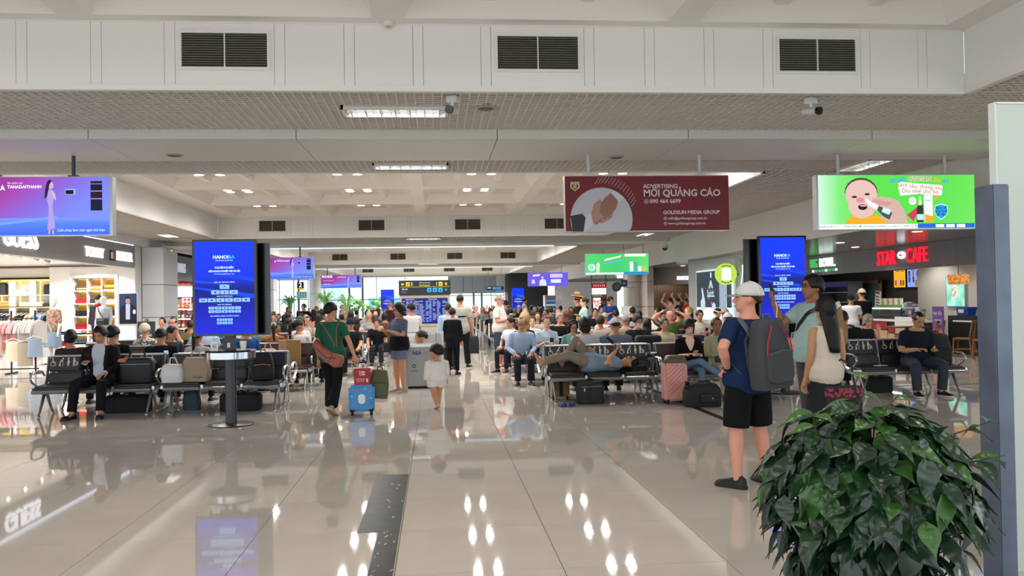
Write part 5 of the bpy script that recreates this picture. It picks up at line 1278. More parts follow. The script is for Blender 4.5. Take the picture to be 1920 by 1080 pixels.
# woman with long black hair and a claw clip
_, B = stand(1546, 8.35, PI + .25, 'woman in a cream sleeveless top with long black hair, seen from behind', h=1.585, fem=True, arms=('down', 'down'), head=(.15, .05), shirt='d9cbbd', sleeve='none', pants='26262c', plen='skirt', shoes='e0dcd6', skin='tan', hair=('longback', 'black'), vox=HERO, build=1.05, belly=.02, face=True)
cl = MB()
for s in (-1, 1):
 for i in range(4): cl.tube([(s * .005, .0, .02 - i * .014), (s * .03, .02, .022 - i * .016), (s * .042, .0, .02 - i * .016)], .005, 5)
cl.tube([(0, .012, .03), (0, .016, -.03)], .008, 6)
o = cl.build('claw_clip', mat('eeeeea', .3), B['root'], smooth=True); o.matrix_local = B['Mh'] @ Matrix.Translation((-.06, .105, .045)) @ Matrix.Rotation(.5, 4, 'Y')
t = empty('shoulder_bag', (xat(1582, 8.2, 700), 8.25, .42), -.1, label='dark woven bag with a pink patterned band beside the woman in cream', cat='bag')
MB().loft([[(x * s_, y * s_, z) for x, y in rrect(-.19, -.06, .19, .06, .03, 3)] for z, s_ in ((0, .95), (.05, 1), (.28, .98), (.30, .9))]).build('body', mat('2a2224', .8), t, smooth=True)
MB().loft([[(x * 1.02, y * 1.04, z) for x, y in rrect(-.19, -.06, .19, .06, .03, 3)] for z in (.19, .28)]).build('patterned_band', mat('a03a52', .8, kind='voro', c2='2a1a22', scale=30.), t, smooth=True)
MB().tube([(-.13, 0, .29), (-.1, 0, .5), (0, 0, .56), (.1, 0, .5), (.13, 0, .29)], .01, 6).build('handle', mat('2a2224', .8), t, smooth=True)

# seated man in navy on the right-hand bench
_, B = sit(1711, 0, 'F', 'man in a navy T-shirt and grey jeans bent over his phone on the right bench', Y=13.1, h=1.74, arms=('phone', 'phone'), head=(.0, .55), lean=(0, .22), legs='sitwide', build=1.15, belly=.05, shirt='151c2b', pants='333c47', shoes='15161a', sole='d8d2c6', skin='tan', hair=('crop', 'black'), vox=HERO, face='full')
phone(B, 0, 'phone held low by the man in navy on the right bench', tilt=1.0, off=(-.05, -.02, .02))
for i in (0,): Wr, d, S, E, s = B['hands'][i]; MB().tube([Wr - d * .03, Wr - d * .01], .033, 14).build('wristwatch', ALU, B['root'], smooth=True)
t = backpack('backpack', 'large black backpack slumped on the right bench beside the man in navy', (8.1, 13.42, .47), (-.15, .12, .1), .46, .50, .26, mat('101113', .8, bump=.2, scale=30.), mat('1c1d20', .7))
for sgn, (px, py) in enumerate(((1655, 692),)):
 t = empty('paper_slip', (xat(1652, 13.35, 690), 13.36, .468), .3, label='folded white paper lying on the empty seat of the right bench', cat='paper')
 MB().box((0, 0, .004), (.2, .12, .006)).build('sheet', WHITE, t); MB().box((.01, .01, .009), (.17, .1, .003), rz=.1).build('fold', mat('d8d6d0', .6), t)
t = empty('bag', (7.25, 13.75, 0), .1, label='black bag on the floor under the right-hand bench', cat='bag'); bag_body(t, .5, .26, .26, mat('0f1012', .8)); MB().tube([(-.1, 0, .25), (-.06, -.05, .30), (.06, -.05, .30), (.1, 0, .25)], .012, 6).build('handle', RUBBER, t, smooth=True)
sit(1596, 0, 'B', 'black-shirted person sitting behind the right bench, hunched to one side', Y=13.1, h=1.74, arms=('lap', 'lap'), head=(-.7, .2), lean=(.12, .2), shirt='17181c', build=1.15, skin='tan', hair=('short', 'black'), face=False)
sit(1580, 1, 'B', 'person in a blue cap, mostly hidden behind the tan backpack', h=1.66, shirt='2a2f3a', cap=('2c4a86', ''), skin='tan', face=False)
sit(1621, 1, 'F', 'silver-haired woman in red glasses resting her chin on one hand', h=1.6, fem=True, arms=('face', 'lap'), head=(.1, .25), lean=(0, .2), shirt='1c1c20', sleeve='none', skin='pink', hair=('bob', 'grey'), glasses=True)

# man lying across three seats
lyA = ((.10, -.38, .74), (.10, -.02, .52)); lyB = ((.19, -.13, .56), (.16, -.05, .155))
_, B = person('man lying on his back across the priority bench, one knee raised', (1.52, 13.70, .60), 0, 'stand', h=1.70, arms=(((.45, .1, -.9), (-.35, .75, .75)), ((.25, .25, -.95), (-.75, .35, -.45))), head=(.35, .12), legs=(lyB, lyA), shirt='7c93a6', pants='85796b', skin='tan', hair=('short', 'black'), shoe='none', vox=HERO, face='full', glasses=True, build=1.05)
r = B['root']; r.rotation_euler = Matrix(((0, 0, 1), (-1, 0, 0), (0, -1, 0))).to_euler()
t = empty('pillow_bag', (3.22, 13.72, .462), .1, label='soft black bag used as a pillow by the lying man', cat='bag'); bag_body(t, .26, .3, .09, mat('15161a', .85)); MB().tube([(.1, -.1, .08), (.13, -.12, .11), (.16, -.1, .08)], .008, 6).build('handle', RUBBER, t)
# the two women on the brown bench
_, B = sit(1287, 0, 'F', 'woman in a black V-neck top and jeans with crossed legs, behind a pink suitcase', h=1.66, fem=True, arms=('phone', 'phone'), head=(.05, .45), lean=(0, .16), legs=(((.10, -.44, .50), (.10, -.40, .085)), ((-.07, -.46, .64), (-.42, -.66, .36))), shirt='0d0d12', sleeve='elbow', pants='62809c', plen='crop', shoe='none', skin='pale', hair=('fringe', 'black'), vox=HERO, face='full')
patch(B, [(.515, 24), (.46, 26), (.38, 16), (.30, 5)], skinm('pale'), 'neckline', .034)
phone(B, 0, 'pink phone in the hands of the woman in black', col='d8a8b0', tilt=1.1, off=(-.03, -.02, .02))
_, B = sit(1334, 0, 'F', 'woman in a beige sweater and cream trousers, one hand by her ear', h=1.66, fem=True, arms=('face', 'fold'), head=(-.05, .05), lean=(0, -.05), legs=(((.17, -.43, .51), (.24, -.62, .085)), ((.07, -.45, .52), (.12, -.68, .085))), shirt='a29a7e', sleeve='long', pants='b5a98f', shoes='1c1c1c', skin='brown', hair=('bun', 'black'), vox=HERO, face='full')
t = empty('pouch', (xat(1350, 13.2, 675), 13.14, .60), -.2, label='small black pouch on the lap of the woman in beige', cat='pouch'); bag_body(t, .2, .06, .1, mat('0e0e10', .6)); MB().tube([(-.07, -.033, .075), (.07, -.033, .075)], .004, 5).build('zip', ALU_D, t)

# seated man in the dark suit
_, B = sit(190, 0, 'F', 'man in a dark suit and pale shirt reading his phone on the left bench', h=1.72, arms=('lap', 'phone'), head=(-.1, .42), lean=(-.02, -.02), legs=(((.16, -.44, .50), (.16, -.50, .085)), ((.20, -.44, .50), (.20, -.56, .085))), shirt='14151b', sleeve='long', pants='101117', shoes='0e0e10', sole='17171a', skin='tan', hair=('full', 'black'), vox=HERO, face='full', build=1.05, shoe='flat')
patch(B, [(.53, 40), (.46, 30), (.36, 27), (.24, 24), (.10, 24), (.0, 26)], CLOTH('c6cad8'), 'shirt_front', .024)
for s in (-1, 1): strap(B, [(.50, s * 52), (.44, s * 36), (.34, s * 30), (.2, s * 27)], CLOTH('1b1c23'), 'lapel', .028, .006, .028)
phone(B, 1, 'dark phone held up by the man in the dark suit', tilt=.35, off=(.02, -.02, .05))
for s in (0, 1): Wr, d, S, E, sd = B['hands'][s]; MB().tube([Wr - d * .035, Wr - d * .0], .036, 12).build('shirt_cuff', CLOTH('d2d6e2'), B['root'], smooth=True)

# woman in green with the sling bag and the cases
_, B = stand(622, 12.85, PI - .25, 'woman in a green blouse with a brown sling bag pulling a blue case', h=1.63, fem=True, arms=('down', 'pull'), head=(-.45, .05), legs='walk', shirt='1f5b44', sleeve='short', pants='121318', plen='flare', shoes='b7a48c', sole='8a7b66', shoe='flat', skin='tan', hair=('short', 'black'), vox=HERO, face=True, build=1.12)
TERRA = mat('9a5b48', .7, bump=.15, scale=20.)
q = wpos(B, surf(B, .03, PI, .09)); t = empty('sling_bag', (q.x + .03, q.y, q.z), -.25, label='large terracotta sling bag across the back of the woman in green', cat='bag')
mb = MB(); mb.loft([[(x * s_ - .02, -off, z * s_ - .06) for x, z in [(-.22, .2), (-.16, .06), (-.02, -.06), (.12, -.15), (.2, -.14), (.235, -.05), (.22, .02), (.1, .06), (-.05, .14), (-.17, .26)]] for off, s_ in ((-.07, .9), (-.04, 1), (.04, 1), (.075, .88))]); mb.build('body', TERRA, t, smooth=True, angle=60)
MB().tube([(-.17, -.078, .08), (-.02, -.082, -.06), (.13, -.078, -.07)], .005, 5).build('zip', mat('5b2f26', .6), t)
MB().tube([(.0, -.081, -.16), (.07, -.083, -.03), (.05, -.08, .01)], .004, 5).build('seam', mat('5b2f26', .6), t)
strap(B, [(.06, 215), (.2, 205), (.34, 180), (.44, 160), (.478, 120), (.46, 80)], TERRA, 'sling_strap', .008, .005, .028); strap(B, [(.08, 222), (.25, 220), (.4, 218), (.475, 240)], TERRA, 'sling_strap', .007, .005, .028)
sx_, sy_ = -1.09, 12.68
t = empty('suitcase', (sx_, sy_, 0), .06, label='bright blue hard-shell children\'s suitcase on black wheels', cat='suitcase')
BL = mat('2a86c4', .22); mb = MB(); mb.box((0, 0, .245), (.37, .23, .385)); mb.build('shell', BL, t, bevel=.035)
for x in (-.135, .135):
 MB().box((x, 0, .075), (.07, .24, .05)).build('corner_guard', RUBBER, t, bevel=.012)
 MB().tube([(x - .018, -.05, .032), (x + .018, -.05, .032)], .032, 14).build('wheel', RUBBER, t, smooth=True); MB().tube([(x - .018, .08, .032), (x + .018, .08, .032)], .032, 14).build('wheel', RUBBER, t, smooth=True)
for s in (-1, 1): MB().tube([(s * .07, .1, .43), (s * .07, .1, .74)], .009, 6).build('pull_rod', ALU, t)
MB().tube([(-.08, .1, .745), (.08, .1, .745)], .016, 8).build('pull_handle', RUBBER, t, smooth=True)
for k, (x, z, c) in enumerate(((-.13, .37, 'd86a7a'), (.12, .35, 'd86a7a'), (-.14, .28, '9fd8f0'), (.13, .25, 'd9d9e8'), (-.12, .16, 'd86a7a'), (.13, .17, '3a4aa0'), (.05, .39, '9fd8f0'))):
 flat([(x + (.016 if i % 2 == 0 else .007) * math.cos(i * PI / 5 + 1.57), z + (.016 if i % 2 == 0 else .007) * math.sin(i * PI / 5 + 1.57)) for i in range(10)], mat(c, .4), t, 'star_decal', -.1155, .0008)
flat(rrect(-.05, .17, .05, .31, .045, 5), mat('dfe4ee', .4), t, 'white_decal', -.1155, .0008)
t = empty('gift_bag', (sx_ + .01, sy_ - .02, .438), .05, label='red carrier bag with white lettering on top of the blue suitcase', cat='bag')
MB().loft([[(x * s_, y * s_, z) for x, y in rrect(-.115, -.075, .115, .075, .012, 2)] for z, s_ in ((0, .95), (.24, 1.06))]).build('body', mat('a41f2c', .45), t, smooth=True)
for s in (-1, 1): MB().tube([(-.05, s * .07, .235), (-.035, s * .05, .3), (.035, s * .05, .3), (.05, s * .07, .235)], .006, 5).build('handle', WHITE, t, smooth=True)
for s, z in (('TAM', .185), ('TAM', .15)): text(s, .042, mat('f0dcd8', .5), t, (0, -.0805, z), extrude=.0006, bold=.001)
for k in range(3): flat(rect(-.085, .05 + k * .018, .03 + k * .01, .058 + k * .018), mat('d89a98', .5), t, 'small_print', -.0765, .0006)
flat(rect(.06, .04, .085, .09), mat('e8d8d4', .5), t, 'label', -.0765, .0006)
t = backpack('backpack', 'olive green backpack strapped behind the blue suitcase', (sx_ + .2, sy_ + .22, .21), (0, .12, .4), .3, .42, .2, mat('5a5f45', .8, bump=.2, scale=25.), mat('3f442f', .8))

# woman in blue reading her phone in the aisle
_, B = stand(748, 15.5, -.95, 'woman in a grey-blue T-shirt and denim shorts checking her phone in the aisle', h=1.60, fem=True, arms=('phone', 'phone'), head=(-.15, .25), shirt='596276', sleeve='short', pants='66738c', plen='short', shoes='8b8478', sole='cfc8ba', skin='tan', hair=('bob', 'black'), vox=HERO, face='full', build=1.15, glasses=True)
MB().loft([[surf(B, z, a, e) for a in [2 * PI * j / 18 for j in range(18)]] for z, e in ((.16, .05), (.12, .058), (-.02, .075), (-.11, .07))]).build('tied_jacket', CLOTH('121319'), B['root'], smooth=True)
phone(B, 0, 'red-cased phone held by the woman in grey-blue', col='c0342c', tilt=.5)
p = wpos(B, surf(B, -.02, math.radians(-60), .09)); t = empty('bag', (p.x, p.y, p.z - .12), -.9, label='small black shoulder bag at the hip of the woman in grey-blue', cat='bag'); bag_body(t, .24, .09, .18, mat('15171a', .6)); MB().tube([(-.1, 0, .16), (-.03, 0, .36), (.06, .05, .55), (.1, .08, .62)], .006, 5).build('strap', RUBBER, t)
# toddlers
stand(818, 13.25, PI + .35, 'toddler in a white shirt and white shorts walking away down the aisle', h=.86, arms=('down', 'down'), legs='walk2', hs=1.9, build=1.45, wide=1.22, shirt='dedad4', sleeve='long', pants='dcd8d2', plen='short', shoes='c4b398', sole='b09c80', skin='tan', hair=('short', 'black'), head=(.25, .0), vox=HERO, shoe='flat')
stand(789, 17.3, -1.2, 'small child in a pale blue T-shirt and face mask behind the steel bins', h=.93, arms=('reach', 'lap'), hs=1.8, build=1.35, wide=1.2, shirt='b9c6d2', pants='4a5666', plen='short', skin='tan', hair=('short', 'black'), head=(-.1, .1))
# walking away down the aisle
stand(849, 19.15, PI - .1, 'person in a black suit with short dark hair walking away down the aisle', h=1.47, fem=True, arms=('down', 'down'), shirt='101014', sleeve='long', top='long', pants='0d0d10', plen='long', shoes='0c0c0e', sole='141416', skin='tan', hair=('short', 'black'), vox=HERO, build=1.1, face=False)
_, B = stand(841, 20.4, PI + .1, 'man in a pale blue shirt carrying a red bag, behind the black suit', h=1.56, arms=('down', 'down'), shirt='a9c0d6', sleeve='long', pants='23262c', skin='tan', hair=('short', 'black'), face=False)
p = grip(B, 0, .1); t = empty('gift_bag', (p.x, p.y, p.z - .42), .1, label='red carrier bag in the hand of the man in pale blue', cat='bag'); bag_body(t, .3, .12, .36, mat('a81e2a', .5)); MB().tube([(-.06, 0, .35), (0, 0, .43), (.06, 0, .35)], .007, 5).build('handle', WHITE, t)
_, B = stand(864, 21.0, PI - .15, 'tall man in a grey polo with a black chest stripe walking away', h=1.78, arms=('down', 'down'), legs='wide', shirt='a9a69c', pants='17181d', skin='tan', hair=('crop', 'black'), face=False, build=1.1)
MB().loft([[surf(B, z, a, .0225) for a in [2 * PI * j / 20 for j in range(20)]] for z in (.27, .30)]).build('chest_stripe', CLOTH('1a1a1e'), B['root'], smooth=True)
p = grip(B, 1, .1); t = empty('bag', (p.x + .02, p.y, p.z - .44), .2, label='dark backpack carried low by the man in the grey polo', cat='bag'); bag_body(t, .3, .18, .42, mat('20262e', .7)); MB().tube([(-.05, 0, .41), (0, 0, .46), (.05, 0, .41)], .01, 6).build('handle', RUBBER, t)
stand(771, 18.6, PI + .5, 'person in a white T-shirt half hidden behind the woman in grey-blue', h=1.6, arms=('down', 'phone'), shirt='dcdcda', pants='2a2c33', skin='tan', hair=('short', 'black'))
# man in the white polo with a paper cup
_, B = stand(938, 21.1, PI / 2 - .35, 'grey-haired man in a white polo and blue shorts with a paper cup', h=1.74, arms=('cup', 'cup'), head=(.1, .22), belly=.08, build=1.18, shirt='dedad2', pants='34465e', plen='knee', skin='pink', hair=('crop', 'grey'), shoe='sandal', shoes='1a1a1a', sole='222226', vox=HERO, face='full')
p = grip(B, 1, .09, (0, 0, .0)); t = empty('paper_cup', (p.x, p.y, p.z - .02), 0, label='coffee cup with white lid in the hand of the man in the white polo', cat='cup'); MB().lathe([(.03, 0), (.041, .12)], n=14).build('cup', mat('6a4a3a', .6), t, smooth=True); MB().lathe([(.044, .12), (.044, .132), (.03, .138)], n=14).build('lid', WHITE, t, smooth=True)
stand(948, 30, -2.6, 'person in grey standing just behind the man in the white polo', h=1.62, shirt='7c828a', skin='tan', hair=('short', 'black'), face=False)

# ---- left block ------------------------------------------------------
sit(133, 0, 'B', 'person with thick black hair and a dark patterned top behind the suited man\'s bench', h=1.62, arms=('lap', 'side'), head=(.1, .2), shirt='3a2d2f', skin='tan', hair=('mop', 'black'), face=False)
sit(213, 0, 'B', 'person with short black hair just behind the suited man\'s head', h=1.70, head=(-.3, 0), shirt='17181c', skin='tan', hair=('full', 'black'), face=False)
_, B = sit(301, 0, 'B', 'man in a navy T-shirt seen from behind, looking at a lit phone', h=1.63, arms=('lap', 'phone'), head=(-.2, .3), lean=(.05, .15), shirt='161b29', build=1.15, skin='tan', hair=('short', 'black'), face=False)
p = at(312, 662, 14.2); t = empty('phone', p, PI, label='lit phone screen in front of the navy T-shirt man', cat='phone'); t.rotation_euler = (.3, 0, 0); MB().box((0, 0, 0), (.075, .009, .15)).build('case', BLACKG, t, bevel=.003); MB().box((0, -.005, 0), (.066, .001, .09)).build('screen', mat('b8d0e8', .3, em=.8), t)
sit(368, 0, 'B', 'woman with a long black ponytail and white T-shirt, back turned', h=1.60, fem=True, head=(-.1, .25), lean=(0, .1), shirt='cfcdcc', skin='tan', hair=('pony', 'black'), face=False)
sit(272, 1, 'B', 'older woman with blonde-grey hair and a patterned blouse, back turned', h=1.66, fem=True, head=(-.35, .05), skin='pink', hair=('full', 'white'), smat=mat('d8d8cc', .85, kind='voro', c2='4a5a50', scale=26.), face=False, build=1.1)
sit(314, 1, 'F', 'dark-haired man in profile leaning forward beside the blonde woman', h=1.62, rz=.9, head=(.3, .2), lean=(0, .2), shirt='2a3440', skin='tan', hair=('short', 'black'))
sit(323, 2, 'F', 'man in glasses and an olive T-shirt with a hand at his open mouth', h=1.76, arms=('face', 'lap'), head=(-.1, -.05), shirt='4e4f40', skin='pink', hair=('crop', 'brown'), glasses=True, build=1.1)
sit(378, 1, 'B', 'man in a pale blue shirt hunched below the totem screen, back turned', h=1.72, head=(.2, .5), lean=(0, .38), shirt='9fb2c9', build=1.25, skin='tan', hair=('short', 'black'), face=False)
sit(357, 2, 'B', 'person in khaki behind the pale blue shirt, mostly hidden', h=1.66, shirt='7d7352', head=(.3, .2), skin='tan', hair=('short', 'dbrown'), face=False)
sit(402, 3, 'F', 'person in a blue shirt partly hidden by the totem', h=1.6, shirt='4a6a94', skin='tan', hair=('short', 'black'))
sit(456, 1, 'F', 'man in a royal blue polo turned sideways beside the totem pole', h=1.66, rz=.7, head=(.5, .25), lean=(0, .15), shirt='1c4a86', build=1.15, skin='tan', hair=('short', 'black'))
sit(486, 2, 'F', 'person in a grey-green shirt looking down, right of the totem', h=1.62, head=(.1, .55), lean=(0, .25), shirt='6d7a76', skin='tan', hair=('balding', 'black'))
_, B = sit(512, 1, 'B', 'woman in a rust patterned wrap with a black ponytail and cream scrunchie', h=1.66, fem=True, head=(.25, .2), smat=mat('7d4a30', .85, kind='voro', c2='a8713c', scale=18.), skin='tan', hair=('pony', 'black'), build=1.15, face=False)
o = MB().tube([(.035 * math.cos(a), .0, .035 * math.sin(a)) for a in [2 * PI * j / 10 for j in range(10)]], .016, 6, close=True).build('scrunchie', CLOTH('dccfb8'), B['root'], smooth=True); o.matrix_local = B['Mh'] @ Matrix.Translation((0, .135, .035))
sit(547, 1, 'B', 'woman in a white T-shirt with a high ponytail turned to the right', h=1.70, fem=True, head=(-1.1, .1), shirt='d4d0cb', skin='tan', hair=('pony', 'black'))
sit(578, 1, 'B', 'woman in a white blouse with a dark bob bent forward, back turned', h=1.60, fem=True, head=(0, .45), lean=(0, .22), shirt='dedbd2', sleeve='long', skin='tan', hair=('bob', 'dbrown'), build=1.15, face=False)
sit(563, 2, 'F', 'young woman in a white T-shirt facing the camera, reading', h=1.72, fem=True, head=(.1, .35), shirt='cfcdc8', skin='tan', hair=('bob', 'black'), arms=('phone', 'phone'))
sit(577, 3, 'F', 'man in a grey shirt resting his face on one hand', h=1.68, arms=('face', 'lap'), head=(-.3, .25), shirt='a5a5a3', skin='tan', hair=('crop', 'black'))
sit(499, 3, 'F', 'person in a bright blue cap and navy shirt turned away', h=1.70, rz=-1., head=(-.4, .2), shirt='1d2740', cap=('2e7fb6', ''), skin='pink')
sit(507, 2, 'B', 'person in a dark brown cap bending low', h=1.6, head=(.5, .5), lean=(-.1, .3), shirt='23211f', cap=('2b211c', ''), skin='tan', face=False)
sit(539, 2, 'F', 'dark-haired person in a maroon shirt beside the ponytail', h=1.60, head=(.5, .1), shirt='5a2622', skin='brown', hair=('mop', 'black'))
sit(602, 2, 'F', 'person with a round cream hat sitting left of the woman in green', h=1.58, fem=True, head=(0, .5), shirt='cbb59a', skin='pink', hair=('long', 'brown'), cap=('e8e0cc', ''))
sit(616, 3, 'F', 'bearded man in a black shirt beyond the cream hat', h=1.66, shirt='17181a', skin='brown', hair=('crop', 'black'))
sit(613, 4, 'F', 'man in a dark green shirt facing the camera in the fifth row', h=1.78, shirt='26363a', skin='tan', hair=('short', 'black'))
sit(657, 2, 'F', 'man in a navy cap and black T-shirt with crossed legs at the aisle', h=1.64, arms=('knee', 'knee'), legs='cross', head=(.3, .15), shirt='121318', pants='1a1b20', cap=('1c2230', ''), skin='tan')
sit(668, 3, 'B', 'person with long dark hair and a pink top at the left aisle', h=1.62, fem=True, shirt='d5a9a4', skin='tan', hair=('long', 'dbrown'), face=False)
sit(694, 3, 'B', 'man in a grey T-shirt with a dark sling strap, back turned', h=1.66, shirt='8f8f8d', skin='tan', hair=('short', 'black'), face=False)
sit(707, 3, 'F', 'young man in a black T-shirt leaning on his knees by the aisle', h=1.6, lean=(0, .25), head=(0, .35), shirt='14151a', skin='tan', hair=('short', 'black'), arms=('knee', 'knee'))
sit(722, 4, 'B', 'person in a dark checked shirt at the aisle end of the left block', h=1.7, smat=mat('4f4a46', .85, kind='check', c2='2c2a2a', scale=26.), skin='tan', hair=('mop', 'black'), face=False)
for px, Y, rz, lab, kw in ((541, 35, .4, 'girl in a white T-shirt and black shorts standing near the far left windows', dict(h=1.5, fem=True, shirt='d6d4d0', pants='17171a', plen='short', hair=('bob', 'black'))),
                           (570, 33, -.5, 'man in a black T-shirt standing against the bright windows', dict(h=1.62, shirt='15161a', pants='1a1d24', hair=('short', 'black'), arms=('hip', 'down'))),
                           (594, 34, .1, 'woman in a dark dress with both hands at her waist by the windows', dict(h=1.52, fem=True, shirt='1d1e24', pants='1d1e24', hair=('bun', 'black'), arms=('phone', 'phone'))),
                           (644, 31, 1.2, 'grey-haired person in grey standing beyond the green blouse', dict(h=1.56, shirt='9a9c9a', skin='pink', hair=('crop', 'grey'), arms=('down', 'raise'))),
                           (732, 31, -2.2, 'bald man in a maroon shirt standing by the far blue totem', dict(h=1.63, shirt='4a1f2b', skin='pink', hair=('balding', 'grey'))),
                           (985, 38, 1.6, 'person in grey standing by the dark wall beside the blue totem', dict(h=1.72, shirt='8a8c8e', hair=('short', 'black'), head=(0, .3)))):
 stand(px, Y, rz, lab, **kw)

# ---- right block -----------------------------------------------------
_, B = sit(977, 1, 'F', 'balding man in glasses and a pale blue shirt at the aisle end', h=1.68, head=(-.1, .4), lean=(0, .05), arms=('lap', 'lap'), shirt='a8bbdc', sleeve='long', pants='22242a', skin='tan', hair=('balding', 'black'), glasses=True)
_, B = sit(1073, 1, 'F', 'woman in a sea-green shirt with black headphones looking down', h=1.58, fem=True, head=(.05, .45), lean=(.0, .12), shirt='6fa39a', sleeve='long', skin='tan', hair=('long', 'black'), glasses=True, build=1.1)
hp = MB()
hp.tube([(.092 * math.cos(a), .0, .02 + .135 * math.sin(a)) for a in [PI * j / 10 for j in range(11)]], .012, 6)
for s in (-1, 1): hp.ell((s * .092, .0, -.005), (.022, .035, .045), 10, 6)
o = hp.build('headphones', mat('141416', .5), B['root'], smooth=True); o.matrix_local = B['Mh']
_, B = sit(1033, 1, 'F', 'woman with red-brown hair and a light blue T-shirt holding her phone', h=1.70, fem=True, head=(-.1, .3), arms=('chest', 'phone'), shirt='b4c8dc', skin='pale', hair=('bun', 'auburn'))
phone(B, 0, 'dark phone in the hands of the red-haired woman', tilt=.5)
sit(1243, 1, 'F', 'woman in a beige jacket with an arm stretched along the seat backs', h=1.58, fem=True, arms=('lap', 'side'), head=(.05, .0), lean=(.06, -.05), shirt='c4b492', sleeve='long', skin='tan', hair=('short', 'black'), build=1.15)
_, B = sit(1212, 1, 'F', 'young man in a white face mask with a dark bag on his lap', h=1.68, head=(.25, .3), shirt='20222a', skin='tan', hair=('full', 'black'))
o = MB().loft([[Vector((x * .05, -.095 - .016 * (1 - x * x), z)) for x in (-1.1, -.6, 0, .6, 1.1)] + [Vector((x * .05, -.08, z)) for x in (1.1, 0, -1.1)] for z in (-.105, -.07, -.025)]).build('face_mask', WHITE, B['root'], smooth=True); o.matrix_local = B['Mh']
t = empty('bag', (xat(1218, 15.9, 640), 16.02, .62), 0, label='large black bag on the lap of the masked young man', cat='bag'); bag_body(t, .5, .2, .3, mat('14161c', .7)); MB().tube([(-.1, 0, .3), (0, 0, .36), (.1, 0, .3)], .01, 6).build('handle', RUBBER, t, smooth=True)
_, B = sit(1099, 0, 'B', 'woman in a white blouse with a black bob, back turned, behind the lying man', h=1.70, fem=True, head=(.1, .15), lean=(.03, .08), shirt='cfd0d4', sleeve='long', skin='tan', hair=('bob', 'black'), build=1.2, face=False)
strap(B, [(.42, 150), (.25, 190), (.05, 225)], mat('c9b9a8', .6), 'thin_strap', .006, .004)
_, B = sit(1155, 0, 'B', 'person in a white reversed cap and grey-blue shirt with a black sling strap', h=1.66, head=(.15, .3), lean=(0, .12), shirt='6e7788', sleeve='elbow', skin='tan', hair=('crop', 'dbrown'), cap=('d4d4d6', ''), build=1.25, face=False)
strap(B, [(.46, 130), (.36, 160), (.2, 190), (.05, 215)], RUBBER, 'sling_strap', .024, .006)
_, B = sit(1125, 1, 'B', 'brown-haired man in a beige shirt with a small black backpack, back turned', h=1.66, shirt='b9b0a4', build=1.25, skin='pink', hair=('full', 'brown'), face=False, head=(-.1, .1))
p = wpos(B, surf(B, .1, PI, .1)); t = backpack('backpack', 'small black backpack with a gold stripe on the beige-shirted man\'s back', (p.x + .12, p.y - .02, p.z - .1), (0, 0, 0), .27, .36, .14, mat('131417', .7), RUBBER); flat(rect(-.1, .17, .1, .18), mat('a8863c', .5), t, 'gold_stripe', -.118, .003)
sit(1134, 2, 'B', 'bald man in white beside the brown-haired man, back turned', h=1.68, shirt='d8d4ce', skin='pink', hair=('balding', 'grey'), face=False, head=(.2, .3))
sit(1174, 1, 'B', 'man with grey hair and an olive-grey T-shirt, back turned', h=1.66, shirt='8d897b', build=1.28, skin='pink', hair=('crop', 'grey'), face=False, head=(-.1, .25), lean=(0, .1))
sit(1190, 1, 'B', 'woman with dark hair resting her head on her hand, back turned', h=1.56, fem=True, arms=('lap', 'head'), lean=(.05, .2), head=(-.4, .3), shirt='2c2a2c', skin='tan', hair=('long', 'black'), face=False)
sit(1022, 2, 'B', 'man with cropped hair in a grey hooded top, back turned', h=1.7, shirt='9a9d92', sleeve='long', build=1.25, skin='pink', hair=('crop', 'brown'), face=False)
sit(1073, 2, 'B', 'man in a black cap and white shirt with a hand behind his head', h=1.62, arms=('lap', 'head'), shirt='d6d2ce', sleeve='long', cap=('15161a', ''), skin='tan', face=False)
sit(1050, 2, 'F', 'grey-haired man in a black T-shirt smiling at the camera', h=1.70, head=(.05, .2), shirt='131316', skin='pink', hair=('full', 'grey'), build=1.15)
sit(1065, 3, 'B', 'woman with long auburn hair turned to the right', h=1.72, fem=True, head=(-1.2, .05), shirt='1c191b', skin='pink', hair=('long', 'auburn'))
sit(998, 2, 'F', 'short-haired woman in a white top facing the camera', h=1.62, fem=True, head=(-.1, .1), shirt='dcd8d0', skin='pale', hair=('short', 'brown'))
sit(1009, 2, 'B', 'blond person in a black shirt in profile', h=1.74, rz=.6, head=(.7, .1), shirt='17171a', skin='pale', hair=('short', 'blond'))
sit(982, 1, 'B', 'woman with big curly blonde hair in black, back turned', h=1.70, fem=True, shirt='15151a', skin='pink', hair=('curly', 'blond'), face=False)
sit(963, 2, 'F', 'person in a white blouse and dark skirt beside the man with the cup', h=1.6, fem=True, rz=-.6, head=(-.5, .3), shirt='d5d6da', skin='tan', hair=('short', 'black'))
_, B = sit(1312, 2, 'F', 'woman in a white top with hair pulled back, typing on her phone', h=1.72, fem=True, head=(.05, .35), arms=('phone', 'phone'), shirt='cbc3b6', skin='tan', hair=('bun', 'black'))
phone(B, 0, 'phone of the woman with hair pulled back', tilt=.6)
_, B = sit(1339, 3, 'F', 'person in a white headband leaning the head on one hand', h=1.72, fem=True, arms=('face', 'lap'), head=(.3, .3), lean=(.1, .15), shirt='c9bfb4', skin='tan', hair=('short', 'dbrown'))
o = MB().loft([[(.088 * math.sin(a), .010 - .112 * math.cos(a), z) for a in [2 * PI * j / 18 for j in range(18)]] for z in (.045, .075)]).build('headband', WHITE, B['root'], smooth=True); o.matrix_local = B['Mh']
sit(1359, 2, 'B', 'person in a tan cap turned away, beneath the lightbox advert', h=1.72, shirt='c8c4ba', cap=('b3a288', ''), skin='tan', face=False, hair=('crop', 'brown'))
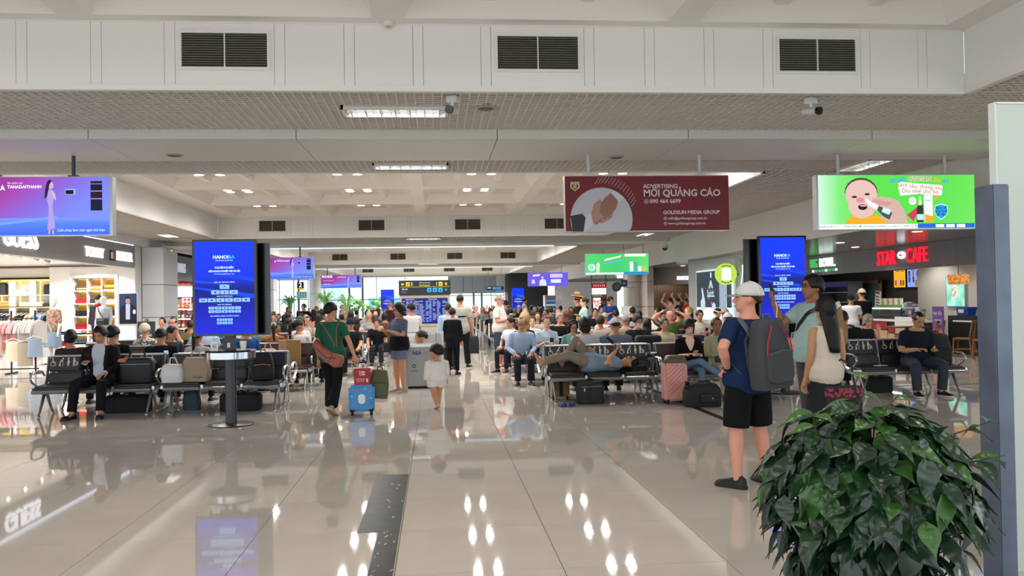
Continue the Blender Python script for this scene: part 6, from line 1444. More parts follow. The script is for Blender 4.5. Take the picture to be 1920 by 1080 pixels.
sit(1364, 1, 'B', 'person in a white cap and white shirt with dark headphones, back turned', h=1.66, head=(.2, .15), shirt='cfd3d6', cap=('d2d3d2', ''), skin='tan', hair=('crop', 'black'), face=False, build=1.1)
sit(1256, 2, 'F', 'bald man in a green T-shirt with hands behind his head', h=1.72, arms=('head', 'head'), head=(.0, .35), shirt='4a6132', skin='pink', hair=None, build=1.15)
sit(1273, 2, 'B', 'person in a red top with dark hair, back turned', h=1.76, shirt='b2202a', skin='tan', hair=('full', 'black'), face=False)
_, B = sit(1291, 3, 'F', 'blonde woman in a black blazer with a white collar in profile', h=1.76, fem=True, rz=-.5, head=(-.7, .15), shirt='131318', sleeve='long', skin='pale', hair=('bun', 'blond'))
patch(B, [(.52, 40), (.44, 26), (.34, 12)], CLOTH('dedcd6'), 'white_collar')
sit(1234, 3, 'F', 'man in a white T-shirt in profile, looking left', h=1.74, rz=-.6, head=(-.8, 0), shirt='d9d7d0', skin='tan', hair=('short', 'black'))
sit(1201, 3, 'B', 'person in a grey T-shirt hunched forward, back turned, before the round column', h=1.66, head=(0, .4), lean=(0, .25), shirt='a7a49c', skin='tan', hair=('short', 'black'), face=False, build=1.2)
sit(1186, 4, 'B', 'person in black with short hair in front of the round column', h=1.74, shirt='101114', skin='tan', hair=('short', 'black'), face=False)
sit(1116, 4, 'F', 'man in a black T-shirt facing the camera near the noodle stall', h=1.74, shirt='131316', skin='tan', hair=('short', 'black'))
sit(1128, 5, 'F', 'person in a blue shirt with a hand at the mouth', h=1.8, arms=('face', 'lap'), shirt='3d5878', skin='tan', hair=('full', 'black'))
sit(1156, 3, 'B', 'person in a grey shirt with a black strap bent forward, back turned', h=1.7, head=(.1, .4), lean=(0, .2), shirt='a19d94', skin='tan', hair=('short', 'black'), face=False)
stand(1095, 22.9, -PI / 2 + .1, 'woman in a mint T-shirt with a low bun standing in profile', h=1.66, fem=True, arms=('down', 'down'), head=(.0, .15), shirt='a4c4bd', pants='56708a', skin='pale', hair=('bun', 'brown'), face='full')
_, B = stand(1083, 24.1, -PI / 2 - .2, 'person in a black T-shirt wearing two stacked straw hats', h=1.72, shirt='16161a', pants='1c1c20', skin='tan', hair=('short', 'black'), arms=('down', 'down'))
for i, (dz, c) in enumerate(((.06, 'b48a55'), (.12, 'c49a62'))):
 t = empty('straw_hat', wpos(B, B['Mh'] @ Vector((0, .012, dz))), .3, label=['lower straw hat of the stack', 'upper straw hat of the stack'][i], cat='hat'); t.rotation_euler = (.1, .22 - .1 * i, 0)
 MB().lathe([(.18, -.01), (.185, 0), (.10, .012), (.095, .09), (.06, .11), (.01, .10)], n=22).build('straw', mat(c, .8, kind='stripez', c2='8f6a3c', scale=12.), t, smooth=True)
 MB().lathe([(.101, .014), (.099, .04)], n=22).build('hat_band', mat('5f3a22', .7), t, smooth=True)
stand(1146, 27, .3, 'staff member in a blue shirt standing by the coffee counter', h=1.68, shirt='22428e', pants='1c2030', skin='tan', hair=('short', 'black'), arms=('phone', 'phone'), head=(.1, .4))
for i, (px, Y, sh, hc, lab) in enumerate(((1258, 33.0, 'b08a80', 'black', 'person in dusty pink raising both arms by the wooden front'), (1272, 33.6, '2a2a2c', 'black', 'person in black raising both arms by the wooden front'), (1287, 34.2, 'c8582e', 'brown', 'person in orange raising both arms by the wooden front'))):
 stand(px, Y, PI + .3, lab, h=1.62, arms=('up', 'up'), shirt=sh, skin='pink', hair=('short', hc), face=False)
stand(1336, 36, .5, 'fair-haired person standing by the lightbox edge', h=1.5, fem=True, shirt='c9b6a0', skin='pale', hair=('bun', 'blond'))
# cafe customers
stand(1597, 21.4, PI - .35, 'slim man in a white T-shirt and black cap waiting at the cafe counter', h=1.62, shirt='d8dade', pants='cfccc6', skin='tan', hair=('crop', 'black'), cap=('17181b', ''), face=False)
stand(1617, 21.9, PI + .1, 'man in a black jacket, cream cap and white trousers at the cafe counter', h=1.76, shirt='0f1117', sleeve='long', pants='dbd7d0', skin='tan', hair=('crop', 'black'), cap=('d9cdb4', ''), face=False, arms=('phone', 'phone'), build=1.15)

# ---- the many seated farther down the hall --------------------------------------
tops = [('14151a', 'black'), ('1d2330', 'navy'), ('d2cfc8', 'white'), ('8d8f90', 'grey'), ('5c2a2a', 'maroon'), ('35506e', 'blue'), ('c3b499', 'beige'), ('2c4038', 'dark green'), ('b58f88', 'pink'), ('4a4540', 'brown')]
hairs = [('black', 'black-haired')] * 6 + [('dbrown', 'dark-haired')] * 3 + [('brown', 'brown-haired'), ('grey', 'grey-haired'), ('blond', 'fair-haired')]
r2 = random.Random(11)
taken = [(o.location.x, o.location.y) for o in C.objects if o.name.startswith('person') and o.parent is None]
NTH = ['first', 'second', 'third', 'fourth', 'fifth', 'sixth', 'seventh', 'eighth', 'ninth']
for k in range(3, 12):
 xs = seat_x(k); nl = len(LEFT_X(k)) * 3
 for i, x in enumerate(xs):
  if k > 4 and x > 5.5 or k in (10, 11) and -5.4 < x < -3.7: continue
  for f in (1, -1):
   y = ROW_Y[k] + (.30 if f > 0 else 1.12)
   if any(abs(a - x) < .5 and abs(b - y) < .6 for a, b in taken): continue
   if r2.random() > ((.74 if k > 4 else .66) if f < 0 else .5): continue
   tc, tn = r2.choice(tops[:4] if r2.random() < .5 else tops); hc, hn = r2.choice(hairs); lg = r2.random() < .35
   seat = '%s seat %s' % (NTH[(nl - 1 - i) if i < nl else i - nl], 'left' if i < nl else 'right')
   far_person('%s%s in %s facing %s, %s double row, %s of the aisle' % ('long-' if lg else '', hn, tn, 'the camera' if f > 0 else 'away', rowname[k], seat), (x + r2.uniform(-.05, .05), y, 0), (0 if f > 0 else PI) + r2.uniform(-.3, .3), 'sit', r2.uniform(1.58, 1.8), r2.choice(['tan', 'tan', 'brown', 'pale', 'pink']), tc, r2.choice(['1a1b20', '2a3446', '3a3a3a']), hc, lg, r2.randrange(3), 'passengers seated in the far rows')
# ================================================================== shops on the left
def wall_text(s, size, m, parent, loc, face, extrude=.02, bold=.0, sx=1, name='letter'):
 """lettering on a side wall: face +1 looks to +X, -1 looks to -X; one object per letter"""
 me = text_mesh(s, size, extrude, bold, 'LEFT')
 x = 0; rz = PI / 2 if face > 0 else -PI / 2
 full = text_mesh(s, size, extrude, bold, 'LEFT'); wtot = max(v.co.x for v in full.vertices) if full.vertices else 0
 for i, ch in enumerate(s):
  pre = text_mesh(s[:i + 1], size, extrude, bold, 'LEFT')
  if ch == ' ': continue
  one = text_mesh(ch, size, extrude, bold, 'LEFT').copy(); one.materials.clear(); one.materials.append(m)
  right = max(v.co.x for v in pre.vertices); w1 = max(v.co.x for v in one.vertices)
  off = (right - w1) * sx
  o = link(name, one, parent, (loc[0], loc[1] + off * (1 if face > 0 else -1), loc[2]), (PI / 2, 0, rz)); o.scale = (sx, 1, 1)
 return wtot * sx
LIT = mat('fbfbff', .4, em=1.3)
XF = -9.85
fz0, fz1 = 2.9, 3.62
fas = empty('shop_fascia', (0, 0, 0), label='grey shop fascia with two white lit brand names above the clothes shop', cat='shop sign')
MB().b2((XF - .25, 14, fz0), (XF, 29.38, fz1)).build('fascia_board', mat('9b9a98', .45), fas)
MB().b2((XF - .26, 14, fz0 - .02), (XF - .005, 29.38, fz0)).build('soffit_edge', mat('c8c6c2', .5), fas)
MB().b2((XF - .2, 14, fz1 + .01), (XF - .02, 29.38, fz1 + .03)).build('cove_light', mat('dfe6ff', .5, em=3.), fas)
wall_text('GUESS', .62, LIT, fas, (XF + .03, 22.4 - max(v.co.x for v in text_mesh('GUESS', .62, .02, .01, 'LEFT').vertices), 3.27), 1, bold=.01)
wall_text('TOMMY', .40, LIT, fas, (XF + .03, 25.3, 3.20), 1, bold=.006, sx=.95); wall_text('HILFIGER', .40, LIT, fas, (XF + .03, 27.7, 3.20), 1, bold=.006, sx=.85)
for z0, z1, y0, y1, c in ((3.04, 3.36, 27.2, 27.6, '1c2a4e'), (3.1, 3.3, 27.2, 27.4, 'f2f2f2'), (3.1, 3.3, 27.4, 27.6, 'b8262e')): MB().b2((XF, y0, z0), (XF + (.03 if c == '1c2a4e' else .036), y1, z1)).build('flag_emblem', mat(c, .4), fas)
SHW = mat('e9e8e6', .5); BRN = mat('5a3a34', .4)
wl = struct('wall_shop_back', MB().b2((-17, 30.4, 0), (-12.55, 30.6, 3.6)), SHW)
struct('wall_shop_side', MB().b2((-17.2, 12, 0), (-17, 30.6, 3.6)), SHW)
struct('ceiling', MB().b2((-17, 14, 3.05), (XF - .26, 30.5, 3.1)), WHITE)
wr = MB(); nx0, nx1 = xat(136, 29.4, 580), xat(216, 29.4, 580); nz0, nz1 = at(180, 642, 29.4).z, at(180, 521, 29.4).z
for a, b in (((-12.55, 0), (XF, nz0)), ((-12.55, nz1), (XF, 3.6)), ((-12.55, nz0), (nx0, nz1)), ((nx1, nz0), (XF, nz1))): wr.b2((a[0], 29.4, a[1]), (b[0], 30.6, b[1]))
struct('wall_shop_front', wr, SHW)
zt = at(150, 499, 29.4).z
struct('trim_61', MB().b2((-17, 29.35, zt - .02), (XF, 29.4, zt + .02)), BRN)
struct('trim_62', MB().b2((-17, 30.34, at(60, 522, 30.4).z - .03), (-12.55, 30.4, at(60, 522, 30.4).z + .03)), BRN)
struct('trim_63', MB().b2((-17, 30.36, at(60, 502, 30.4).z - .012), (-12.55, 30.4, at(60, 502, 30.4).z + .012)), BRN)
for x, y in ((-11.2, 18), (-11.2, 22), (-11.2, 26), (-14, 20), (-14, 25), (-14, 28.8), (-11, 28.5)):
 spot((x, y, 3.0), 300, (1, .98, .96), 2.6, .06)
def track_spot(px, py, Y, i):
 p = at(px, py, Y); t = empty('track_spotlight', (p.x, Y, 3.05), i * .7, label='white track spotlight under the shop ceiling, %s from the frame edge' % NUMW[i], cat='spotlight', group='track spotlights of the clothes shop')
 MB().tube([(0, 0, 0), (0, 0, -.1)], .012, 6).build('stem', mat('a8a6a4', .4), t); MB().tube([(0, .06, -.1), (.02, -.09, -.17)], .04, 10).build('head', mat('b0aeac', .4), t, smooth=True); MB().tube([(.0205, -.092, -.171), (.022, -.1, -.176)], .036, 10).build('lens', mat('fffaf0', .4, em=8.), t)
for i, (px, py) in enumerate(((14, 470), (40, 478), (68, 482), (88, 482))): track_spot(px, py, 21.5 + i * 1.1, i)
WARM = mat('ffd36a', .5, em=1.7); WARMB = mat('f3d37c', .6)
# lit niche of folded clothes
nz = empty('display_niche', (0, 0, 0), label='yellow-lit wall niche with shelves of folded clothes behind the mannequins', cat='shelf')
MB().b2((nx0, 30.0, nz0), (nx1, 30.05, nz1)).build('back_panel', WARMB, nz)
for k in range(6): z = nz0 + (nz1 - nz0) * k / 5; MB().b2((nx0, 29.42, z - .015), (nx1, 30.0, z + .015)).build('shelf', WHITE, nz)
for k in range(4): x = nx0 + (nx1 - nx0) * k / 3; MB().b2((x - .015, 29.45, nz0), (x + .015, 30.0, nz1)).build('divider', WHITE, nz)
for k in range(5): z = nz0 + (nz1 - nz0) * (k + 1) / 5 - .03; MB().b2((nx0, 29.9, z - .012), (nx1, 29.93, z)).build('light_strip', WARM, nz)
fr = MB()
for a, b in (((nx0 - .1, nz0 - .1), (nx0, nz1 + .1)), ((nx1, nz0 - .1), (nx1 + .1, nz1 + .1)), ((nx0, nz1), (nx1, nz1 + .1))): fr.b2((a[0], 29.36, a[1]), (b[0], 29.42, b[1]))
fr.build('frame', SHW, nz)
def folded(x, y, z, w_, d, cols, label, group, n=None):
 t = empty('folded_clothes', (x, y, z), rnd.uniform(-.08, .08), label=label, cat='clothes', group=group); hh = .045
 for i, c in enumerate(cols):
  mb = MB(); ww = w_ * rnd.uniform(.92, 1.02)
  mb.loft([[(a, q, b + hh * i) for a, b in rrect(-ww / 2, 0, ww / 2, hh * .96, .018, 2)] for q in (-d / 2, d / 2)]); mb.build('garment', CLOTH(c), t, smooth=True, angle=60)
CW = [['3c4a34', 'b88a70', '7c2a2a'], ['a63a1c', 'd98a3c', 'e8b070'], ['e08a20', '3a2a1a', 'e0932c'], ['a81f2a', 'b02430', '8f1a22'], ['2a2426', '3a2a2a'], ['8c857c', 'a9a196'], ['17181c', '1c1d22', '202126'], ['23242a', '2a2b32'], ['1a1b20', '22232a', '2a2b31'], ['8a1c24', 'a0222c', '7a1820'], ['d8d0c8', 'c8b8b0'], ['e0b8b0', 'd8a8a0'], ['2a3448', '33405a'], ['c9c4ba', 'b8b2a8'], ['38404e', '2a303c']]
cn = ['green and brown', 'rust and orange', 'orange and black', 'crimson', 'dark brown', 'grey', 'black', 'charcoal', 'near-black', 'dark red', 'pale', 'pink', 'navy', 'cream', 'slate']
posn = ['left', 'middle', 'right']; rown = ['top', 'second', 'third', 'fourth', 'bottom']
for k in range(15):
 r_, c_ = k // 3, k % 3
 folded(nx0 + (nx1 - nx0) * (c_ + .5) / 3, 29.68, nz0 + (nz1 - nz0) * (4 - r_) / 5 + .015, .36, .3, CW[k] + (CW[k][:1] if r_ < 4 else []), 'folded %s clothes in the %s row of the lit niche, %s cell' % (cn[k], rown[r_], posn[c_]), 'folded clothes in the lit niche')
# wall of shelves at the left edge
ws_ = empty('shop_shelving', (0, 0, 0), label='shop wall shelving outlined in yellow light above hanging rails', cat='shelf')
Yw = 30.3
zA, zB, zC_ = at(60, 553, Yw).z, at(60, 574, Yw).z, at(60, 527, Yw).z
MB().b2((-17, Yw + .04, .4), (-12.6, Yw + .08, zC_ + .1)).build('back_panel', mat('d9d4c8', .6), ws_)
for px in (0, 28, 34, 66, 72, 132): x = xat(px, Yw, 550); MB().b2((x - .05, Yw - .3, .1), (x + .05, Yw + .02, zC_)).build('upright', SHW, ws_); MB().b2((x - .07, Yw - .02, zB), (x + .07, Yw + .03, zC_)).build('light_strip', WARM, ws_)
for z in (zA, zB): MB().b2((-17, Yw - .35, z - .02), (-12.6, Yw + .03, z)).build('shelf', SHW if z == zA else BRN, ws_)
MB().b2((-17, Yw - .05, zC_), (-12.6, Yw + .03, zC_ + .04)).build('light_strip', WARM, ws_)
MB().b2((-17, Yw - .3, zB - .06), (-12.6, Yw - .28, zB - .04)).build('light_strip', WARM, ws_)
MB().tube([(-17, Yw - .2, zB - .18), (-12.6, Yw - .2, zB - .18)], .015, 8).build('rail', BLACK, ws_)
t = empty('duffel_bag', (xat(98, Yw - .15, 540), Yw - .16, zA), 0, label='black holdall on the top shelf of the clothes shop wall', cat='bag'); bag_body(t, .48, .24, .34, mat('17181a', .7)); MB().tube([(-.1, 0, .33), (-.07, 0, .44), (.07, 0, .44), (.1, 0, .33)], .014, 6).build('handle', BLACK, t, smooth=True)
t = empty('pouch', (xat(116, Yw - .15, 548), Yw - .18, zA), 0, label='small black bag beside the holdall on the top shelf', cat='bag'); bag_body(t, .24, .2, .2, mat('1b1c1f', .7)); MB().tube([(-.06, -.1, .12), (.06, -.1, .12)], .004, 5).build('zip', ALU_D, t)
t = empty('duffel_bag', (xat(2, Yw - .15, 545), Yw - .16, zA), 0, label='black bag on the top shelf cut off by the frame', cat='bag'); bag_body(t, .4, .24, .42, mat('141517', .7)); MB().tube([(-.06, 0, .41), (0, 0, .5), (.06, 0, .41)], .012, 6).build('handle', BLACK, t, smooth=True)
for px, z, cols, lab in ((41, zA, ['d8d8dc', 'b8c0c8', 'e4e4e6', 'c8ccd0'], 'white and grey folded shirts on the top shelf of the shop wall'), (58, zA, ['dcdad6', 'e4e2de', 'd4d2ce'], 'white boxes of shirts on the top shelf, beside the grey ones'), (10, zB, ['b87a44', 'c08a50', 'a86a3a', 'c99a68'], 'tan and orange folded knitwear on the lower shop shelf'), (50, zB, ['cfcdc8', 'c4c0b8', 'd8d6d0'], 'pale crumpled folded cloth on the lower shop shelf'), (75, zB, ['d0d4da', 'c4c8d0', 'dadde2'], 'white folded shirts on the lower shop shelf'), (93, zB, ['26382f', '2c4036'], 'dark green folded clothes on the lower shop shelf'), (119, zB, ['e8e2d0', 'e0d8c4', 'eae4d4', 'ddd4c0'], 'cream folded knitwear at the end of the lower shop shelf')):
 folded(xat(px, Yw - .15, 560), Yw - .16, z, .36, .28, cols, lab, 'folded clothes on the shop wall')
def garment(x, y, z, L, c, rz, label, group, kind='top', c2=None):
 t = empty('hanging_garment', (x, y, z), rz, label=label, cat='clothes', group=group)
 MB().tube([(0, 0, .02), (.012, 0, .05), (.0, 0, .065), (-.012, 0, .05)], .004, 5).build('hook', CHROME, t); MB().tube([(-.2, 0, -.055), (0, 0, .015), (.2, 0, -.055)], .009, 6).build('hanger', WHITE, t)
 m = mat(c, .85, c2=c2, scale=10.) if c2 else CLOTH(c)
 r_ = [(-.03, .07, .02), (-.05, .16, .035), (-.08, .225, .045), (-.2, .20, .05), (-L * .6, .19, .05), (-L, .21, .055)]
 if kind == 'skirt': r_ = [(-.05, .15, .03), (-.14, .155, .05), (-L * .6, .165, .05), (-L, .18, .06)]
 MB().loft([[(a * math.cos(q), b * math.sin(q), zz) for q in [2 * PI * j / 14 for j in range(14)]] for zz, a, b in r_]).build('cloth', m, t, smooth=True)
 if kind == 'top':
  for s in (-1, 1): MB().tube([(s * .19, 0, -.09), (s * .25, .0, -.2), (s * .27, 0, -.3)], [(.04, .05), (.04, .06), (.03, .06)], 8).build('sleeve', m, t, smooth=True)
Yr = 22.5
rk = empty('clothes_rack', (0, 0, 0), label='dark metal clothes rack with pink, cream and grey garments at the shop front', cat='clothes rack')
zr = at(50, 597, Yr).z; xr0, xr1 = xat(-30, Yr, 600), xat(72, Yr, 600); DKM = mat('2c2c2e', .4, .5)
MB().tube([(xr0, Yr, zr), (xr1, Yr, zr)], .014, 8).build('rail', DKM, rk)
for x in (xr0, xat(21, Yr, 600), xat(66, Yr, 600)): MB().box((x, Yr, zr / 2 + .1), (.035, .035, zr + .2)).build('post', DKM, rk); MB().box((x, Yr, .02), (.04, .6, .04)).build('foot', DKM, rk)
MB().box(((xr0 + xr1) / 2, Yr, .12), (xr1 - xr0, .03, .03)).build('crossbar', DKM, rk)
for i, (px, L, c, k, lab) in enumerate(((3, .7, 'c9b4a4', 'top', 'dusty cream blouse'), (8, .75, 'd9bcae', 'top', 'pale peach blouse'), (13, .8, 'd8c2b4', 'top', 'cream knit top'), (18, .72, 'c77f7c', 'top', 'coral pink top'), (24, .55, 'd79a98', 'top', 'rose pink top'), (33, .66, 'cf9a9e', 'top', 'dusty pink blouse'), (38, .64, 'd3a2a4', 'top', 'soft pink blouse'), (47, .85, 'd8d5d0', 'top', 'long white shirt'), (53, .8, 'cdc9c2', 'top', 'off-white shirt'), (58, .7, 'c8c0b4', 'top', 'pale beige jacket'), (64, .6, 'b9aeb2', 'top', 'mauve-grey top'), (69, .62, 'd2d0cc', 'top', 'white cotton top'), (75, .55, 'c9c5c0', 'top', 'light grey top'))):
 garment(xat(px, Yr, 610), Yr + rnd.uniform(-.02, .02), zr - .065, L, c, .95, '%s hanging on the front rack of the clothes shop' % lab, 'garments on the front rack', k)
garment(xat(30, Yr - .12, 640), Yr - .28, zr - .50, .55, 'dccdb6', .15, 'cream pleated skirt hung in front of the pink tops', 'garments on the front rack', 'skirt')
garment(xat(53, Yr - .1, 640), Yr - .26, zr - .55, .62, 'a89c8a', .2, 'taupe trousers-length skirt hung below the white shirt', 'garments on the front rack', 'skirt'); garment(xat(71, Yr - .1, 640), Yr - .26, zr - .45, .5, '8fa2b6', .2, 'light blue denim skirt at the end of the front rack', 'garments on the front rack', 'skirt')
for i in range(14):
 px = 4 + i * 9.2; c = ['101216', '16181c', '22242a', 'c9b48c', '2a2218', '141518', 'c6a06a', '8fa8d0', '9fb4d8', '88a0cc', '121318', 'd8d6d2', '15171c', '1b2030'][i]
 garment(xat(px, Yw - .2, 590), Yw - .22, zB - .25, .55 + .3 * (i > 11), c, 1.0, '%s garment on the back rail, %s from the left' % ({'1': 'dark', '2': 'dark', 'c': 'tan', '8': 'blue', '9': 'light blue', 'd': 'white'}[c[0]], (NUMW + ['eleventh', 'twelfth', 'thirteenth', 'fourteenth'])[i]), 'garments on the back rail')
def mannequin(px, Y, z, rz, label, **kw):
 r, B = person(label, (xat(px, Y, 600), Y, z), rz, 'stand', skin='pale', hair=None, face=False, shoe=kw.pop('shoe', 'none'), **kw)
 r.name = 'mannequin'; r['category'] = 'mannequin'
 for o in r.children:
  if o.name.startswith('body'): slot(o, mat('e6e3df', .35))
 pl = empty('plinth', (r.location.x, Y, 0), label='white plinth under the %s' % ' '.join(label.split()[:8]), cat='plinth')
 MB().box((0, 0, z / 2), (.6, .6, z)).build('body', SHW, pl, bevel=.01); MB().box((0, 0, z - .004), (.62, .62, .008)).build('top', WHITE, pl)
 return B
mannequin(100, 23.6, .16, -.5, 'mannequin in a floral blouse and long denim skirt', fem=True, h=1.72, arms=('down', 'down'), smat=mat('c98f78', .85, kind='voro', c2='6d6a58', scale=22.), sleeve='elbow', plen='skirt', pmat=mat('7d93a8', .85, bump=.2, scale=20.), build=1.15)
B = mannequin(184, 27.2, .2, -.2, 'mannequin in a black jacket, red scarf and dark cap', h=1.78, arms=('down', 'down'), shirt='23242a', sleeve='long', pants='26272c', cap=('2a2a2c', ''))
MB().tube([B['N'] + Vector((.07 * math.cos(a), .06 * math.sin(a), -.02)) for a in [2 * PI * j / 12 for j in range(12)]], .04, 8, close=True).build('scarf', CLOTH('a8242c'), B['root'], smooth=True); strap(B, [(.46, 15), (.3, 12), (.15, 10)], CLOTH('a8242c'), 'scarf_end', .05, .012, .03)
B = mannequin(194, 26.0, .2, -.4, 'mannequin in a grey shirt and khaki trousers with a black crossbody bag', h=1.74, arms=('down', 'down'), shirt='b4b8be', sleeve='long', pants='b5a488')
strap(B, [(.47, -110), (.46, -50), (.34, -15), (.2, 20), (.06, 60)], BLACK, 'bag_strap', .03, .008, .03)
p = wpos(B, surf(B, .06, .5, .09)); t = empty('crossbody_bag', (p.x, p.y, p.z - .1), -.4, label='black crossbody bag at the waist of the grey-shirted mannequin', cat='bag'); bag_body(t, .36, .14, .2, mat('18191b', .6)); MB().tube([(-.12, -.07, .14), (.12, -.07, .14)], .005, 5).build('zip', ALU_D, t)
dt = empty('display_table', (xat(150, 25, 640), 25, 0), label='white display table with folded clothes and caps in the clothes shop', cat='table')
for z in (.25, .55, .86): MB().box((0, 0, z), (1.3, .7, .03)).build('table_top' if z > .8 else 'shelf', WHITE, dt)
for sx_ in (-1, 1):
 for sy_ in (-1, 1): MB().box((sx_ * .62, sy_ * .32, .43), (.03, .03, .86)).build('leg', CHROME, dt)
for i, (dx, z, cols, lab) in enumerate(((-.45, .875, ['3c4656', '2c3444'], 'navy folded trousers on the white display table'), (-.05, .875, ['2a2c34', 'd8d8da', 'c8c8cc'], 'black and white folded shirts on the white display table'), (.4, .875, ['a02028'], 'red folded shirt on the white display table'), (-.4, .565, ['a0202a', '8a1a22', 'b02430'], 'red folded clothes on the middle shelf of the display table'), (.05, .565, ['e0dedc', '1a1a1c'], 'black and white folded clothes on the middle shelf of the display table'), (.42, .565, ['2a2a2c', 'c8c6c4'], 'dark folded clothes at the end of the middle display shelf'), (-.3, .265, ['2c2e36', 'd8d6d2', '24262c'], 'dark and white folded clothes on the low display shelf'), (.25, .265, ['c8c0b0', 'b0a898', '9a9488'], 'taupe folded clothes on the low display shelf'))):
 folded(dt.location.x + dx, 25 - .05, z, .36, .3, cols, lab, 'folded clothes on the display table')
sp_ = at(240, 579, 29.35); t = empty('poster_screen', (sp_.x, 29.35, sp_.z), label='lit poster of a person in a dark jacket on the white shop wall', cat='poster')
MB().b2((-.30, 0, -.52), (.30, .045, .52)).build('frame', mat('c8ccd4', .3, .6), t); MB().b2((-.28, -.004, -.5), (.28, 0, .5)).build('screen', lit('34406e', .7), t)
flat([(-.26, -.48), (-.24, .05), (-.1, .16), (.1, .16), (.25, .05), (.27, -.48)], lit('0e1220', .5), t, 'jacket', -.0048, .0005); flat([(-.07, -.35), (-.07, .16), (.07, .16), (.06, -.35)], lit('c8d0f0', .9), t, 'shirt', -.0054, .0005)
flat(circ(0, .26, .075, 14, .1), lit('c8a0a4', .8), t, 'face', -.006, .0005); flat([(-.09, .28), (-.08, .38), (0, .41), (.08, .38), (.09, .28), (.05, .33), (-.05, .33)], lit('1a1830', .4), t, 'hair', -.0066, .0005); flat(circ(.2, -.1, .05, 10, .08), lit('dfe6ff', .9), t, 'sleeve_badge', -.0066, .0005)
p = at(274, 626, 24.6); t = empty('sign_board', (p.x, 24.6, 0), -.05, label='dark board reading NEW ARRIVALS on a wooden easel', cat='sign'); pz = p.z; MB().box((0, .0, pz), (.48, .03, .68), rx=-.08).build('board', mat('2c333d', .5), t, bevel=.004)
WOOD = mat('9a7748', .5, kind='stripez', c2='8a683e', scale=6.)
for s in (-1, 1): MB().tube([(s * .22, -.04, 0), (s * .03, .06, pz + .42)], .018, 6).build('leg', WOOD, t)
MB().tube([(0, .5, 0), (0, .07, pz + .4)], .018, 6).build('leg', WOOD, t); MB().box((0, -.03, pz - .36), (.5, .06, .03)).build('ledge', WOOD, t)
text('NEW', .075, mat('c9ccd2', .5), t, (-.17, -.026, pz + .04), align='LEFT', extrude=.001); text('ARRIVALS', .075, mat('e6e8ec', .5), t, (-.17, -.022, pz - .04), align='LEFT', extrude=.001, bold=.003)
# emergency exit sign on the column
p = at(326, 471, 30.9); t = empty('exit_sign', (xat(307, 30, 560) + .035, 30.7, p.z), PI / 2, label='small green lit exit sign at the top of the left column', cat='exit sign'); MB().box((0, 0, 0), (.26, .06, .14)).build('casing', mat('d8d8d8', .4), t); MB().box((0, -.032, 0), (.24, .004, .12)).build('panel', lit('1a7a44', .8), t); text('EXIT', .07, lit('d8ffe4', .9), t, (0, -.0355, 0), extrude=.0006, bold=.002)
# souvenir shop beyond the column
sv = empty('shop_fascia', (0, 0, 0), label='grey-blue fascia reading SOUVENIRS behind the totem screen', cat='shop sign')
MB().b2((-10.1, 31.7, 2.62), (-9.9, 40, 3.55)).build('fascia_board', mat('6d7682', .5), sv); wall_text('SOUVENIRS', .5, mat('d8dce4', .4, em=.5), sv, (-9.88, 32.95, 3.08), 1, bold=.008, sx=.9)
struct('wall_souvenir', MB().b2((-15, 41, 0), (-9.9, 41.2, 3.6)), mat('8a6a62', .6)); struct('wall_souvenir_side', MB().b2((-15.2, 31.7, 0), (-15, 41, 3.6)), mat('c8b8b0', .6))
Ys_ = 40.93
for i in range(7):
 px, py = 338 + (i % 4) * 10, 519 + (i // 4) * 8; p = at(px, py, 38 - (i // 4)); t = empty('lantern', p, label='red hanging lantern in the souvenir shop, %s along' % NUMW[i], cat='lantern', group='red lanterns of the souvenir shop')
 MB().lathe([(.04, -.14), (.12, -.08), (.13, 0), (.12, .08), (.04, .13)], n=12).build('shade', mat('b01c22', .5), t, smooth=True); MB().tube([(0, 0, .13), (0, 0, 3.6 - p.z)], .008, 5).build('cord', BLACK, t)
for px, py, w_, h_, c, lab in ((349, 547, .75, .48, 'dfe8f4', 'white lit panel at the back of the souvenir shop'), (368, 549, .28, .45, 'd86a78', 'pink lit panel beside the white one in the souvenir shop')):
 p = at(px, py, Ys_); t = empty('lit_display', p, label=lab, cat='display'); MB().box((0, .05, 0), (w_ + .06, .08, h_ + .06)).build('frame', ALU_D, t); MB().box((0, 0, 0), (w_, .03, h_)).build('screen', lit(c, 1.2), t)
p = at(350, 570, Ys_); t = empty('menu_poster', p, label='pink food poster with round dishes in the souvenir shop', cat='poster'); MB().box((0, .03, 0), (.42, .03, .62)).build('board', mat('d8b8c0', .5), t)
for i in range(6): flat(circ(-.08 + (i % 2) * .17, .2 - (i // 2) * .18, .06, 10), mat('9a4a3a', .5), t, 'dish', .013, .003)
p = at(367, 572, Ys_); t = empty('menu_board', p, label='black menu board with white lines in the souvenir shop', cat='menu board'); MB().box((0, .03, 0), (.3, .03, .62)).build('board', BLACK, t)
for i in range(7): MB().box((0, .012, .24 - i * .08), (.2, .006, .02)).build('menu_line', WHITE, t)
r3 = random.Random(5)
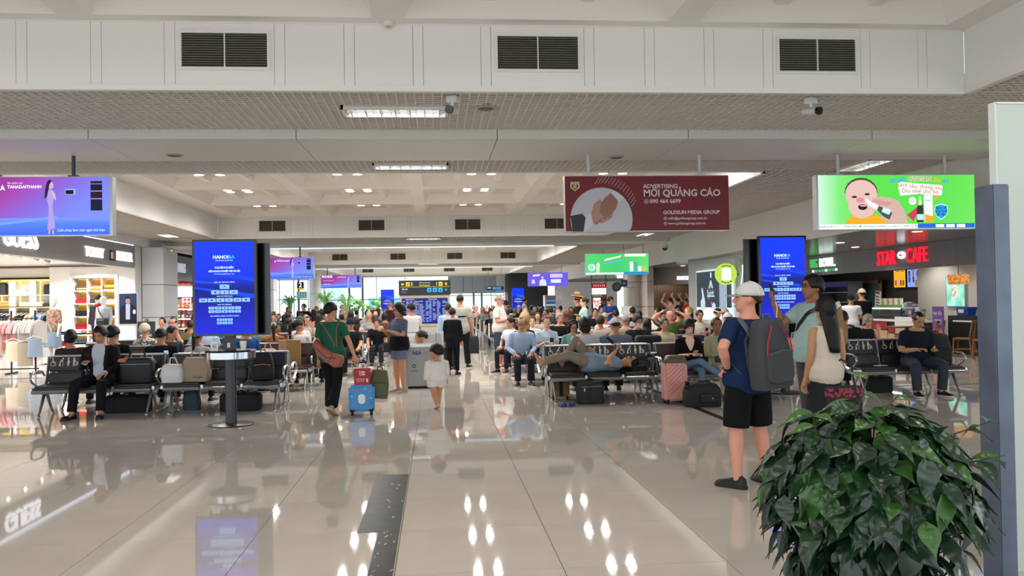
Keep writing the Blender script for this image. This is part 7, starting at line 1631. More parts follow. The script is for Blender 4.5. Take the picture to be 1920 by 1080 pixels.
for k in range(3):
 t = empty('gondola_shelf', (xat(342 + k * 13, 36 + k, 610), 36.5 + k * .6, 0), label='lit shelf of small souvenirs, %s into the shop' % NUMW[k], cat='shelf')
 for z in (.3, .7, 1.1, 1.5): MB().box((0, 0, z), (.7, .4, .03)).build('shelf', WHITE, t); MB().box((0, -.2, z - .03), (.7, .01, .03)).build('light_strip', lit('fff2e0', 1.2), t)
 for s in (-1, 1): MB().box((s * .35, 0, .8), (.03, .4, 1.6)).build('side_panel', mat('b02a2a', .5), t)
 for z in (.3, .7, 1.1, 1.5):
  for q in range(4):
   c = r3.choice(['c8302a', 'e0a040', 'd85a8a', '3a8a5a', 'e8e0d0', '3a5a9a', 'e07030']); g = empty('souvenir_box', (t.location.x - .24 + q * .16, t.location.y - .08, z + .015), label='%s souvenir on the %s of the %s lit shelf, %s item' % ({'c': 'red', 'e': 'orange', 'd': 'pink', '3': 'blue-green'}[c[0]], {.3: 'lowest board', .7: 'second board', 1.1: 'third board', 1.5: 'top board'}[z], NUMW[k], NUMW[q]), cat='souvenir', group='souvenirs on the lit shelves')
   h_ = r3.uniform(.12, .24); MB().box((0, 0, h_ / 2), (.11, .09, h_)).build('box', mat(c, .5), g, bevel=.006); MB().box((0, -.046, h_ * .55), (.08, .003, h_ * .4)).build('label', WHITE, g)
for x, y in ((-11.5, 34), (-11.5, 37), (-12, 39.5)): spot((x, y, 3.4), 300, (1, .96, .9), 2.6, .06)
struct('ceiling', MB().b2((-15, 31.7, 3.58), (-10.1, 41, 3.62)), mat('b8b4ae', .6))

# ================================================================== right-hand side: cafe front
XC_ = 12.7
PLK = mat('777980', .5, kind='stripe', c2='66686e', scale=14.)
fs = empty('shop_fascia', (0, 0, 0), label='dark board fascia with red and white-green lit letters above the cafe', cat='shop sign')
for i in range(30): MB().b2((XC_, 17.6 + i * .42, 2.30), (XC_ + .2 - .01 * (i % 2), 18.015 + i * .42, 2.94)).build('plank', PLK, fs)
REDL = mat('e01a30', .4, em=1.1); GRL = mat('e4ffee', .4, em=1.1); GREEN = mat('3fae5a', .4, em=.9)
wall_text('STAR', .56, REDL, fs, (XC_ - .03, 23.85, 2.62), -1, extrude=.025, bold=.003, sx=.78); wall_text('CAFE', .56, REDL, fs, (XC_ - .03, 22.3, 2.63), -1, extrude=.025, bold=.003, sx=.78)
MB().tube([(XC_ - .02, 22.5, 2.68), (XC_ - .08, 22.5, 2.68)], [(.1, .17)] * 2, 18).build('emblem', LIT, fs); MB().tube([(XC_ - .078, 22.5, 2.68), (XC_ - .09, 22.5, 2.68)], [(.035, .05)] * 2, 8).build('emblem', REDL, fs)
wall_text('BIG', .40, GREEN, fs, (XC_ - .03, 28.3, 2.68), -1, extrude=.025, bold=.003, sx=.9); wall_text('BOWL.', .40, GRL, fs, (XC_ - .03, 27.6, 2.68), -1, extrude=.025, bold=.003, sx=.9)
for i in range(8): MB().b2((XC_ - .02, 28.2 - i * .24, 2.40), (XC_, 28.06 - i * .24, 2.47)).build('caption_mark', GRL if i in (0, 4, 7) else GREEN, fs)
MB().tube([(XC_ - .02, 28.95, 2.72), (XC_ - .07, 28.95, 2.72)], [(.24, .24)] * 2, 24).build('bowl_logo', mat('1a1c1e', .4), fs)
for zc, rr, m_ in ((2.76, .16, LIT), (2.56, .1, LIT)): MB().tube([(XC_ - .07, 28.9, zc), (XC_ - .085, 28.9, zc)], [(rr, rr * .8)] * 2, 18).build('bowl_logo', m_, fs)
DKW = mat('3a302c', .5, kind='stripe', c2='2f2724', scale=5.); PALE = mat('c3bdb4', .55)
struct('wall_cafe_back', MB().b2((15.6, 24.4, 0), (15.8, 34, 2.97)), DKW); struct('wall_cafe_side', MB().b2((14.2, 18, 0), (15.6, 24.4, 2.97)), PALE); struct('wall_cafe_end', MB().b2((12.75, 33.6, 0), (15.8, 33.8, 2.97)), mat('2c2726', .6)); struct('wall_cafe_near', MB().b2((12.7, 16, 0), (18, 16.2, 2.97)), PALE)
for i, (x, y) in enumerate(((10.2, 14), (10.2, 17.5), (10.2, 21), (11.6, 23), (10.2, 24.5), (11.6, 27), (10.2, 28), (10.2, 31.5), (10.2, 35), (10.4, 38.5), (10.2, 43), (10.2, 48), (13.4, 20.5), (13.3, 23.2), (14.2, 27.5))):
 t = tag(link('downlight', dm, None, (x, y, 2.94)), 'round downlight in the low glossy ceiling over the %s spot from the front' % (NUMW + ['eleventh', 'twelfth', 'thirteenth', 'fourteenth', 'fifteenth'])[i], 'downlight', 'downlights in the low ceiling'); link('lens', dl, t)
 spot((x, y, 2.92), 110, (1, .95, .88), 2.4, .09)
# counter
ct = empty('cafe_counter', (0, 0, 0), label='cafe counter with red, grey and wood front panels and a pale stone top', cat='counter')
ya, yb = 22.2, 26.4
MB().b2((13.0, ya, .84), (13.65, yb, .90)).build('counter_top', mat('dcdad6', .25), ct); MB().b2((13.08, ya, 0), (13.6, yb, .84)).build('carcass', mat('2a2626', .6), ct); MB().b2((13.02, ya, .70), (13.06, ya + 1.4, .98)).build('counter_top', mat('dcdad6', .25), ct)
WD = mat('b69a74', .5, kind='stripez', c2='a88c66', scale=5.); REDP = mat('8e1824', .35); GRP = mat('5b5452', .5)
for y0, y1, z0, z1, m_ in ((25.7, 26.35, .12, .82, REDP), (24.9, 25.66, .34, .82, GRP), (24.9, 25.66, .1, .31, WD), (24.05, 24.86, .6, .82, REDP), (24.05, 24.86, .1, .57, WD), (23.65, 24.0, .52, .7, REDP), (22.9, 23.6, .5, .69, WD), (22.9, 23.6, .28, .46, GRP), (22.2, 22.85, .1, .69, WD), (23.65, 24.0, .1, .49, WD)): MB().b2((13.03, y0, z0), (13.08, y1, z1)).build('front_panel', m_, ct)
# glass display case on the counter
gc = empty('display_case', (0, 0, 0), label='lit glass food display case on the cafe counter', cat='display case')
for a, b in (((13.1, 23.4, .9), (13.11, 25.2, 1.22)), ((13.55, 23.4, .9), (13.56, 25.2, 1.22)), ((13.1, 23.4, .9), (13.56, 23.41, 1.22)), ((13.1, 25.19, .9), (13.56, 25.2, 1.22))): MB().b2(a, b).build('glass_pane', GLASS, gc)
MB().b2((13.08, 23.38, 1.22), (13.58, 25.22, 1.24)).build('top', mat('9ab0b4', .3), gc); MB().b2((13.07, 23.42, 1.19), (13.095, 25.18, 1.215)).build('light_tube', mat('eaffff', .4, em=5.), gc)
for k in range(8):
 y = 23.55 + k * .21; g = empty('food_tray', (13.33, y, .9), label='food tray in the lit counter case, %s from the near end' % NUMW[k], cat='food tray', group='food trays in the counter case'); MB().box((0, 0, .02), (.32, .17, .04)).build('tray', WHITE, g, bevel=.005); MB().ell((0, 0, .05), (.12, .065, .03), 10, 5).build('food', mat(['a8542c', 'c8a050', '6a8a3a', 'b03a2a'][k % 4], .6), g, smooth=True)
pc = empty('picture_stand', (13.3, 24.3, 1.24), label='row of four salad photos standing on the display case', cat='menu board')
MB().b2((0, -.62, 0), (.03, .62, .26)).build('board', mat('dfe6dc', .5), pc); MB().b2((-.004, -.62, 0), (0, .62, .07)).build('green_band', mat('6fa03a', .6), pc)
for k in range(4): MB().tube([(-.0, -.45 + k * .3, .155), (-.008, -.45 + k * .3, .155)], [(.11, .07)] * 2, 14).build('dish_picture', mat(['8a4a2a', 'a86a3a', '9a3a2a', '7a6a3a'][k], .6, c2='d8c090', scale=30.), pc)
for k, (y, z, h_, c, lab) in enumerate(((25.9, .9, .22, 'dcd6da', 'small food card standing at the far end of the cafe counter'), (25.45, .9, .3, '7fae3a', 'green menu card beside the glass case'), (23.1, .9, .32, '6a4a9a', 'purple promotion card on the near half of the cafe counter'), (22.75, .9, .36, 'b8a8d8', 'lilac promotion card on the cafe counter'), (22.45, .9, .3, '3a6a4a', 'green promotion card at the near end of the cafe counter'))):
 t = empty('counter_card', (13.2, y, z), label=lab, cat='sign'); MB().box((0, 0, h_ / 2), (.015, .2, h_), ry=.12).build('card', mat(c, .5), t); MB().box((-.01, 0, h_ * .62), (.004, .15, h_ * .3), ry=.12).build('picture', mat('d8c8b0', .5, c2='7a4a3a', scale=25.), t); MB().box((.03, 0, .01), (.08, .16, .02)).build('foot', WHITE, t)
for k, (y, sc_, lab) in enumerate(((25.15, 1., 'white rice cooker on the back counter of the cafe'),)):
 t = empty('rice_cooker', (14.9, 26.1, .95), label=lab, cat='appliance'); MB().lathe([(.17, 0), (.2, .05), (.2, .3), (.15, .4), (.04, .42)], n=18).build('body', WHITE, t, smooth=True); MB().box((-.19, 0, .1), (.03, .12, .1)).build('control_panel', BLACK, t)
bc = empty('back_counter', (0, 0, 0), label='dark back counter behind the cafe service area', cat='counter'); MB().b2((14.6, 24.6, 0), (15.5, 29, .9)).build('cabinet', mat('221f1f', .5), bc); MB().b2((14.55, 24.6, .9), (15.5, 29, .95)).build('worktop', mat('3a3838', .4), bc)
for k in range(2):
 t = empty('coffee_jar', (14.75, 25.5 - k * .3, .95), label=['first', 'second'][k] + ' white-lidded jar on the cafe back counter', cat='jar'); MB().lathe([(.1, 0), (.11, .02), (.11, .26), (.08, .29)], n=14).build('jar', mat('4a4a4a', .3), t, smooth=True); MB().lathe([(.1, .29), (.1, .34), (.03, .36)], n=14).build('lid', WHITE, t, smooth=True)
# menu screens
for k, (pa, pb, za, zb_, c, lab) in enumerate(((1675, 1699, 506, 540, 'e8a828', 'orange juice menu screen above the cafe counter'), (1700, 1735, 504, 539, '7f9cf0', 'blue drinks menu screen above the cafe counter'), (1736, 1749, 503, 537, '9ab4e0', 'partly hidden pale blue menu screen above the cafe counter'))):
 Xs = 15.5; bea = lambda p, q: (lambda d: EYE + d * (Xs / d.x))(bearing(p, q)); A, B_ = bea(pa, za), bea(pb, zb_);
 t = empty('menu_screen', (Xs, (A.y + B_.y) / 2, (A.z + B_.z) / 2), label=lab, cat='menu screen'); hw, hh = abs(A.y - B_.y) / 2, abs(A.z - B_.z) / 2
 MB().b2((0, -hw, -hh), (.11, hw, hh)).build('casing', BLACK, t); MB().b2((-.004, -hw + .03, -hh + .03), (0, hw - .03, hh - .03)).build('screen', lit(c, .95), t)
 for q in range(4 if k != 1 else 10):
  yy_ = hw * (.7 - .45 * (q % 5)) if k == 1 else hw * (.6 - .4 * q); zz_ = hh * (.5 if q < 5 else -.1) if k == 1 else -hh * .4
  MB().b2((-.008, yy_ - .05, zz_ - .1), (-.004, yy_ + .05, zz_ + .08)).build('drink_picture', mat(['c8602a', 'f0e0c0', 'd83a2a', '5a7a3a'][q % 4] if k == 0 else ['5a4a7a', 'c88a4a', '3a5a9a'][q % 3], .5, em=.5), t)
 for q in range(2): MB().b2((-.008, hw * (.3 - .8 * q) - .12, hh * .78), (-.004, hw * (.3 - .8 * q) + .12, hh * .86)).build('caption_line', lit('b0303a', .7), t)
 if k == 1: MB().b2((-.008, -hw * .8, -hh * .8), (-.004, hw * .1, -hh * .2)).build('food_picture', mat('b8823a', .5, em=.6), t)
# poster wall, pendant lamp, table, chairs
bea = lambda p, q, X_: (lambda d: EYE + d * (X_ / d.x))(bearing(p, q))
A, B_ = bea(1773, 518, 14.15), bea(1810, 576, 14.15); t = empty('light_poster', (14.15, (A.y + B_.y) / 2, (A.z + B_.z) / 2), label='backlit poster of a green iced drink on the pale cafe wall', cat='poster'); hw, hh = abs(A.y - B_.y) / 2, abs(A.z - B_.z) / 2
MB().b2((0, -hw, -hh), (.06, hw, hh)).build('frame', mat('9ab0b8', .3, .5), t); MB().b2((-.006, -hw + .03, -hh + .03), (0, hw - .03, hh - .03)).build('screen', mat('6fc09a', .4, em=1.1, c2='a8e4dc', scale=3.), t)
MB().tube([(-.008, 0, -hh * .35), (-.010, 0, -hh * .34)], [(hw * .3, hh * .2)] * 2, 14).build('cup_picture', mat('e8d8b0', .4, em=.9), t); MB().tube([(-.011, 0, hh * .05), (-.013, 0, hh * .05)], [(hw * .42, hh * .3)] * 2, 14).build('cream_picture', mat('f4efdc', .4, em=1., c2='c88a6a', scale=9.), t)
p = bea(1797, 524, 13.6); t = empty('pendant_lamp', (13.6, p.y, p.z), label='woven drum pendant lamp in front of the lit drink poster', cat='lamp')
MB().lathe([(.24, -.13), (.25, -.12), (.25, .12), (.24, .13), (.235, .12), (.235, -.12)], n=24).build('shade', mat('e0a058', .6, em=.9, kind='voro', c2='b86a28', scale=18.), t, smooth=True); MB().tube([(0, 0, .1), (0, 0, 2.94 - p.z)], .008, 6).build('cord', BLACK, t); MB().ell((0, 0, 0), (.05, .05, .06), 10, 6).build('bulb', mat('ffe0b0', .4, em=8.), t)
WDC = mat('8a5a34', .45, kind='stripez', c2='7a4e2c', scale=4.)
def cafe_chair(x, y, rz, label):
 t = empty('cafe_chair', (x, y, 0), rz, label=label, cat='chair', group='wooden cafe chairs'); sz_ = .46
 MB().box((0, 0, sz_), (.44, .42, .04)).build('seat', WDC, t, bevel=.01)
 for sx_ in (-1, 1):
  MB().tube([(sx_ * .19, -.18, sz_ - .02), (sx_ * .21, -.2, 0)], [(.02, .022), (.016, .018)], 6).build('leg', WDC, t); MB().tube([(sx_ * .2, .25, 0), (sx_ * .19, .19, sz_), (sx_ * .2, .27, .92)], [(.018, .022), (.02, .024), (.016, .02)], 6).build('back_leg', WDC, t)
  MB().box((sx_ * .2, 0, .2), (.02, .4, .025)).build('stretcher', WDC, t)
 MB().box((0, .262, .88), (.4, .025, .07)).build('top_rail', WDC, t, bevel=.006)
 for s in (-1, 1): MB().tube([(s * .15, .262, .86), (-s * .05 + s * .1, .235, .5)], .012, 6).build('back_slat', WDC, t)
cafe_chair(12.85, 21.5, -2.6, 'wooden cafe chair with a slatted back nearest the counter'); cafe_chair(13.35, 20.9, -2.4, 'wooden cafe chair in the middle by the pale wall'); cafe_chair(13.25, 20.0, -2.2, 'wooden cafe chair next to the steel post')
cafe_chair(13.5, 22.3, .6, 'wooden cafe chair behind the dark cafe table')
t = empty('cafe_table', (12.55, 22.15, 0), label='dark cafe table with a thin top in front of the chairs', cat='table'); MB().box((0, 0, .74), (1.0, .7, .03)).build('table_top', mat('4a322a', .35), t); MB().box((0, 0, .37), (.07, .07, .72)).build('leg', BLACK, t); MB().box((0, 0, .02), (.5, .5, .04)).build('foot', BLACK, t)
t = empty('side_counter', (0, 0, 0), label='black side counter with a white top under the blue tub', cat='counter'); MB().b2((13.75, 19.6, 0), (14.18, 22.2, 1.02)).build('cabinet', mat('17181c', .5), t); MB().b2((13.7, 19.5, .86), (14.0, 21.9, .9)).build('ledge', WHITE, t)
p = bea(1812, 590, 13.95); t = empty('plastic_tub', (13.95, p.y, 1.02), label='blue plastic tub with a white label on the side counter', cat='tub'); MB().loft([[(x * s_, y * s_, z) for x, y in rrect(-.14, -.27, .14, .27, .04, 3)] for z, s_ in ((0, .86), (.2, 1), (.22, 1.06), (.23, 1.06))]).build('tub', mat('1d4aa8', .35), t, smooth=True, angle=50); MB().b2((-.15, -.1, .08), (-.138, .12, .17)).build('label', WHITE, t)
p = bea(1758, 600, 12.9); t = empty('standee', (12.9, p.y, 0), label='purple promotional standee with food pictures at the end of the counter', cat='standee'); MB().b2((0, -.24, .05), (.03, .24, 1.28)).build('board', mat('6a4a92', .5), t); MB().b2((-.1, -.2, 0), (.13, .2, .05)).build('foot', BLACK, t)
MB().tube([(-.0, .0, .55), (-.006, .0, .55)], [(.2, .24)] * 2, 14).build('food_picture', mat('8a2a2a', .5, c2='c89070', scale=9.), t); o = text('TRÀ SỮA', .1, WHITE, t, (-.004, 0, 1.1), rz=-PI / 2, extrude=.001)
for k in range(3): MB().b2((-.004, -.18, .92 - k * .05), (0, .15 - k * .06, .945 - k * .05)).build('caption_line', mat('c8b8e0', .5), t)
# glass fridge, framed glass doorway
Xg = 14.4; A, B_ = bea(1538, 600, Xg), bea(1590, 600, Xg)
t = empty('display_fridge', (0, 0, 0), label='empty open-front chiller with a purple header beside the doorway', cat='fridge'); y0, y1 = B_.y, A.y
for z in (.1, .6, 1.0, 1.35, 1.7): MB().b2((Xg, y0, z), (Xg + .5, y1, z + .03)).build('shelf', mat('a8acb2', .4, .4), t)
MB().b2((Xg + .5, y0, 0), (Xg + .56, y1, 2.1)).build('back', mat('3a3c40', .5), t); MB().b2((Xg, y0 - .04, 0), (Xg + .55, y0, 2.1)).build('side_panel', mat('54565c', .5), t); MB().b2((Xg, y1, 0), (Xg + .55, y1 + .04, 2.1)).build('side_panel', mat('54565c', .5), t); MB().b2((Xg - .02, y0, 1.92), (Xg + .5, y1, 2.1)).build('header', mat('3a2f6a', .4, em=.35), t)
A, B_ = bea(1594, 560, 15.3), bea(1650, 560, 15.3)
dr = struct('door_1', MB().b2((15.3, B_.y, 0), (15.38, B_.y + .12, 2.1)).b2((15.3, A.y - .12, 0), (15.38, A.y, 2.1)).b2((15.3, B_.y, 2.0), (15.38, A.y, 2.12)), mat('7a5a3c', .5)); MB().b2((15.33, B_.y + .12, 0), (15.35, A.y - .12, 2.0)).build('pane', mat('3f666c', .08), dr)
p = bea(1646, 561, 13.4); t = empty('price_board', p, -PI / 2, label='tilted red and white price board above the cafe counter', cat='sign'); MB().box((0, 0, 0), (.3, .02, .5), ry=.15).build('board', mat('e0dcd4', .5), t); MB().box((0, -.012, .2), (.29, .006, .08), ry=.15).build('header', mat('b03030', .5), t); MB().tube([(0, 0, .24), (0, 0, 2.94 - p.z)], .006, 5).build('cord', BLACK, t)
for k in range(4): MB().box((.0, -.013, .08 - k * .09), (.2, .004, .04), ry=.15).build('menu_line', mat('5a4a40', .5), t)

# ================================================================== right side farther on: lightbox wall, coffee bar, noodle stall
struct('wall_lightbox', MB().b2((9.3, 26.2, 0), (10.0, 31.2, 2.94)), mat('d5d4d4', .5))
A, B_ = bea(1309, 518, 9.28), bea(1376, 596, 9.28); t = empty('lightbox_advert', (9.28, (A.y + B_.y) / 2, (A.z + B_.z) / 2 + .03), label='large backlit dark advert with a tower drawing on the white wall', cat='advert'); hw, hh = abs(A.y - B_.y) / 2, .80
MB().b2((-.06, -hw - .05, -hh - .05), (0, hw + .05, hh + .05)).build('casing', mat('d6e6ea', .4, em=.9), t); MB().b2((-.066, -hw, -hh + .38), (-.06, hw, hh)).build('screen', lit('2b3640', .55), t); MB().b2((-.066, -hw, -hh), (-.06, hw, -hh + .38)).build('screen', lit('eef6fa', 1.0), t)
LB = lit('c3d8ea', .85); WQ = lambda y, z: (y * hw, z * hh)
def lshape(pts, m_, nm, off=.068): MB().loft([[(-off - q, a * hw * -1, b * hh) for a, b in pts] for q in (0, .003)]).build(nm, m_, t)
lshape([(.38, -.72), (.76, -.78), (.76, .52), (.66, .56), (.45, .54), (.38, .48)], LB, 'tower')
for k in range(4): lshape([(.42 + k * .085, -.7), (.45 + k * .085, -.7), (.45 + k * .085, .5), (.42 + k * .085, .5)], lit('4a5a78', .5), 'tower_window', .0715)
lshape([(-.24, .28), (-.13, .62), (-.09, .62), (.02, .28), (-.06, .28), (-.11, .45), (-.16, .28)], LB, 'letter'); wall_text('Spirit', .34, LB, t, (-.07, .62, .05), -1, extrude=.001, bold=.004)
lshape([(-.14, .72), (-.06, .72), (-.06, .92), (-.1, 1.0 * .96), (-.14, .92)], LB, 'bottle'); lshape([(-.3, -.08), (.1, -.08), (.1, -.04), (-.3, -.04)], LB, 'caption_line')
lshape([(-.72, -.66), (-.5, -.7), (-.46, -.3), (-.55, .05), (-.62, .32), (-.68, .3), (-.64, -.1), (-.75, -.3)], LB, 'figure'); lshape([(-.06, -.62), (.14, -.62), (.14, -.4), (.02, -.3), (-.06, -.42)], LB, 'figure'); lshape([(-.14, -.4), (-.04, -.44), (-.06, -.3), (-.13, -.28)], lit('c84a40', .8), 'red_mark')
p = at(1362, 514, 25.6); t = empty('round_sign', (p.x - .02, 25.6, p.z), label='round lime-green lit sign projecting above the lightbox advert', cat='sign'); MB().tube([(0, -.05, 0), (0, .05, 0)], .33, 32).build('disc', mat('b4d84a', .4, em=.95), t, smooth=True, angle=30); flat(rrect(-.14, -.19, .14, .19, .05, 3), lit('ffffff', 1.6), t, 'shield', -.051, .004)
[flat(rect(x - .03, z - .02, x + .03, z + .02), lit('5a8a2a', .6), t, 'caption_mark', -.051, .002) for x, z in ((-.11, .23), (-.04, .255), (.05, .255), (.12, .23), (-.12, -.23), (-.04, -.26), (.05, -.26), (.13, -.22))]; MB().tube([(.1, .05, 0), (1.0, .7, 0)], .02, 6).build('bracket', ALU_D, t)
t = empty('tube_light_column', (xat(1388, 26, 560), 25.9, 0), label='slim column with pale wavy light tubes beside the second totem', cat='light column'); MB().box((0, 0, 1.4), (.12, .12, 2.8)).build('post', mat('b8c0be', .4), t)
MB().tube([(math.sin(z * 3.1) * .05 - .02, -.08, z) for z in [.9 + i * .1 for i in range(18)]], .012, 6).build('tube', mat('d8ffe8', .4, em=1.6), t, smooth=True)
# coffee bar in brown wood
Yk = 39.0; x0, x1 = xat(1226, Yk, 560), xat(1312, Yk, 560)
wk = struct('wall_coffee_bar', MB().b2((x0, Yk, 0), (x1 + 2, Yk + .2, 2.94)), mat('2a201a', .6))
for i in range(16): MB().b2((x0 + i * .16, Yk - .03 - .01 * (i % 3 == 0), 0), (x0 + i * .16 + .15, Yk, 2.2)).build('plank', mat('5c4630', .55, kind='stripez', c2='4a3826', scale=3.), wk)
dk = struct('door_2', MB().b2((xat(1238, Yk, 580), Yk - .06, 0), (xat(1256, Yk, 580), Yk - .035, 1.9)), mat('4a3626', .55)); MB().b2((xat(1248, Yk, 560), Yk - .075, 1.15), (xat(1253, Yk, 560), Yk - .06, 1.5)).build('notice', mat('b84a4a', .5), dk)
t = empty('shop_fascia', (0, 0, 0), label='curved grey fascia with white coffee bar letters beside the round column', cat='shop sign'); x2, x3 = xat(1238, 36.5, 520), xat(1312, 36.5, 520); zA_, zB_ = at(1275, 533, 36.5).z, 2.94
MB().loft([[(x2 + (x3 - x2) * i / 8, 36.5 + 1.2 * ((8 - i) / 8) ** 2, z) for z in (zA_, zB_)] + [(x2 + (x3 - x2) * i / 8, 36.7 + 1.2 * ((8 - i) / 8) ** 2, z) for z in (zB_, zA_)] for i in range(9)]).build('fascia_board', mat('8b8684', .4), t, smooth=True, angle=50)
text('STARBUCKS', .2, LIT, t, (xat(1281, 36.4, 521), 36.42, at(1281, 521.5, 36.4).z), bold=.012, extrude=.02, sx=.5, name='lettering')
Yq = 34.5; p = at(1156, 538, Yq); t = empty('round_sign', (p.x, Yq, p.z), label='round dark green coffee sign on a horizontal rod', cat='sign'); MB().tube([(0, -.04, 0), (0, .04, 0)], .19, 28).build('disc', mat('20302c', .4), t, smooth=True, angle=30); MB().tube([(0, -.042, 0), (0, -.046, 0)], .11, 20).build('emblem', mat('5c6a62', .4), t)
MB().tube([(.19 * math.cos(a) * .8, -.046, .19 * math.sin(a) * .8) for a in [2 * PI * j / 20 for j in range(20)]], .006, 5, close=True).build('ring', mat('8a968e', .4), t); MB().tube([(.19, 0, 0), (1.75, 4.1, .0)], .012, 6).build('rod', ALU_D, t)
p = at(1170, 531, 35.2); t = empty('projecting_sign', (p.x, 35.2, p.z), label='small blue-grey square sign beside the round coffee sign', cat='sign'); MB().box((0, 0, 0), (.28, .08, .28)).build('panel', mat('3a4a62', .4), t, bevel=.02); MB().ell((0, -.04, 0), (.08, .01, .05), 10, 5).build('emblem', mat('a8b8cc', .4), t); MB().tube([(0, 0, .14), (0, 0, 3.9 - p.z)], .01, 5).build('rod', ALU_D, t)
t = empty('coffee_counter', (0, 0, 0), label='pale coffee counter with a screen by the staff member in blue', cat='counter'); xx = xat(1156, 28.5, 600); MB().b2((xx, 28, 0), (xx + .9, 28.6, 1.0)).build('cabinet', mat('b8b4ae', .5), t); MB().b2((xx - .03, 27.95, 1.0), (xx + .93, 28.65, 1.04)).build('worktop', WHITE, t)
p = at(1165, 578, 28.2); t = empty('till_screen', (xx + .3, 28.3, 1.04), label='white till screen standing on the coffee counter', cat='till'); MB().box((0, 0, .2), (.36, .03, .26), rx=.2).build('screen', mat('e4e8ee', .4), t); MB().box((0, .05, .04), (.2, .16, .08)).build('stand', mat('c8c8ca', .4), t)
Yp = 36.0; xp0, xp1 = xat(1110, Yp, 560), xat(1137, Yp, 560); t = empty('noodle_stall_sign', ((xp0 + xp1) / 2, Yp, 0), label='tall noodle stall board with red top and PHO lettering', cat='sign'); ww = (xp1 - xp0) / 2
zt_, zm1, zm2, zb2 = at(1123, 531, Yp).z, at(1123, 540, Yp).z, at(1123, 552, Yp).z, at(1123, 584, Yp).z
for z0, z1, m_ in ((zm1, zt_, mat('b8222c', .4, em=.5)), (zm2, zm1, lit('f0ecea', .9)), (zb2, zm2 - .1, mat('2a2422', .5))): MB().b2((-ww, 0, z0), (ww, .08, z1)).build('board', m_, t)
MB().b2((-ww * .85, -.01, zb2 + .08), (ww * .2, 0, zm2 - .14)).build('menu', lit('f2f0ee', .9), t); text('PHO', .22, lit('c8303a', .7), t, (-ww * .32, -.012, zm2 - .32), bold=.004, extrude=.001); text('80', .2, lit('c8303a', .7), t, (-ww * .3, -.012, zb2 + .25), extrude=.001)
[flat(rect(ww * (a - .07), zm1 + .06, ww * (a + .07), zt_ - .06), lit('e89aa0', .8), t, 'caption_mark', -.002, .004) for a in (-.7, -.4, -.1, .2, .5, .75)]
for k in range(3): MB().tube([(ww * .6, -.004, zb2 + .14 + k * .24), (ww * .6, -.012, zb2 + .14 + k * .24)], [(.1, .08)] * 2, 12).build('dish_picture', mat('b87a3a', .5, c2='6a3a2a', scale=12.), t)
for s in (-1, 1): MB().tube([(s * ww, .04, 0), (s * ww, .04, 2.94)], .02, 6).build('post', BLACK, t)
Yv = 61; xv0, xv1 = xat(1021, Yv, 570), xat(1054, Yv, 570); t = empty('vending_machine', ((xv0 + xv1) / 2, Yv, 0), label='white and blue vending machine by the pale far wall', cat='vending machine'); wv = (xv1 - xv0) / 2
MB().b2((-wv, 0, 0), (wv, .7, 1.95)).build('cabinet', mat('d8dce2', .4), t); MB().b2((-wv + .08, -.02, .5), (wv * .25, 0, 1.8)).build('window', mat('5a80b8', .3, em=.3), t); MB().b2((wv * .35, -.02, 1.0), (wv - .08, 0, 1.6)).build('control_panel', mat('c8bccc', .4), t); MB().b2((wv * .35, -.02, .75), (wv - .08, 0, .95)).build('notice', mat('7a4aa0', .4), t)
for k in range(4): MB().b2((-wv + .1, -.03, .6 + k * .3), (wv * .23, -.02, .72 + k * .3)).build('product_row', mat(['c8d8e8', '9ab8dc', 'e8ecf0', '88a8d8'][k], .4), t)
MB().b2((-wv + .05, -.03, 1.82), (wv * .3, 0, 1.92)).build('header', mat('b84040', .4), t)
# ================================================================== steel post, pale partition, plant, luggage, bins
PSM = mat('5f6a7e', .25, .2, c2='505a6c', scale=4., bump=.25)
t = empty('steel_post', (0, 0, 0), label='square slate-blue painted steel post at the right edge', cat='post')
pa = at(1861, 345, 4.3); MB().b2((pa.x, 4.3, 0), (pa.x + .092, 4.46, pa.z)).build('shaft', PSM, t, bevel=.005); MB().b2((pa.x - .05, 4.25, 0), (pa.x + .14, 4.51, .012)).build('base_plate', ALU_D, t)
pb = at(1866, 195, 4.75)
pw = struct('wall_partition', MB().b2((pb.x, 4.75, 0), (pb.x + 1.2, 4.80, pb.z)), mat('c2cdc6', .4)); MB().b2((pb.x - .008, 4.745, 0), (pb.x + .004, 4.805, pb.z + .01)).build('edge_trim', mat('d6ddd8', .4), pw); MB().b2((pb.x, 4.745, pb.z), (pb.x + 1.2, 4.805, pb.z + .012)).build('edge_trim', mat('d6ddd8', .4), pw)
t = empty('barrier_frame', (xat(1800, 4.6, 1000), 4.6, 0), label='brushed steel barrier upright behind the plant by the post', cat='barrier')
for dx in (-.035, .02): MB().box((dx, 0, .36), (.022, .03, .72)).build('upright', ALU, t)
MB().box((0, 0, .73), (.1, .05, .03)).build('cap', ALU, t); MB().box((0, 0, .01), (.16, .12, .02)).build('base', ALU_D, t)
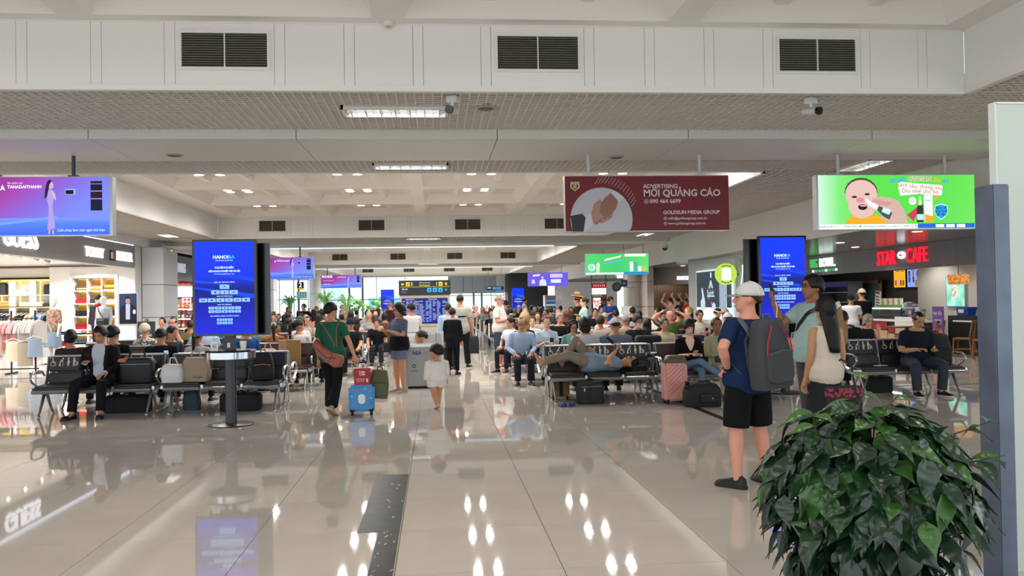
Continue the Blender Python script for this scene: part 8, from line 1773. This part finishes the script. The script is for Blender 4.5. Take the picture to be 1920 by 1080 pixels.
# --- potted plant
PX, PY = 1.815, 3.55
pl = empty('potted_plant', (PX, PY, 0), label='large bushy potted plant with glossy dark green leaves in the right foreground', cat='plant')
MB().lathe([(.20, 0), (.21, .02), (.25, .36), (.265, .38), (.25, .39), (.23, .36), (.22, .34)], n=28).build('pot', mat('5a5450', .5), pl, smooth=True, angle=50); MB().lathe([(.0, .32), (.225, .345)], n=20).build('soil', mat('2a211a', .9, bump=.5, scale=40.), pl)
rp = random.Random(21)
def leaf_mesh(L, W, fold, droop, twist):
 m = MB(); n = 7; vs = []; fs = []
 wid = [0.02, .55, .92, 1.0, .82, .45, .16, .0]
 for i in range(n + 1):
  q = i / n; y = L * q; z = -droop * L * q * q; w_ = W * .5 * wid[i]; ws_ = .012 * L * math.sin(q * 9)
  for s in (-1, -.5, 0, .5, 1): vs.append((s * w_ + twist * q * q * L * .2, y, z + fold * abs(s) * w_ + (ws_ if abs(s) == 1 else -.01 * L * (abs(s) == .5))))
 for i in range(n):
  for j in range(4): a = i * 5 + j; fs.append((a, a + 1, a + 6, a + 5))
 m.add(vs, fs)
 return m
def leaf_mat(c, c2):
 M = bpy.data.materials.new('material'); M.use_nodes = True; nt = M.node_tree; b = nt.nodes['Principled BSDF']
 tc = nt.nodes.new('ShaderNodeTexCoord'); n1 = nt.nodes.new('ShaderNodeTexNoise'); n1.inputs['Scale'].default_value = 14; nt.links.new(tc.outputs['Object'], n1.inputs['Vector'])
 wv = nt.nodes.new('ShaderNodeTexWave'); wv.bands_direction = 'Y'; wv.inputs['Scale'].default_value = 11; wv.inputs['Distortion'].default_value = 1.5; nt.links.new(tc.outputs['Object'], wv.inputs['Vector'])
 rp_ = nt.nodes.new('ShaderNodeValToRGB'); rp_.color_ramp.elements[0].color = srgb(c) + (1,); rp_.color_ramp.elements[1].color = srgb(c2) + (1,); rp_.color_ramp.elements[0].position = .3; rp_.color_ramp.elements[1].position = .75
 nt.links.new(n1.outputs['Fac'], rp_.inputs[0]); nt.links.new(rp_.outputs[0], b.inputs['Base Color']); b.inputs['Roughness'].default_value = .28; b.inputs['Specular IOR Level'].default_value = .5
 bp = nt.nodes.new('ShaderNodeBump'); bp.inputs['Strength'].default_value = .16; bp.inputs['Distance'].default_value = .01; nt.links.new(wv.outputs['Fac'], bp.inputs['Height']); nt.links.new(bp.outputs[0], b.inputs['Normal'])
 return M
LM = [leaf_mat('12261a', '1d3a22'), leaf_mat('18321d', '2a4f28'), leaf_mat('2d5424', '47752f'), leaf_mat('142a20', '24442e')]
LV = []
for v in range(6):
 me = leaf_mesh(rp.uniform(.115, .15), rp.uniform(.066, .085), rp.uniform(.15, .5), rp.uniform(.15, .55), rp.uniform(-1, 1)).mesh('leaf', LM[0], True, 180); LV.append(me)
ups = []; n_obj = 0; bulk = MB(); stems = MB()
N_ = 640; CZ = .66
for i in range(N_):
 u_ = (i + .5) / N_; ph = i * 2.39996
 if u_ < .62:      # crown dome
  el = math.asin(1 - u_ / .62 * 1.0); rr = rp.uniform(.80, 1.0)
  pos = Vector((.45 * rr * math.cos(el) * math.cos(ph), .42 * rr * math.cos(el) * math.sin(ph), CZ + .05 + .46 * rr * math.sin(el)))
  nrm = Vector((math.cos(el) * math.cos(ph), math.cos(el) * math.sin(ph), .9 * math.sin(el))).normalized()
 else:             # hanging skirt
  q = (u_ - .62) / .38; rr = rp.uniform(.62, 1.) * (1 - .28 * q)
  pos = Vector((.45 * rr * math.cos(ph), .42 * rr * math.sin(ph), CZ + .05 - q * .36)); nrm = Vector((math.cos(ph), math.sin(ph), .15)).normalized()
 pos += Vector((rp.uniform(-.03, .03), rp.uniform(-.03, .03), rp.uniform(-.035, .035)))
 out = Vector((nrm.x, nrm.y, 0)); out = out.normalized() if out.length > .05 else Vector((math.cos(ph), math.sin(ph), 0))
 d = (out * rp.uniform(.35, 1.0) + Vector((0, 0, -1)) * rp.uniform(.1, 1.1) + Vector((rp.uniform(-.5, .5), rp.uniform(-.5, .5), 0))).normalized()
 if u_ < .12: d = (out + Vector((rp.uniform(-.6, .6), rp.uniform(-.6, .6), rp.uniform(-.25, .25)))).normalized()
 nn = (nrm + Vector((0, 0, .5)) + Vector((rp.uniform(-.4, .4), rp.uniform(-.4, .4), 0))); zx = d.cross(nn).normalized(); zz = zx.cross(d).normalized()
 R = Matrix((zx, d, zz)).transposed(); s_ = rp.uniform(.85, 1.4) * (1.0 if u_ > .06 else 1.05)
 front = pos.y < .14
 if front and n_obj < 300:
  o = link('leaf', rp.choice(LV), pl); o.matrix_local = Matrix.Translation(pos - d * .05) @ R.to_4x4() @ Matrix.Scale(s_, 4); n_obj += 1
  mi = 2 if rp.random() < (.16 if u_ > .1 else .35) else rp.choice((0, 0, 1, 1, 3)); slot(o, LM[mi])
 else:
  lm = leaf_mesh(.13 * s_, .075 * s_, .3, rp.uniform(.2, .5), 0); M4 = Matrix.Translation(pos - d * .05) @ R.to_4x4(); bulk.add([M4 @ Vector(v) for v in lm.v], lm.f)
 if i % 3 == 0: stems.tube([(pos.x * .15, pos.y * .15, .36), (pos.x * .45, pos.y * .45, .36 + (pos.z - .36) * .62), tuple(pos - d * .05)], [.006, .0045, .0025], 5)
# taller sprigs at the top left and right
for (bx_, by_, bz_, tx, ty, tz, n_) in ((-.12, -.1, 1.02, -.05, -.14, 1.29, 5), (-.25, -.1, .98, -.30, -.16, 1.14, 4), (.25, -.1, 1.0, .50, -.14, 1.09, 5), (.36, -.1, .9, .56, -.1, .93, 4), (-.05, -.1, 1.05, .06, -.16, 1.2, 4)):
 stems.tube([(bx_, by_, bz_), (tx, ty, tz)], [.004, .002], 5)
 for k in range(n_):
  q = (k + .6) / n_; pos = Vector((bx_ + (tx - bx_) * q, by_ + (ty - by_) * q, bz_ + (tz - bz_) * q)); a = k * 2.2 + bx_ * 7; d = Vector((math.cos(a), math.sin(a) * .6, -.25 + .5 * (q > .8))).normalized(); zx = d.cross(Vector((0, -.3, 1))).normalized(); zz = zx.cross(d)
  o = link('leaf', LV[k % 6], pl); o.matrix_local = Matrix.Translation(pos) @ Matrix((zx, d, zz)).transposed().to_4x4() @ Matrix.Scale(1.0, 4); slot(o, LM[2 if q > .6 else 1])
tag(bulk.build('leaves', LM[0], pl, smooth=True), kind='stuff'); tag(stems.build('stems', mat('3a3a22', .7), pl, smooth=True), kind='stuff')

# --- bags and cases around the benches
t = empty('duffel_bag', (2.36, 13.28, 0), .03, label='dark grey zipped bag on the floor under the priority bench', cat='bag'); bag_body(t, .42, .24, .35, mat('1c1d21', .7)); MB().tube([(-.15, -.122, .27), (.16, -.122, .275)], .006, 5).build('zip', ALU, t); MB().b2((-.05, -.125, .0), (.0, -.118, .34)).build('strap', mat('121316', .7), t); MB().tube([(-.08, 0, .34), (0, -.02, .39), (.08, 0, .34)], .012, 6).build('handle', BLACK, t, smooth=True); MB().tube([(-.11, -.13, .25), (-.11, -.135, .2)], .012, 6).build('zip_pull', ALU, t)
for dx in (0, .145):
 t = empty('slipper', (1.88 + dx, 12.98, 0), .25 - dx * 3, label='blue foam slipper on the floor before the lying man, %s' % ('nearer the bag' if dx else 'nearer the aisle'), cat='slipper'); BSL = mat('2a4080', .6)
 MB().prismz([(-.04, -.1), (-.045, -.02), (-.035, .06), (-.025, .11), (.025, .11), (.035, .06), (.045, -.02), (.04, -.1), (0, -.125)], 0, .025).build('sole', BSL, t, bevel=.006); MB().tube([(-.045, -.03, .02), (-.03, -.035, .06), (0, -.035, .07), (.03, -.035, .06), (.045, -.03, .02)], [(.008, .045)] * 5, 6).build('strap', BSL, t, smooth=True)
PK = mat('d59a90', .3)
t = empty('suitcase', (3.62, 13.0, 0), .05, label='pink hard-shell cabin case with diagonal grooves in front of the jeans', cat='suitcase'); MB().box((0, 0, .335), (.36, .24, .57)).build('shell', PK, t, bevel=.03)
for k in range(9):
 a = Vector((-.15, -.1225, .12 + k * .065)); b = Vector((.15, -.1225, .12 + k * .065 + .26)); lo = max(0, (.08 - a.z) / .26); hi = min(1, (.60 - a.z) / .26)
 if hi - lo > .1: MB().tube([a + (b - a) * lo, a + (b - a) * hi], [(.006, .012)] * 2, 6).build('groove_rib', mat('c98a80', .3), t, smooth=True)
for x in (-.13, .13):
 for y in (-.08, .08): MB().tube([(x - .015, y, .03), (x + .015, y, .03)], .03, 12).build('wheel', RUBBER, t, smooth=True); MB().box((x, y, .06), (.04, .04, .02)).build('caster', RUBBER, t)
MB().tube([(-.06, .05, .615), (-.05, .05, .64), (.05, .05, .64), (.06, .05, .615)], .01, 6).build('handle', ALU_D, t, smooth=True); text('Sakos', .03, mat('8a6a66', .5), t, (.09, -.1265, .52), extrude=.0005)
t = empty('handbag', (3.64, 13.0, .622), .05, label='brown patterned pouch bag lying on the pink case', cat='bag'); MB().loft([[(x * s_, y * s_, z) for x, y in rrect(-.165, -.1, .165, .1, .05, 3)] for z, s_ in ((0, 1), (.04, 1), (.10, .86), (.115, .7))]).build('body', mat('5f5138', .5, kind='check', c2='4a3f2c', scale=90.), t, smooth=True, angle=50); MB().tube([(-.12, -.09, .09), (.12, -.09, .09)], .005, 5).build('zip', mat('b89a5a', .3, .8), t); MB().tube([(-.16, -.06, .05), (-.19, -.08, .03), (-.18, -.08, -.03)], .006, 6).build('strap', mat('3a2c22', .6), t)
t = empty('duffel_bag', (3.92, 12.58, 0), -.05, label='large black soft travel bag on the floor beside the pink case', cat='bag'); BK = mat('131417', .75, bump=.2, scale=25.)
MB().loft([[(x * s_, y * s_, z) for x, y in rrect(-.27, -.16, .27, .16, .08, 4)] for z, s_ in ((0, .95), (.03, 1), (.2, 1), (.28, .93), (.33, .78), (.35, .6))]).build('body', BK, t, smooth=True, angle=60); MB().b2((-.08, -.18, .06), (.2, -.15, .2)).build('front_pocket', BK, t, bevel=.015); MB().tube([(-.1, -.06, .33), (-.06, -.1, .38), (.08, -.1, .38), (.12, -.06, .33)], .012, 6).build('handle', RUBBER, t, smooth=True)
MB().tube([(-.07, -.182, .18), (.19, -.182, .18)], .004, 5).build('zip', ALU_D, t); MB().b2((.1, -.184, .12), (.13, -.18, .145)).build('orange_tag', mat('b8562c', .5), t); MB().tube([(-.22, -.12, .13), (-.22, -.125, .09)], .008, 5).build('zip_pull', ALU, t); MB().tube([(-.2, .0, .33), (-.26, -.06, .36), (-.27, -.1, .28)], [(.03, .008)] * 3, 6).build('side_flap', BK, t, smooth=True)
t = empty('bottle', (xat(1222, 13.6, 672), 13.62, .715), 0, label='dark steel bottle lying on the armrest beside the priority bench', cat='bottle'); t.rotation_euler = (1.45, 0, .5); MB().lathe([(.035, -.12), (.037, -.1), (.037, .08), (.025, .11)], n=16).build('body', mat('6f7a84', .3, .7), t, smooth=True); MB().lathe([(.026, .11), (.026, .15), (.01, .155)], n=14).build('lid', BLACK, t, smooth=True); MB().lathe([(.0385, -.06), (.0385, .02)], n=16).build('band', RUBBER, t, smooth=True)
t = empty('suitcase', (1.98, 13.95, 0), .1, label='mustard cabin case standing behind the legs of the priority bench', cat='suitcase'); MB().box((0, 0, .2), (.3, .2, .3)).build('shell', mat('8a6a2c', .4), t, bevel=.03); MB().b2((-.03, -.105, .06), (.03, -.1, .34)).build('strap', RUBBER, t)
for x in (-.11, .11): MB().tube([(x - .015, -.07, .028), (x + .015, -.07, .028)], .028, 12).build('wheel', RUBBER, t, smooth=True)
# left benches
t = empty('backpack', (-4.54, 13.62, .465), 0, label='black briefcase bag on the bench beside the man in the dark suit', cat='bag'); bag_body(t, .50, .2, .38, mat('16171b', .6, bump=.15, scale=30.)); MB().tube([(-.12, 0, .37), (-.1, -.02, .5), (.1, -.02, .5), (.12, 0, .37)], .014, 6).build('handle', RUBBER, t, smooth=True); MB().b2((-.22, -.106, .28), (.22, -.1, .286)).build('zip', ALU_D, t)
t = empty('luggage_tag', (-4.72, 13.52, .80), .3, label='orange strip tucked in the top of the black briefcase bag', cat='tag'); MB().box((0, 0, 0), (.14, .02, .03), ry=.1).box((0, 0, .028), (.12, .02, .022), ry=-.1).build('strip', mat('d8683a', .5), t); MB().box((0, 0, -.03), (.02, .01, .05)).build('loop', RUBBER, t)
def soft_bag(name, label, loc, w_, d, h, m, seed, handles=True, logo=None):
 r_ = random.Random(seed); t = empty(name, loc, r_.uniform(-.2, .2), label=label, cat='bag'); rg = []
 for z, s_ in ((0, .9), (.06, 1), (h * .4, 1.02), (h * .7, .95), (h * .9, .85), (h, .7)): rg.append([(x * s_ * r_.uniform(.9, 1.08), y * s_ * r_.uniform(.9, 1.1), z + r_.uniform(-.015, .015) * (z > .1)) for x, y in rrect(-w_ / 2, -d / 2, w_ / 2, d / 2, .05, 4)])
 MB().loft(rg).build('body', m, t, smooth=True)
 if handles: MB().tube([(-w_ * .2, 0, h * .95), (-w_ * .12, -.02, h + .1), (w_ * .1, -.02, h + .1), (w_ * .2, 0, h * .95)], .012, 6).build('handle', m, t, smooth=True)
 if logo: text(logo, .045, mat('4a4038', .6), t, (.04, -d * .53, h * .2), extrude=.001)
 return t
soft_bag('plastic_bag', 'white crumpled plastic bag on the seat next to the canvas tote', (-3.97, 13.5, .465), .33, .22, .27, mat('d4d2d0', .35), 3)
soft_bag('tote_bag', 'beige canvas tote bag slumped on the bench by the charging table', (-3.66, 13.58, .465), .40, .22, .36, mat('a3927a', .85, bump=.25, scale=30.), 5, logo='Claudia')
t = backpack('backpack', 'black and orange backpack standing on the end seat of the charging bench', (-2.66, 13.56, .465), (-.1, 0, .1), .33, .42, .2, mat('17181c', .8, bump=.2, scale=30.), mat('c8962c', .6))
t = empty('bag', (-3.0, 13.6, 0), 0, label='black holdall on the floor under the charging table bench', cat='bag'); bag_body(t, .62, .3, .27, mat('0e0f12', .8)); MB().tube([(-.1, 0, .26), (0, -.05, .31), (.1, 0, .26)], .012, 6).build('handle', RUBBER, t)
t = empty('bag', (-4.75, 13.8, 0), 0, label='dark bags in shadow on the floor under the suited man\'s bench', cat='bag'); bag_body(t, .7, .3, .26, mat('0f1013', .8)); MB().tube([(-.1, 0, .25), (0, -.05, .30), (.1, 0, .25)], .012, 6).build('handle', RUBBER, t)
soft_bag('shopping_bag', 'dark teal bag hanging low under the empty seat by the totem', (-3.8, 13.85, 0), .25, .16, .3, mat('1c3a4a', .6), 8)
t = empty('paper_bag', (xat(543, 16.6, 660), 16.62, .465), .1, label='tall brown paper shopping bag on the brown bench', cat='bag'); MB().loft([[(x, y, z) for x, y in rect(-.2, -.09, .2, .09)] for z in (0, .48)]).build('body', mat('a5814f', .7, bump=.2, scale=8.), t); MB().b2((-.2, -.0915, .0), (-.05, -.0905, .48)).build('side_fold', mat('b99a6c', .7), t); MB().tube([(-.06, -.08, .47), (-.04, -.08, .57), (.04, -.08, .57), (.06, -.08, .47)], .006, 5).build('handle', mat('8a6a3e', .7), t)
t = empty('backpack', (xat(585, 16.6, 680), 16.55, .465), .2, label='black bag slumped beside the brown paper bag', cat='bag'); t.rotation_euler = (0, .5, .2); bag_body(t, .3, .18, .36, mat('18191c', .7)); MB().tube([(-.05, 0, .35), (0, 0, .4), (.05, 0, .35)], .01, 6).build('handle', RUBBER, t)
soft_bag('tote_bag', 'cream sun hat and bag heap showing above the charging bench', (xat(500, 14.3, 650), 14.42, .465), .3, .22, .42, mat('c9b494', .8), 12)
# --- recycling bins
t = empty('recycling_bin', (xat(790, 16.35, 690), 16.5, 0), .02, label='brushed steel recycling bin with recycling symbols in the aisle', cat='bin'); SS = mat('858684', .36, .7)
wv = .27; MB().box((0, 0, .41), (wv * 2, .4, .74)).build('body', SS, t, bevel=.008); MB().box((0, 0, .8), (wv * 2 + .03, .43, .05)).build('rim', mat('c4c4c2', .25, .8), t, bevel=.01); MB().box((0, 0, .02), (wv * 2 - .02, .38, .04)).build('plinth', RUBBER, t)
for x in (-1, 1): MB().box((x * (wv + .012), -.19, .52), (.022, .022, 1.04)).build('post', ALU_D, t)
def recycle(cx, cz, s, par):
 for k in range(3):
  a = math.radians(90 + 120 * k); b = math.radians(90 + 120 * (k + 1)); p0 = Vector((cx + s * math.cos(a), cz + s * math.sin(a))); p1 = Vector((cx + s * math.cos(b), cz + s * math.sin(b))); d = (p1 - p0); n = Vector((-d.y, d.x)).normalized()
  q0 = p0 + d * .16; q1 = p0 + d * .66; flat([tuple(q0 + n * s * .17), tuple(q0 - n * s * .17), tuple(q1 - n * s * .17), tuple(q1 - n * s * .34), tuple(q1 + d * .22), tuple(q1 + n * s * .34), tuple(q1 + n * s * .17)], mat('3a3d40', .5), par, 'recycling_symbol', -.2005, .001)
recycle(-.14, .42, .05, t); recycle(.13, .42, .05, t); text('NIA', .095, mat('2b3d78', .5), t, (-.16, -.201, .66), bold=.004, extrude=.001, align='LEFT'); text('GS', .095, mat('9a6a74', .5), t, (.03, -.201, .66), extrude=.001, align='LEFT')
for x in (-.14, .13): MB().box((x, -.2005, .33), (.13, .002, .012)).build('caption_line', mat('4a4d50', .5), t)
t = empty('barrier_frame', (xat(792, 18.2, 640), 18.3, 0), .0, label='low steel and glass barrier frame behind the recycling bin', cat='barrier')
for x in (-.42, .0, .42): MB().box((x, 0, .5), (.045, .045, 1.0)).build('post', ALU, t)
MB().box((0, 0, .98), (.88, .05, .035)).build('top_rail', ALU, t); MB().box((.21, 0, .5), (.38, .012, .86)).build('pane', mat('a8a49c', .15), t); MB().box((-.21, 0, .3), (.38, .012, .5)).build('pane', mat('a8a49c', .15), t)
# --- plants by the far windows
GM = [mat('7fb86a', .6), mat('5a9a50', .6), mat('9acb7a', .6)]
for i, (px, Y, h_, kind) in enumerate(((545, 66, 2.3, 'palm'), (612, 62, 2.5, 'palm'), (650, 62, 2.3, 'palm'), (672, 60, 1.75, 'bush'), (703, 61.5, 1.7, 'bush'), (720, 64, 2.2, 'palm'))):
 t = empty('potted_palm' if kind == 'palm' else 'potted_shrub', (xat(px, Y, 590), Y, 0), label='%s by the far windows, %s from the shop side' % ('feathery potted palm' if kind == 'palm' else 'round potted shrub', NUMW[i]), cat='plant', group='plants by the far windows')
 MB().lathe([(.25, 0), (.33, .55), (.3, .56)], n=14).build('pot', mat('b8b2a8', .5), t, smooth=True); r_ = random.Random(i)
 if kind == 'palm':
  for k in range(34):
   a = r_.uniform(0, 6.28); L = r_.uniform(.3, .8); b = MB(); z0 = .5; top = h_ * r_.uniform(.75, 1)
   b.tube([(0, 0, z0), (math.cos(a) * L * .25, math.sin(a) * L * .25, top * .85), (math.cos(a) * L * .6, math.sin(a) * L * .6, top), (math.cos(a) * L, math.sin(a) * L, top * .86)], [(.015, .015), (.03, .01), (.05, .01), (.01, .008)], 6); b.build('frond', GM[k % 3], t, smooth=True)
 else:
  for k in range(26):
   a = r_.uniform(0, 6.28); e = r_.uniform(-.3, 1.5); c = (math.cos(a) * math.cos(e) * .5, math.sin(a) * math.cos(e) * .5, h_ - .5 + math.sin(e) * .5); MB().ell(c, (.16, .16, .1), 7, 4, M=Euler((r_.uniform(-1, 1), r_.uniform(-1, 1), 0)).to_matrix()).build('leaf_cluster', GM[1 if k % 2 else 0], t, smooth=True)
  MB().tube([(0, 0, .5), (0, 0, h_ - .4)], .03, 6).build('stem', mat('4a3a28', .7), t)
bpy.data.scenes.remove(SCR)
